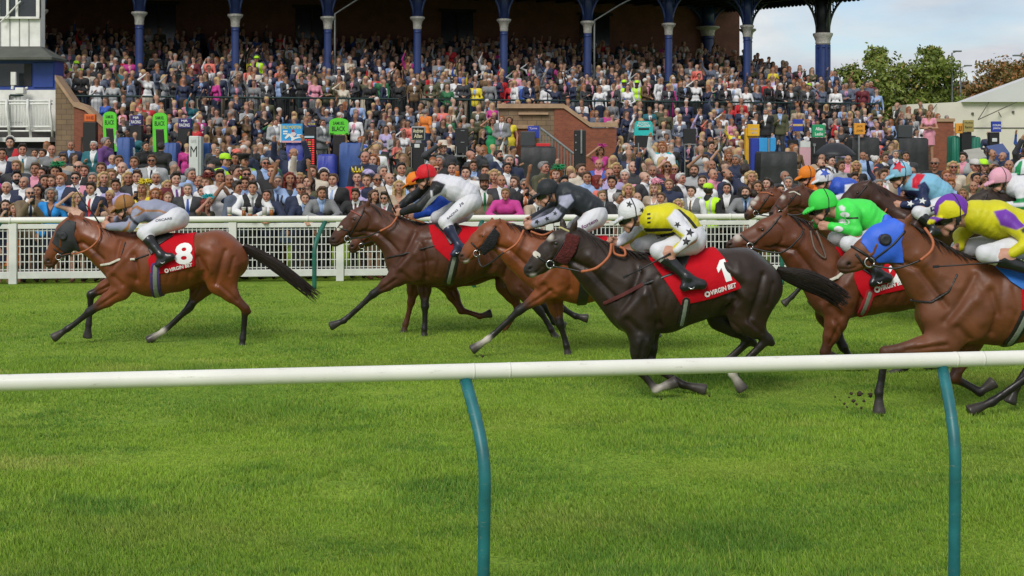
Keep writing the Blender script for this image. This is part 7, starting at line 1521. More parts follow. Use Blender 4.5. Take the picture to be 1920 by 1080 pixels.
 (1753, 307, 3, M_, 'down', (B_, 'grey'), ('tee', 'black'), 'broad bald man in black wearing sunglasses', dict(extras=('shades',))),
 (1787, 314, 3, W_, 'down', (bob, 'blonde'), ('blazer', 'cream'), 'blonde woman in sunglasses and a cream jacket', dict(extras=('shades',), shirt='cream')),
 (1828, 313, 3, M_, 'down', (rec, 'grey'), (S, 'navy'), 'man in a white baseball cap and navy jacket over a white top', dict(extras=(('cap', 'white'),))),
 (1825, 350, 1, M_, 'down', (B_, 'grey'), ('tee', 'beige'), 'bald man with a wide pink face behind the yellow silks', {}),
 (1805, 364, 0, W_, 'clasp', (lg, 'light'), ('dress', 'pink'), 'woman with light brown hair and hand at her mouth', {}),
 (1783, 347, 1, M_, 'down', (qf, 'ginger'), ('shirt', 'lightblue'), 'ginger boy beyond the light blue silks', {}),
 (1755, 338, 1, M_, 'down', (B_, 'grey'), ('tee', 'olive'), 'bald head just over the light blue silks', {}),
 (1892, 311, 3, M_, 'down', (B_, 'grey'), ('tee', 'brown'), 'tanned bald man above the pink cap', {}),
 (1658, 297, 5, M_, 'down', (sh, 'brown'), (S, 'navy'), 'young man in a navy suit and burgundy tie beside the coral top', dict(tie='burgundy', yaw=.5)),
 (1643, 301, 5, W_, 'down', (bun, 'white'), ('dress', 'coral'), 'white haired woman in coral', dict(yaw=1.3)),
 (1698, 294, 5, M_, 'down', (sh, 'dark'), (S, 'charcoal'), 'man in charcoal with a red and white tie below the black covered stand', dict(tie='red')),
 (1679, 290, 6, M_, 'down', (sh, 'grey'), (S, 'bluegrey'), 'grey haired man in blue grey with a red tie', dict(tie='red')),
 (1807, 296, 5, M_, 'down', (qf, 'dark'), (S, 'paleGrey'), 'man in a pale grey suit by the green cloth stand', dict(yaw=-.8, shirt='pink')),
 (1859, 289, 5, M_, 'down', (rec, 'dark'), ('tee', 'grey'), 'man in a grey T-shirt beside the blue lectern', dict(yaw=.8)),
 (1880, 294, 5, M_, 'down', (B_, 'grey'), ('shirt', 'navy'), 'bald man in a navy jumper beside the blue lectern', dict(yaw=-.9)),
 (1843, 313, 3, W_, 'down', (bob, 'light'), ('dress', 'beige'), 'woman in a lime cap beside the white baseball cap', dict(extras=(('cap', 'lime'),))),
 (1605, 312, 4, W_, 'down', (lg, 'blonde'), ('dress', 'black'), 'blonde woman in black just beyond the umbrella', {}),
 (1618, 293, 6, M_, 'down', (rec, 'ginger'), ('shirt', 'lightblue'), 'ginger man in a light blue shirt against the black covered stand', {}),
]
for px, hy, row, fem, pose, hair, outfit, lab, kw in PEOPLE: put(px, hy, row, fem, pose, hair, outfit, lab, **kw)
# a few on the steps whom one can pick out
def put_steps(px, hy, Y, fem, pose, hair, outfit, lab, **kw): put(px, hy, 5, fem, pose, hair, outfit, lab, Y=Y, **kw)
STEPS = [
 (143, 122, 50.5, M_, 'down', (sh, 'dark'), ('hivis', 'lime'), 'steward in a lime cap and hi-vis vest at the top of the stair wall', dict(shirt='black', extras=(('cap', 'lime'),), skin=(.14, .07, .045))),
 (120, 124, 50, W_, 'down', (lg, 'ginger'), ('dress', 'pink'), 'woman in a long pale pink dress at the head of the stair wall', {}),
 (481, 112, 53.5, M_, 'down', (sh, 'dark'), ('hivis', 'lime'), 'steward in lime hi-vis near the third blue column', dict(shirt='lime', extras=(('cap', 'lime'),))),
 (1170, 157, 54.5, M_, 'clasp', (sh, 'dark'), ('hivis', 'lime'), 'steward in hi-vis over royal blue on the middle deck', dict(shirt='blue', extras=(('cap', 'lime'),), skin=(.14, .07, .045))),
 (1194, 158, 54.7, M_, 'down', (sh, 'dark'), ('hivis', 'lime'), 'steward in hi-vis over black beside the one in royal blue', dict(shirt='black', extras=(('cap', 'lime'),), skin=(.14, .07, .045))),
 (1516, 163, 57.5, M_, 'down', (sh, 'dark'), ('hivis', 'lime'), 'steward in lime hi-vis below the corner column', dict(shirt='black', extras=(('cap', 'lime'),), yaw=1.2)),
 (798, 211, 47, M_, 'down', (sh, 'grey'), ('tee', 'orange'), 'man in a bright orange T-shirt on the lower steps', dict(yaw=2.4, leg='navy')),
 (1742, 213, 48.2, W_, 'folded', (lg, 'light'), ('dress', 'pink'), 'woman in a short pink dress by the last brick pier', {}),
 (941, 224, 46.5, M_, 'clasp', (sh, 'ginger'), (S, 'grey'), 'man in a grey suit and lilac tie at the foot of the brick wall', dict(tie='lilac', leg='grey')),
 (923, 228, 46.9, W_, 'shade', (lg, 'brown'), ('dress', 'emerald'), 'woman in a long emerald dress beside the grey suit at the brick wall', {}),
 (955, 226, 47.4, W_, 'down', (bob, 'brown'), ('dress', 'yellow'), 'woman in a yellow green dress beside the brick wall', {}),
 (727, 163, 53, W_, 'down', (lg, 'blonde'), ('dress', 'white'), 'woman in white on the middle deck below the fourth column', {}),
 (845, 91, 57.5, W_, 'down', (bun, 'dark'), ('dress', 'red'), 'woman in a long red dress high on the upper deck', {}),
 (1027, 163, 53.4, M_, 'clasp', (rec, 'dark'), ('shirt', 'white'), 'man in a white shirt and navy tie leaning above the brick wall', dict(tie='navy')),
 (988, 160, 53.2, M_, 'clasp', (sh, 'grey'), ('shirt', 'blue'), 'man in a royal blue polo shirt above the brick wall', {}),
 (1626, 160, 56.5, M_, 'down', (rec, 'grey'), ('shirt', 'bluegrey'), 'man in a blue grey jumper at the end of the middle deck', {}),
 (1633, 158, 57.0, M_, 'clasp', (rec, 'white'), ('shirt', 'burgundy'), 'white haired man in a burgundy jumper on the end rail', {}),
 (1560, 138, 58, M_, 'down', (rec, 'grey'), (S, 'navy'), 'man in a blue jacket and pale shirt beside the corner column', dict(shirt='lightblue')),
 (1462, 208, 50, M_, 'drink', (sh, 'grey'), (S, 'olive'), 'man in an olive jacket and blue shirt behind the yellow board', dict(shirt='lightblue')),
 (1436, 210, 50, M_, 'drink', (sh, 'grey'), (S, 'black'), 'man in a black jacket and white shirt behind the yellow board', {}),
 (604, 231, 45.5, M_, 'clasp', (sh, 'brown'), (S, 'grey'), 'man in a grey three piece suit between the red betting board and green board', dict(yaw=.8, leg='grey')),
 (345, 171, 50.5, M_, 'down', (sh, 'dark'), ('shirt', 'blue'), 'man in a royal blue sweater on the middle deck', {}),
 (238, 111, 52.6, W_, 'down', (lg, 'blonde'), ('dress', 'red'), 'blonde woman in a bright red dress beside the second blue column', {}),
 (194, 78, 56, W_, 'down', (bun, 'dark'), ('dress', 'teal'), 'woman in teal high on the upper deck between the first columns', {}),
 (516, 230, 46, M_, 'clasp', (sh, 'brown'), (S, 'paleGrey'), 'man in a pale grey jacket and dark trousers behind the blue poster', dict(yaw=.6)),
]
for a in STEPS: put_steps(*a[:8], **a[8])
# ------------------------------------------------------------------ everyone between them: the nearest as people, the rest as one mass
rng = np.random.default_rng(21); rnd = random.Random(5)
ROWS = [(.75, .58), (1.5, .56), (2.3, .58), (3.1, .60), (4.0, .62), (5.0, .66), (6.0, .72), (7.2, .80), (8.6, .88), (10.2, 1.0), (12.0, 1.15), (14.2, 1.3)]
PLACES = [(0, 'by the white railed balcony'), (110, 'below the brick stair wall'), (190, 'above the leading horse'), (290, 'above the number eight cloth'), (380, 'above the tail of the leader'), (470, 'in the gap behind the leader'), (560, 'between the leader and the dark bay'), (640, 'over the head of the dark bay'), (730, 'beyond the red cap'), (830, 'behind the red capped rider'), (915, 'near the bowler hat'), (1000, 'beyond the black cap'), (1080, 'behind the black silks'), (1160, 'above the starred cap'), (1240, 'beyond the yellow silks'), (1320, 'near the steward at the fence'), (1400, 'near the black covered stand'), (1480, 'near the orange cap'), (1560, 'under the umbrella side'), (1640, 'beyond the green silks'), (1720, 'beyond the light blue cap'), (1800, 'near the white baseball cap'), (1870, 'near the pink cap')]
DEPTH = ['close to the fence', 'two rows back', 'in the thick of the crowd', 'midway up the lawn', 'towards the bookmakers']
ZONES = [(104, 150, 275, 46), (150, 182, 283, 45), (190, 220, 283, 44.5), (219, 270, 298, 44), (283, 316, 285, 44.5), (304, 395, 298, 43.5), (525, 570, 290, 44.3), (568, 594, 318, 44.2), (593, 630, 322, 43.3), (615, 680, 318, 43.9), (768, 800, 316, 43.7), (850, 882, 292, 43.7), (905, 970, 262, 46), (972, 1046, 320, 43.9), (1044, 1160, 284, 47), (1074, 1102, 303, 43.5), (1186, 1228, 287, 44.5), (1278, 1308, 288, 44.1), (1396, 1458, 312, 43.8), (1424, 1498, 342, 40.4), (1498, 1550, 292, 43.6), (1518, 1612, 297, 40), (1598, 1655, 306, 44.1), (1684, 1745, 302, 44.1), (1744, 1790, 280, 49), (1788, 1852, 304, 42.5), (1852, 1898, 297, 42.5)]
def clear_of(px, hy, Y): return not any(a-5 < px < b+5 and hy-15 < c and Y < d for a, b, c, d in ZONES)
fill = []
for ri, (off, spc) in enumerate(ROWS):
    X = -14.0-(ri % 2)*spc*.5
    while X < 16.5+off*.4:
        X += spc*rnd.uniform(.82, 1.25); Y = yrail(X)+1.55+off+rnd.uniform(-.22, .22); fem = rnd.random() < .36
        z = gz(Y)+1.635*(rnd.gauss(.945, .035) if fem else rnd.gauss(1.0, .035)); px = CX+X*F/Y; hy = HY-(z-CH)*F/Y
        if px < -260 or px > 2180: continue
        if any(abs(px-a) < 15 and abs(hy-b) < 12 for a, b, c in USED): continue
        if any(abs(px-a) < 9 and c <= 2 and b < 345 and ri > 1 and hy > b for a, b, c in USED): continue
        if clear_of(px, hy, Y): fill.append((Y, X, z, px, hy, fem, ri))
fill.sort()
SUITS = ['navy', 'navy', 'navy', 'black', 'charcoal', 'charcoal', 'grey', 'paleGrey', 'bluegrey', 'brown', 'tweed', 'beige', 'blue', 'olive', 'burgundy']; DRS = ['pink', 'red', 'white', 'cream', 'black', 'navy', 'magenta', 'green', 'yellow', 'lilac', 'teal', 'coral', 'orange', 'nude', 'turquoise', 'burgundy', 'beige']; TIES = ['navy', 'red', 'burgundy', 'lightblue', 'pink', 'purple', 'green', 'yellow', 'blue', None, None, None]
MHAIR = [('short', 'dark'), ('short', 'brown'), ('quiff', 'brown'), ('quiff', 'dark'), ('short', 'grey'), ('receding', 'grey'), ('receding', 'brown'), ('bald', 'grey'), ('fringe', 'grey'), ('short', 'light'), ('short', 'ginger'), ('short', 'white'), ('short', 'black')]; FHAIR = [('long', 'blonde'), ('long', 'brown'), ('long', 'dark'), ('bob', 'blonde'), ('bob', 'brown'), ('bob', 'light'), ('bun', 'blonde'), ('bun', 'dark'), ('long', 'ginger'), ('bob', 'grey'), ('long', 'light')]
HN = dict(short='short {} hair', quiff='swept up {} hair', receding='receding {} hair', fringe='a {} fringe of hair', long='long {} hair', bob='a {} bob', bun='{} hair tied back'); HCN = dict(dark='dark brown', light='light brown')
POOL_M = ['down', 'down', 'down', 'folded', 'clasp', 'drink', 'raise', 'shade', 'phone']; POOL_F = ['down', 'down', 'clasp', 'phone', 'shade', 'drink', 'raise']
NIND = 285-COUNT[0]; rest = []; placed = 0
for Y, X, z, px, hy, fem, ri in fill:
    # only people the photograph can show count as single figures
    vis = -6 < px < 1926 and not any(abs(px-a) < 11 and -3 < b-hy < 24 and c < ri-1 for a, b, c in USED)
    if placed >= NIND or not vis: rest.append((X, Y, z, fem)); continue
    place = [n for p, n in PLACES if px >= p-30][-1] if px > -30 else PLACES[0][1]; dep = DEPTH[min(4, ri//2)]
    for tr_ in range(40):
        if fem: hair = rnd.choice(FHAIR); c = rnd.choice(DRS); of = ('dress' if rnd.random() < .75 else 'blazer', c); what = f'{cname(c)} {"dress" if of[0] == "dress" else "blazer"}'; tie = None; ex = []
        else:
            hair = rnd.choice(MHAIR); q = rnd.random(); tie = rnd.choice(TIES); ex = []
            if q < .66: c = rnd.choice(SUITS); of = ('suit', c); what = f'{cname(c)} jacket'+(f' and {cname(tie)} tie' if tie else '')
            elif q < .88: c = rnd.choice(['white', 'lightblue', 'white', 'pink', 'navy', 'lilac']); of = ('shirt', c); what = f'{cname(c)} shirt'+(f' and {cname(tie)} tie' if tie else '')
            else: c = rnd.choice(['white', 'grey', 'navy', 'black']); of = ('tee', c); tie = None; what = f'{cname(c)} T-shirt'
        if rnd.random() < .16: ex.append('shades')
        if fem and rnd.random() < .18: ex.append((rnd.choice(['fascinator', 'flower', 'band']), c))
        if not fem and rnd.random() < .05: ex.append((rnd.choice(['flat', 'brim']), 'tweed'))
        hn = 'a bald head' if hair[0] == 'bald' else HN[hair[0]].format(HCN.get(hair[1], hair[1]))
        lab = f'{"woman" if fem else "man"} in {what} with {hn} {place}'
        if lab in LABELS or any(l.startswith(lab) for l in LABELS): lab = f'{lab} {dep}'
        if len(lab.split()) > 16: continue
        if lab not in LABELS: break
    else: rest.append((X, Y, z, fem)); continue
    LABELS.add(lab); g = gz(Y); k = kit('down', fem); sc = (z-g)/HEADZ; mo = rnd.choice(['smile', 'smile', 'smile', 'grin', 'shout'])
    racegoer(Vector((X, Y, g)), sc, math.atan2(X, Y)*-.6+rnd.uniform(-.5, .5), fem, rnd.choice(POOL_F if fem else POOL_M), rnd.choice(SKT), hair[0], hair[1], of[0], c, rnd.choice(['white', 'white', 'lightblue', 'pink']) if not fem else c, tie, ex, mo, lab, leg=rnd.choice(['charcoal', 'navy', 'black', 'beige'])); placed += 1; USED.append((px, hy, ri))
# the mass: one object of many small figures
def far_proto(fem, pose):
    arms, hands = limbs(pose, fem, False); tor = torso_prims(fem, False); z0 = np.zeros(3)
    pr = [dict(p, c=2) for p in tor]+[dict(p, c=2, cb=2) for p in arm_prims(arms, .95)]
    pr += [prim(W, W+(W-E)/np.linalg.norm(W-E)*.09, .034, .03, k=.02, c=0) for S, E, W, f, sd in arms]
    pr += [prim((0, .0, 1.665), (0, .0, 1.66), .077, q=1.15, k=.02, c=0), prim((0, -.03, 1.63), (0, -.035, 1.57), .060, .043, 1.1, k=.025, c=0), prim((0, .01, 1.43), (0, 0, 1.56), .058, .052, k=.03, c=0)]
    pr += [prim((0, .022, 1.692), (0, .018, 1.688), .083, q=1.14, k=.01, c=1)]
    if fem: pr += [prim((-.06, .05, 1.66), (-.075, .05, 1.45), .055, .045, k=.02, c=1), prim((.06, .05, 1.66), (.075, .05, 1.45), .055, .045, k=.02, c=1), prim((-.05, 0, .9), (-.06, 0, .55), .13, .14, 1, k=.05, c=4), prim((.05, 0, .9), (.06, 0, .55), .13, .14, 1, k=.05, c=4)]
    else: pr += [prim((0, -.105, 1.40), (0, -.125, 1.18), .045, .018, .7, k=.01, c=3), prim((0, -.135, 1.38), (0, -.148, 1.16), .013, .016, .6, k=.006, c=5)]
    pr += [dict(p, c=4, cb=4) for p in legs_prims(fem)]
    f = Field(pr, .034 if False else .03); V, Q = nets(f.D, f.lo, .03); C = colours(V, pr, np.eye(6)[:, :3]*0+np.arange(6)[:, None]*np.ones((1, 3)), .004)
    # nearest part decides the colour
    best = np.full(len(V), 9.0); idx = np.zeros(len(V), int)
    for p in pr:
        d, _ = pdist(p, V[:, 0], V[:, 1], V[:, 2]); d = d-(.012 if p['c'] in (3, 5) else 0); m = d < best; best[m] = d[m]; idx[m] = p['c']
    face = (V[:, 2] > 1.53) & (idx == 0) & (V[:, 1] < -.06); shade = np.ones(len(V)); shade[face & (np.abs(V[:, 2]-1.648) < .02) & (np.abs(V[:, 0]) > .012) & (np.abs(V[:, 0]) < .06)] = .55; shade[face & (np.abs(V[:, 2]-1.575) < .012)] = .75
    return V.astype(np.float32), Q, idx, shade
PROTO = {f: [far_proto(f, p) for p in (('down', 'clasp', 'shade', 'drink') if f else ('down', 'folded', 'clasp', 'raise', 'drink'))] for f in (False, True)}
BWD = [(-400, 108, 0, 53.2), (100, 196, 0, 48.2), (930, 1160, 47.2, 50.6), (1742, 1794, 49.6, 51.2)]
for vi, (v0, st, dens) in enumerate([(-8.35, 0, .75)]+[(-8+.56*i+.28, 0, .80) for i in range(8)]+[(-3.1+.8*i, 0, .90) for i in range(4)]+[(.05+.93*i, 0, d) for i, d in enumerate((.94, .93, .92, .9, .88, .85, .8, .74, .68, .6, .55, .6))]):
    u = -1.3
    while u < (33 if v0 < -3.4 else 31):
        u += rnd.uniform(.42, .66)
        if rnd.random() > dens: continue
        v = v0+rnd.uniform(-.12, .12); p = stand(u, v); px = CX+p.x*F/p.y
        if v > 0 and u > 30.4: continue
        if v > 8.5 and u > 29.9: continue
        if u > 31.5 and v > -3 and rnd.random() < .6: continue
        if v > 4 and u > 25 and rnd.random() < (v-4)/9: continue
        if any(a < px < b and c <= p.y < d for a, b, c, d in BWD): continue
        if any(abs((v if False else 0)) > 9 for _ in ()): continue
        if abs(v) < .2 and any(abs(u-SPC*i) < .3 for i in range(10)): continue
        fem = rnd.random() < .32; fz = floor_z(v0)
        if -8.4 < v0 < -8.2: fz = .62
        if not clear_of(px, HY-(fz+1.635-CH)*F/p.y, p.y): continue
        rest.append((p.x, p.y, fz+1.635*(rnd.gauss(.945, .035) if fem else rnd.gauss(1.0, .035)), fem))
# lawn behind the bookmakers, up to the foot of the steps
for _ in range(150):
    Y = rnd.uniform(39.5, 43.5); X = rnd.uniform(-.36, .42)*Y; fem = rnd.random() < .35
    if CX+X*F/Y < 110 and Y > 41: continue
    if clear_of(CX+X*F/Y, HY-(2.22-CH)*F/Y, Y): rest.append((X, Y, .62+1.635*rnd.gauss(.98, .04), fem))
VV, QQ, CC, n = [], [], [], 0
NEUT = ['navy', 'black', 'charcoal', 'grey', 'black', 'bluegrey', 'navy', 'brown', 'charcoal', 'navy', 'black', 'olive']; BRT = ['white', 'white', 'white', 'white', 'lightblue', 'lightblue', 'pink', 'cream', 'cream', 'paleGrey', 'paleGrey', 'beige', 'white', 'white', 'red', 'blue', 'burgundy', 'lilac', 'olive', 'magenta', 'green', 'coral', 'teal', 'yellow']
for X, Y, z, fem in rest:
    V, Q, idx, shd = PROTO[fem][rnd.randrange(len(PROTO[fem]))]; s_ = max(.85, min(1.1, (z-(z-1.635))/1.635*rnd.uniform(.94, 1.05))); a = math.atan2(X, Y)*-.6+rnd.gauss(.1, .55)+(.15 if Y > 44 else 0); c, sn = math.cos(a), math.sin(a)
    P_ = np.empty_like(V); P_[:, 0] = (V[:, 0]*c-V[:, 1]*sn)*s_+X; P_[:, 1] = (V[:, 0]*sn+V[:, 1]*c)*s_+Y; P_[:, 2] = V[:, 2]*s_+z-1.635*s_
    sk = np.array(rnd.choice(SKT)); hr = np.array(HAIRC[rnd.choice(['dark', 'brown', 'black', 'grey', 'light', 'blonde', 'ginger', 'white'] if not fem else ['blonde', 'brown', 'dark', 'light', 'blonde', 'ginger'])])
    if not fem and rnd.random() < .18: hr = sk*.95
    top = np.array(COLS[rnd.choice(NEUT if (rnd.random() < (.80 if not fem else .52)) else BRT)]); shc = np.array(COLS[rnd.choice(['white', 'white', 'lightblue', 'pink'])]) if rnd.random() < .7 else top; tie = np.array(COLS[rnd.choice(['navy', 'red', 'burgundy', 'black', 'blue', 'pink'])]) if rnd.random() < .6 else shc; leg = np.array(COLS[rnd.choice(['charcoal', 'navy', 'black', 'grey', 'beige'])]) if not fem else (top if rnd.random() < .3 else np.array(COLS[rnd.choice(['charcoal', 'black', 'navy', 'black', 'grey', 'cream'])]))
    pal = np.stack([sk, hr, top, shc, leg, tie]); VV.append(P_); QQ.append(Q+n); CC.append(pal[idx]*shd[:, None]); n += len(V)
tag(link('crowd', mesh_np('crowd', np.concatenate(VV), [np.concatenate(QQ)], CROWDM, np.concatenate(CC))), 'packed racegoers filling the stand steps and the back of the lawn', 'crowd', kind='stuff')
print('people', COUNT[0], placed, 'mass', len(rest), 'verts', n)
# ------------------------------------------------------------------ bookmakers' pitches
def paint(name, c, rough=.5): return mat('sign_'+name, c, rough, noise=.08, nscale=4)
PB = paint('black', (.012, .012, .013), .55); PLIME = paint('lime', (.11, .62, .03)); PPUR = paint('indigo', (.028, .018, .14)); PORG = paint('orange', (.68, .13, .018)); PBL = paint('blue', (.03, .10, .34)); PSKY = paint('sky', (.03, .32, .68)); PWH = paint('white', (.62, .64, .62)); PTQ = paint('turquoise', (.018, .47, .46)); PYE = paint('yellow', (.74, .40, .012)); PGR = paint('green', (.012, .30, .12)); PAMB = paint('amber', (.75, .32, .03)); PGOLD = paint('gold', (.35, .28, .09)); PROY = paint('royal', (.02, .045, .34)); PDG = paint('deep_green', (.01, .16, .10))
COVER = mat('black_cover', (.018, .019, .020), .55, noise=.3, nscale=2.5, bump=1.0, bscale=3.2, detail=6); BCOVER = mat('blue_cover', (.03, .045, .34), .5, noise=.2, nscale=3, bump=1.0, bscale=3.6)
REDL = mat('red_led', (.75, .03, .03), .5, emit=.5); AMBL = mat('amber_led', (.75, .35, .08), .5, emit=.4)
TI = {}
def ink(n, c): return mat('ink_'+n, c, .6, noise=.02)
INKB, INKW, INKC, INKY, INKS = ink('black', (.012, .02, .012)), ink('white', (.80, .80, .78)), ink('cream', (.72, .66, .44)), ink('yellow', (.72, .62, .05)), ink('silver', (.50, .50, .46))
class Stand:
    def __init__(s, px, Y, label, cat='bookmaker stand', name='bookmaker_stand'):
        s.Y = Y; b = P(px, 300, Y); b.z = gz(Y); s.o = empty(name, b, 0, label, cat, 'bookmakers pitches along the lawn'); s.b = b
    def X(s, px, dy=0): return P(px, 0, s.Y+dy).x-s.b.x
    def Z(s, py, dy=0): return P(0, py, s.Y+dy).z-s.b.z
    def box(s, name, x0, x1, y0, y1, m, dy=0, th=.12, bev=.01, parent=None):
        X0, X1, Z0, Z1 = s.X(x0), s.X(x1), s.Z(y1) if y1 is not None else 0, s.Z(y0)
        return MB().box(((X0+X1)/2, dy+th/2, (Z0+Z1)/2), (X1-X0, th, Z1-Z0)).build(name, m, parent or s.o, bevel=bev)
    def text(s, body, x0, x1, y0, y1, m, dy=-.004, bold=.02, parent=None, name='lettering'):
        V, Fc, ar = text_mesh(body, bold); X0, X1, Z0, Z1 = s.X(x0), s.X(x1), s.Z(y1), s.Z(y0)
        v = [((X0+X1)/2+a*(X1-X0), dy, (Z0+Z1)/2+b*(Z1-Z0)) for a, b in V]; me = bpy.data.meshes.new(name); me.from_pydata(v, [], Fc); me.materials.append(m); me.update(); return link(name, me, parent or s.o)
    def poly(s, name, pts, m, dy=0, th=.1, parent=None): return MB().prism([(s.X(x), s.Z(y) if y is not None else 0) for x, y in pts], dy, dy+th).build(name, m, parent or s.o)
    def cover(s, name, x0, x1, y0, m, dy=0, th=.7, parent=None, sag=.0):
        """a sheet thrown over a box: soft edges, a flared hem"""
        X0, X1, Z1 = s.X(x0), s.X(x1), s.Z(y0); m_ = MB(); n = 9; r = random.Random(int(x0)); pts = []
        for lv, (z, e) in enumerate(((0, .06), (Z1*.35, .035), (Z1*.72, .012), (Z1-.05, .0), (Z1, -.05))):
            row = []
            for i in range(4*n):
                q, t = divmod(i, n); t /= n; a = [(X0+(X1-X0)*t, dy), (X1, dy+th*t), (X1+(X0-X1)*t, dy+th), (X0, dy+th*(1-t))][q]
                cx, cy = (X0+X1)/2, dy+th/2; w = 1+.0; dx, dyy = a[0]-cx, a[1]-cy; l = math.hypot(dx, dyy); k_ = e+(.03*math.sin(i*1.9+r.random())*(1-lv/4) if lv < 4 else 0)
                row.append((a[0]+dx/l*k_, a[1]+dyy/l*k_, z+(r.uniform(-.02, .02) if lv == 4 else 0)))
            pts += row
        N = 4*n; f = [(l*N+i, l*N+(i+1) % N, (l+1)*N+(i+1) % N, (l+1)*N+i) for l in range(4) for i in range(N)]+[tuple(4*N+i for i in range(N))]
        m_.add(pts, f); o = autosmooth(m_.build(name, m, parent or s.o), 50); return o
def tower(s, x0, x1, y0, m=PB): return s.box('board', x0, x1, y0, None, m, .02, .28)
# orange topped tower by the stair wall
s = Stand(167, 45.2, 'black bookmaker tower with a small orange top sign before the brick stair wall'); tower(s, 155, 179, 229); s.box('top_sign', 158, 178, 214, 227.5, PORG, 0, .2)
for x in (162, 166, 170): s.box('stroke', x, x+2.2, 218, 223, ink('rust', (.35, .05, .01)), -.012, .01, 0)
s.box('stroke', 172, 175, 217, 224, ink('rust', (.35, .05, .01)), -.012, .01, 0)
def lime_arch(x0, x1, yt, yl, yr, lab):
    s = Stand((x0+x1)/2, 44.6, lab); w = x1-x0; head = [(x0, yt+32), (x0, yt+10)]+[(x0+w*(.5-.5*math.cos(a)), yt+10-9*math.sin(a)) for a in [math.pi*i/10 for i in range(1, 10)]]+[(x1, yt+10), (x1, yt+32)]
    h = s.poly('arch_sign', head, PLIME, 0, .1); s.poly('arch_leg', [(x0, yt+32.3), (x0+w*.22, yt+32.3), (x0+w*.26, yl), (x0+w*.04, yl)], PLIME, 0, .1); s.poly('arch_leg', [(x1-w*.22, yt+32.3), (x1, yt+32.3), (x1+w*.06, yr), (x1-w*.12, yr)], PLIME, 0, .1)
    s.box('board', x0+w*.2, x1-w*.2, yt+33, None, mat('odds_board', (.022, .017, .016), .3, noise=.4, nscale=3), .02, .22); s.text('SAMUEL', x0+w*.2, x1-w*.2, yt+8, yt+14, INKB, parent=h); s.text('BLACK', x0+w*.15, x1-w*.15, yt+17, yt+26, INKB, parent=h); return s
lime_arch(193, 218, 208, 262, 284, 'lime green arched board beside the small brick pier'); lime_arch(286, 313, 210, 285, 284, 'lime green arched board between the two indigo signs')
s = lime_arch(617, 653, 220, 250, 250, 'wide lime green arched board beside the red betting display')
def indigo(x0, x1, yt, lab):
    s = Stand((x0+x1)/2, 44.9, lab); tower(s, x0-1, x1-1, yt+19); h = s.box('top_sign', x0, x1, yt, yt+18.5, PPUR, 0, .16); s.text('MJR', x0+(x1-x0)*.25, x1-(x1-x0)*.25, yt+2.5, yt+7.5, INKW, parent=h); s.text('RACING', x0+(x1-x0)*.1, x1-(x1-x0)*.1, yt+9.5, yt+15.5, INKW, parent=h)
indigo(244, 266, 216, 'black bookmaker tower under an indigo and white sign, nearest the small brick pier'); indigo(334, 358, 222, 'black bookmaker tower under an indigo and white sign, beside the white letter box')
for x0, x1, y, lab in ((220, 243, 258, 'blue covered crate standing against the small brick pier'), (306, 330, 268, 'blue covered crate in front of the second lime arch'), (637, 676, 268, 'large blue covered crate before the wide lime arch')): s = Stand((x0+x1)/2, 44.0, lab, 'crate', 'covered_crate'); s.cover('cover', x0, x1, y, mat('blue_tarp', (.035, .085, .28), .6, noise=.15, nscale=3, bump=.8, bscale=3), 0, .6)
s = Stand(365, 43.6, 'white light box sign with a gate letter on its face', 'sign', 'gate_sign'); h = s.box('face', 354, 372, 255, None, PWH, 0, .35, .02); s.box('side_panel', 372.3, 377, 256, None, paint('pale_grey', (.42, .45, .45)), .02, .33, .01); s.text('GATE', 358, 368, 262, 268, ink('grey', (.35, .38, .38)), parent=h); s.text('M', 357, 369.5, 274, 294, INKB, bold=.0, parent=h)
s = Stand(386, 44.2, 'slim blue lectern right beside the white gate letter box', 'lectern', 'lectern'); s.box('body', 379, 392, 268, None, PBL, 0, .5)
s = Stand(547, 44.4, 'bright blue poster board with yellow heading and a horse rider drawing'); h = s.box('poster', 528, 567, 232, 267, PSKY, 0, .06, 0); s.box('edge', 525, 527.7, 233, 267, PWH, -.002, .07, 0); s.box('hem', 529, 569, 264, 267.3, ink('pink', (.7, .35, .4)), -.014, .01, 0)
s.text('BILLY MORTON', 530, 564, 235.5, 241.5, INKY, -.006, .02, h)
for x0, x1, y0, y1 in ((531, 539.5, 245, 248), (531, 539, 249.5, 252), (556.5, 565, 252, 254.5), (557, 565, 256, 258.5)): s.box('print_block', x0, x1, y0, y1, INKW, -.012, .008, 0)
# plain drawing of a rider on a horse
s.poly('horse_print', [(534, 258), (541, 250), (546, 252), (552, 258), (560, 256), (561, 258.5), (553, 261), (548, 265), (546, 264), (546.5, 259), (543, 255), (536, 261)], INKW, -.014, .006); s.poly('rider_print', [(545, 250), (550, 246), (556, 251), (552, 256), (547, 254)], ink('palepink', (.72, .6, .62)), -.018, .003); s.poly('cap_print', [(547, 247), (548, 243), (551, 242.5), (552.5, 246), (550, 248)], ink('crimson', (.4, .02, .03)), -.022, .003)
s.cover('base_cover', 536, 567, 268, BCOVER, .08, .6)
s = Stand(580, 44.3, 'tall black betting display with rows of red lights'); tower(s, 570, 591, 238); h = s.box('top_sign', 576, 592, 229, 237.5, PPUR, 0, .12); s.text('VICTOR', 577, 591, 230.5, 234.5, INKY, parent=h); s.box('price_strip', 571, 589, 255, 258.5, paint('ice', (.45, .6, .68)), -.01, .02, 0); d = s.box('screen', 571, 590, 259.5, 322, mat('screen_black', (.006, .005, .005), .3), -.006, .02, 0)
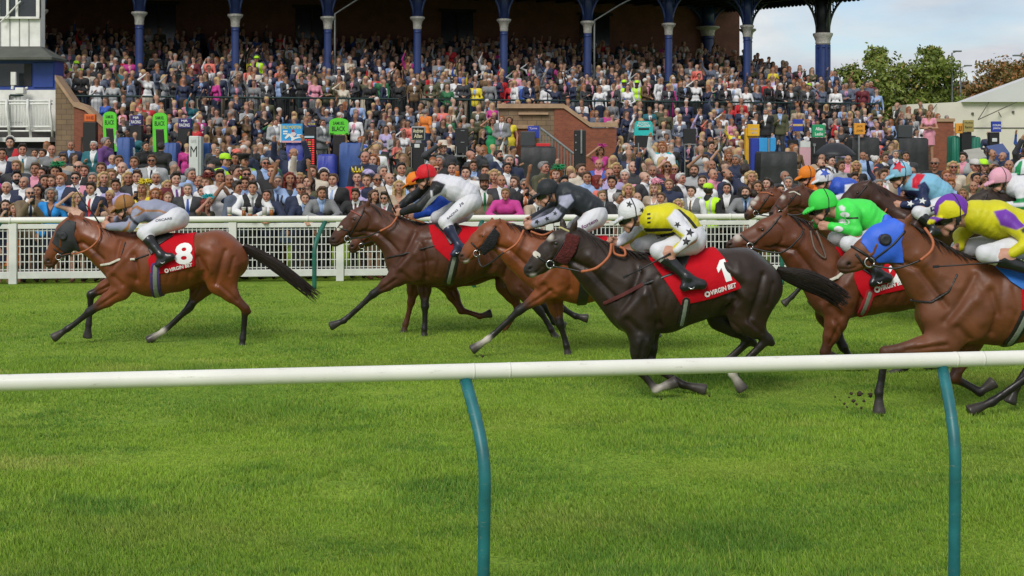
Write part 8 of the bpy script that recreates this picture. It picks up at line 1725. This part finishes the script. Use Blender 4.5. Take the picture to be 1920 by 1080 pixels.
for i in range(15):
    y = 261.5+i*4
    s.box('light_row', 571.8, 576, y, y+1.7, REDL, -.012, .006, 0, d); s.box('light_row', 577.2, 583, y+.2, y+1.4, AMBL if i % 3 else REDL, -.012, .006, 0, d); s.box('light_row', 584.5, 589.2, y-.3, y+2.0, REDL, -.012, .006, 0, d)
s = Stand(611, 43.4, 'royal blue crumpled cover over a box beside the red betting display', 'covered box', 'covered_box'); s.cover('cover', 596, 627, 290, BCOVER, 0, .6); s.box('leg', 593.5, 594.6, 290, None, GREYM, .1, .05, 0)
s = Stand(784, 43.8, 'black framed board with cream name lettering on a tall black stand'); tower(s, 770, 797, 268); f = s.box('frame', 771, 797, 237, 263, paint('frame_grey', (.32, .33, .33)), 0, .16, .03); h = s.box('face', 773, 795, 239, 261, PB, -.014, .02, 0); s.text('Andrew', 774.5, 793.5, 241, 249, INKC, -.02, .015, h); s.text('Allan', 776.5, 791.5, 251, 258.5, INKC, -.02, .015, h); s.box('badge', 777, 787, 270, 277, PWH, .0, .03, .01)
for x in (771, 796): s.box('leg', x, x+1.2, 276, None, GREYM, -.05, .06, 0)
s = Stand(865, 43.8, 'plain tall black bookmaker tower with grey legs left of the brick wall'); s.box('board', 853, 878, 240, 288, PB, 0, .3, .02)
for y in (244, 266): s.box('handle', 864, 871, y, y+1.6, GREYM, -.02, .03, 0)
for x in (855, 875): s.box('leg', x, x+1.3, 275, None, GREYM, -.04, .06, 0)
s.box('shelf', 853, 880, 291, 293.5, GREYM, -.1, .4, 0)
s = Stand(988, 44.8, 'blue sign standing behind the black screen at the brick wall', 'sign', 'name_sign'); h = s.box('face', 990, 1011, 236, 259, PROY, 0, .08); s.text('Tyme', 992.5, 1007, 238.5, 243.5, ink('lilac', (.55, .5, .75)), parent=h); s.box('pole', 999, 1001.5, 259.5, None, GREYM, .02, .05, 0)
s = Stand(1008, 44.0, 'black draped table with a red box and a grey screen before the brick wall'); s.cover('cover', 977, 1042, 275, COVER, 0, 1.0); s.box('screen', 976, 1004, 246, 274, paint('screen_grey', (.045, .05, .052)), .5, .1, .02); s.box('red_box', 1006, 1032, 268.5, 274.3, paint('red', (.6, .02, .025)), .3, .4, .01)
s = Stand(1088, 43.6, 'narrow black speaker like tower in front of the middle brick wall'); s.box('board', 1077, 1098.5, 244, None, PB, 0, .35, .02); s.box('pole', 1088.5, 1091.5, 243, 288, GREYM, -.06, .05, .005)
for y in (252, 266, 280): s.box('latch', 1078.5, 1081, y, y+2.5, GREYM, -.02, .03, 0)
s = Stand(1206, 44.6, 'turquoise topped bookmaker board on a black stand right of the brick wall'); h = s.poly('top_sign', [(1189, 254), (1190.5, 231), (1194, 227), (1220, 227), (1223.5, 231), (1224.5, 254)], PTQ, 0, .2); s.box('slot', 1197, 1217, 240, 243.5, PB, -.012, .02, 0, h); s.text('RICHARD', 1197, 1216, 229, 232, INKW, -.006, .02, h); s.text('McCLEAN', 1194.5, 1219, 233, 238, INKW, -.006, .02, h); s.box('body', 1192, 1222, 254.5, 276, PB, .02, .3)
for x in (1196, 1216): s.box('leg', x, x+2, 268, None, GREYM, -.03, .06, 0)
s = Stand(1293, 44.2, 'black board on a grey frame left of the yellow board'); s.box('board', 1282, 1305, 241, 269, PB, 0, .2, .01)
for x in (1283.5, 1301.5): s.box('leg', x, x+1.5, 269.5, None, GREYM, 0, .06, 0)
s.box('crossbar', 1283, 1305, 269.6, 271.5, GREYM, -.07, .05, 0)
s = Stand(1412, 44.6, 'tall yellow bookmaker board with silver lettering'); s.box('top_sign', 1402, 1424, 233, 255, PYE, 0, .14); s.box('body', 1399.5, 1412, 240, None, PYE, .15, .3); s.box('body', 1412, 1424, 256, None, PYE, .16, .28); s.text('GEORGE', 1407, 1420.5, 240, 243.8, INKS, -.006); s.text('SMITH', 1408, 1419, 247, 251, INKS, -.006)
s = Stand(1430, 43.9, 'deep blue and sky blue box stand in front of the yellow board'); s.box('blue_panel', 1409, 1423, 259, None, PROY, 0, .5, .01); s.box('sky_panel', 1423.4, 1438.5, 258.5, None, PSKY, -.02, .5, .01); s.box('grey_gap', 1439, 1444, 260, None, paint('mid_grey', (.22, .25, .27)), .05, .4, 0); s.box('sky_wing', 1444.5, 1455, 258.5, 284, PSKY, 0, .4, .01)
s = Stand(1460, 40.5, 'large black crumpled cover over a box below the blue stand', 'covered box', 'covered_box'); s.cover('cover', 1427, 1495, 285, COVER, 0, 1.0)
s = Stand(1495, 45.2, 'small blue sign with a yellow band on a thin pole', 'sign', 'name_sign'); h = s.box('face', 1486.5, 1505.5, 223.5, 246, PROY, 0, .05); s.box('band', 1487, 1505, 232.5, 236.5, paint('buff', (.62, .42, .16)), -.01, .02, 0, h); s.box('pole', 1498.7, 1500.6, 246.3, None, GREYM, .01, .05, 0); s.box('table', 1484, 1500, 262, None, PB, .2, .5, .01)
s = Stand(1511, 43.7, 'white and pink panel board beside the green sign'); s.box('white_half', 1501, 1519.5, 265, 276, PWH, 0, .1, 0); s.box('pink_half', 1499.5, 1520, 276.3, None, paint('pink', (.62, .36, .40)), 0, .1, 0)
s = Stand(1535, 44.4, 'green name sign with white lettering over a black stand, beside the umbrella'); h = s.box('top_sign', 1523.5, 1547, 233.5, 257.5, PGR, 0, .14, .02); s.text('Allan', 1529, 1542.5, 238.5, 244.5, INKW, parent=h); s.text('Leslie', 1528, 1543, 248, 254, INKW, parent=h); tower(s, 1521, 1549, 258)
s.box('bracket', 1524, 1529, 269, 274, GREYM, -.05, .05, 0); s.box('bracket', 1525.6, 1527.4, 274.2, 292, GREYM, -.05, .05, 0)
s = Stand(1625, 44.2, 'orange name sign above a long black covered stand'); h = s.box('top_sign', 1602, 1622, 231, 252, PAMB, 0, .12, .01); s.text('JACK', 1606, 1618, 235, 239.5, ink('brown', (.12, .05, .01)), parent=h); s.text('JONES', 1605.5, 1618.5, 243, 248, ink('brown', (.12, .05, .01)), parent=h); s.box('pole', 1610, 1613, 252.3, None, GREYM, .05, .05, 0); s.cover('cover', 1601, 1652, 258, COVER, .2, .8)
s = Stand(1713, 44.2, 'black covered stand with a grey screen box on top beside the last brick pier'); s.cover('cover', 1686, 1741, 259, COVER, 0, .8); s.box('screen', 1688, 1715, 234, 258, paint('screen_grey', (.045, .05, .052)), .2, .25, .02)
s = Stand(1812, 44.6, 'gold sign and orange sign on a black stand hung with green cloth'); s.box('orange_sign', 1793, 1806, 231, 250, PAMB, .05, .1, .01); s.text('JJ', 1797, 1804, 236, 246, ink('brown', (.12, .05, .01)), .044); h = s.box('gold_sign', 1807, 1826, 225, 247, PGOLD, 0, .12, .01); s.text('Hughes', 1809, 1824, 228.5, 232.5, INKB, parent=h); s.text('Racing', 1809.5, 1823.5, 236, 242, INKB, parent=h); s.box('board', 1805, 1823, 247.5, None, PB, .06, .25); s.cover('green_cloth', 1789, 1804, 255, PDG, .2, .5); s.cover('green_cloth', 1826, 1843, 257, PDG, .2, .5)
s = Stand(1868, 44.6, 'royal blue sign with white lettering on a black stand before the marquee'); h = s.box('top_sign', 1860, 1877.5, 227.5, 247.5, PROY, 0, .12, .01); s.text('COLIN', 1861.5, 1876, 233, 236.5, INKW, parent=h); s.text('JOHNSTON', 1862, 1876, 239, 243, INKW, parent=h); s.box('board', 1857, 1875, 248, None, PB, .04, .25); s.box('badge', 1860.5, 1870, 259, 266, PWH, .0, .03, .02)
def lectern(x0, x1, y0, lab, m, top):
    s = Stand((x0+x1)/2, 42.6, lab, 'lectern', 'lectern'); X0, X1, Z1 = s.X(x0), s.X(x1), s.Z(y0)
    MB().add([(X0, 0, 0), (X1, 0, 0), (X1, .6, 0), (X0, .6, 0), (X0, 0, Z1-.32), (X1, 0, Z1-.2), (X1, .6, Z1+.08), (X0, .6, Z1)], [(3, 2, 1, 0), (0, 1, 5, 4), (1, 2, 6, 5), (2, 3, 7, 6), (3, 0, 4, 7)]).build('body', m, s.o); MB().add([(X0, 0, Z1-.315), (X1, 0, Z1-.195), (X1, .6, Z1+.085), (X0, .6, Z1+.005)], [(0, 1, 2, 3)]).build('sloping_top', top, s.o)
lectern(1818, 1850, 282, 'grey lectern with a sloping slatted top by the green cloth', paint('mid_grey', (.22, .25, .27)), paint('slate', (.34, .33, .28))); lectern(1862, 1893, 274, 'tall dark blue lectern with a sloping top before the marquee', paint('deep_blue', (.03, .06, .18)), paint('deep_blue2', (.05, .08, .20)))
# umbrella
def umbrella():
    Y = 40; c = P(1565, 293, Y); s_ = F/Y; o = empty('umbrella', (c.x, Y, gz(Y)), 0, 'open black umbrella over the crowd below the green sign', 'umbrella'); H = c.z-gz(Y); Rr = 43/s_; h = .38
    v = [(0, 0, H+h)]; f = []; n = 8; m = 6; sub = 3
    for j in range(1, m+1):
        t = j/m
        for i in range(n*sub):
            a = 2*math.pi*i/(n*sub); k = (i % sub); sc_ = 1 if k == 0 else 1-.06*t; v.append((Rr*t*math.cos(a)*sc_, Rr*t*math.sin(a)*sc_, H+h*(1-t**2.1)+(0 if k == 0 else .015*t)))
    N = n*sub
    for i in range(N): f.append((0, 1+i, 1+(i+1) % N))
    for j in range(m-1):
        for i in range(N): f.append((1+j*N+i, 1+j*N+(i+1) % N, 1+(j+1)*N+(i+1) % N, 1+(j+1)*N+i)[::-1])
    cn = MB().add(v, f).build('canopy', mat('umbrella_cloth', (.016, .018, .022), .5, noise=.1, spec=.4), o, True); so = cn.modifiers.new('thick', 'SOLIDIFY'); so.thickness = .006
    MB().tube([(0, 0, .9), (0, 0, H+h+.05)], .010, 8).build('shaft', IRON, o, True); MB().tube([(0, 0, .9), (0, 0, .8), (.03, 0, .77), (.06, 0, .80)], .016, 8).build('handle', mat('wood_handle', (.15, .07, .03), .5), o, True)
    for i in range(n): a = 2*math.pi*i/n; MB().tube([(Rr*t*math.cos(a), Rr*t*math.sin(a), H+h*(1-t**2.1)-.012) for t in (.02, .3, .6, .8, 1)], .005, 4).build('rib', IRON, o, True)
umbrella()
# beer on the fence, clods of turf thrown up
CUP = mat('plastic_cup', (.55, .52, .48), .2, noise=.03); BEER = mat('beer', (.30, .09, .015), .25, noise=.05); FOAM = mat('beer_foam', (.72, .66, .55), .8)
for px, lab, full in ((433, 'nearly empty plastic beer cup in front of the blue grey suit', .25), (459, 'full plastic beer cup beside the black waistcoat', .8), (471, 'half full plastic beer cup under the black waistcoat', .4), (497, 'empty plastic cup before the man in glasses', .1), (510, 'full plastic beer cup before the man in glasses', .85)):
    X = (px-CX)/F*24.1; Y = yrail(X)+1.0; b = Vector((X, Y, 1.09)); o = empty('beer_cup', b, 0, lab, 'cup', 'beer cups along the fence'); full = max(full, .12)
    MB().lathe((0, 0, 0), [(.031, 0), (.033, .14*full)], 12).build('beer', BEER, o, True); MB().lathe((0, 0, .14*full+.0005), [(.0335, 0), (.0345, .014)], 12).build('foam', FOAM, o, True); MB().lathe((0, 0, .14*full+.016), [(.036, 0), (.042, .15-.14*full)], 12).build('cup', CUP, o, True)
SOIL = mat('soil', (.045, .028, .014), .95, noise=.4, nscale=30, bump=1, bscale=40)
rr = np.random.default_rng(4)
for i, (px, py) in enumerate(((1612, 738), (1600, 752), (1583, 757), (1620, 752), (1592, 745), (1575, 750), (1606, 758), (1330, 742), (1632, 741), (1596, 738), (1588, 763), (1615, 765), (1566, 744), (1860, 758), (905, 668), (1240, 748))):
    p = P(px, py, 12.1); n = 0; m = MB(); r = (.022, .014, .010, .012, .008, .007, .011, .010)[i % 8]; k = [(math.sin(math.pi*j/6), -math.cos(math.pi*j/6)) for j in range(1, 6)]; m.lathe((0, 0, 0), [(a*r*rr.uniform(.7, 1.3), b*r) for a, b in k], 7); m.v = [tuple(np.array(q)*rr.uniform(.75, 1.3, 3)) for q in m.v]
    tag(m.build('turf_clod', SOIL, None, True, loc=p), 'dark clod of turf flying up behind the hoof of the blue hooded horse' if i not in (7, 13, 14, 15) else 'small dark clod of turf kicked up under a galloping horse', 'clod', 'clods of turf in the air')
for o in [o for o in COL.objects if 'his back to the course' in str(o.get('label', ''))]:
    V, Fc, ar = text_mesh('STEWARD', .02); me = bpy.data.meshes.new('lettering'); me.from_pydata([(-a*.24, .163, 1.24+b*.035) for a, b in V], [], Fc); me.materials.append(ink('grey', (.2, .24, .05))); link('lettering', me, o)
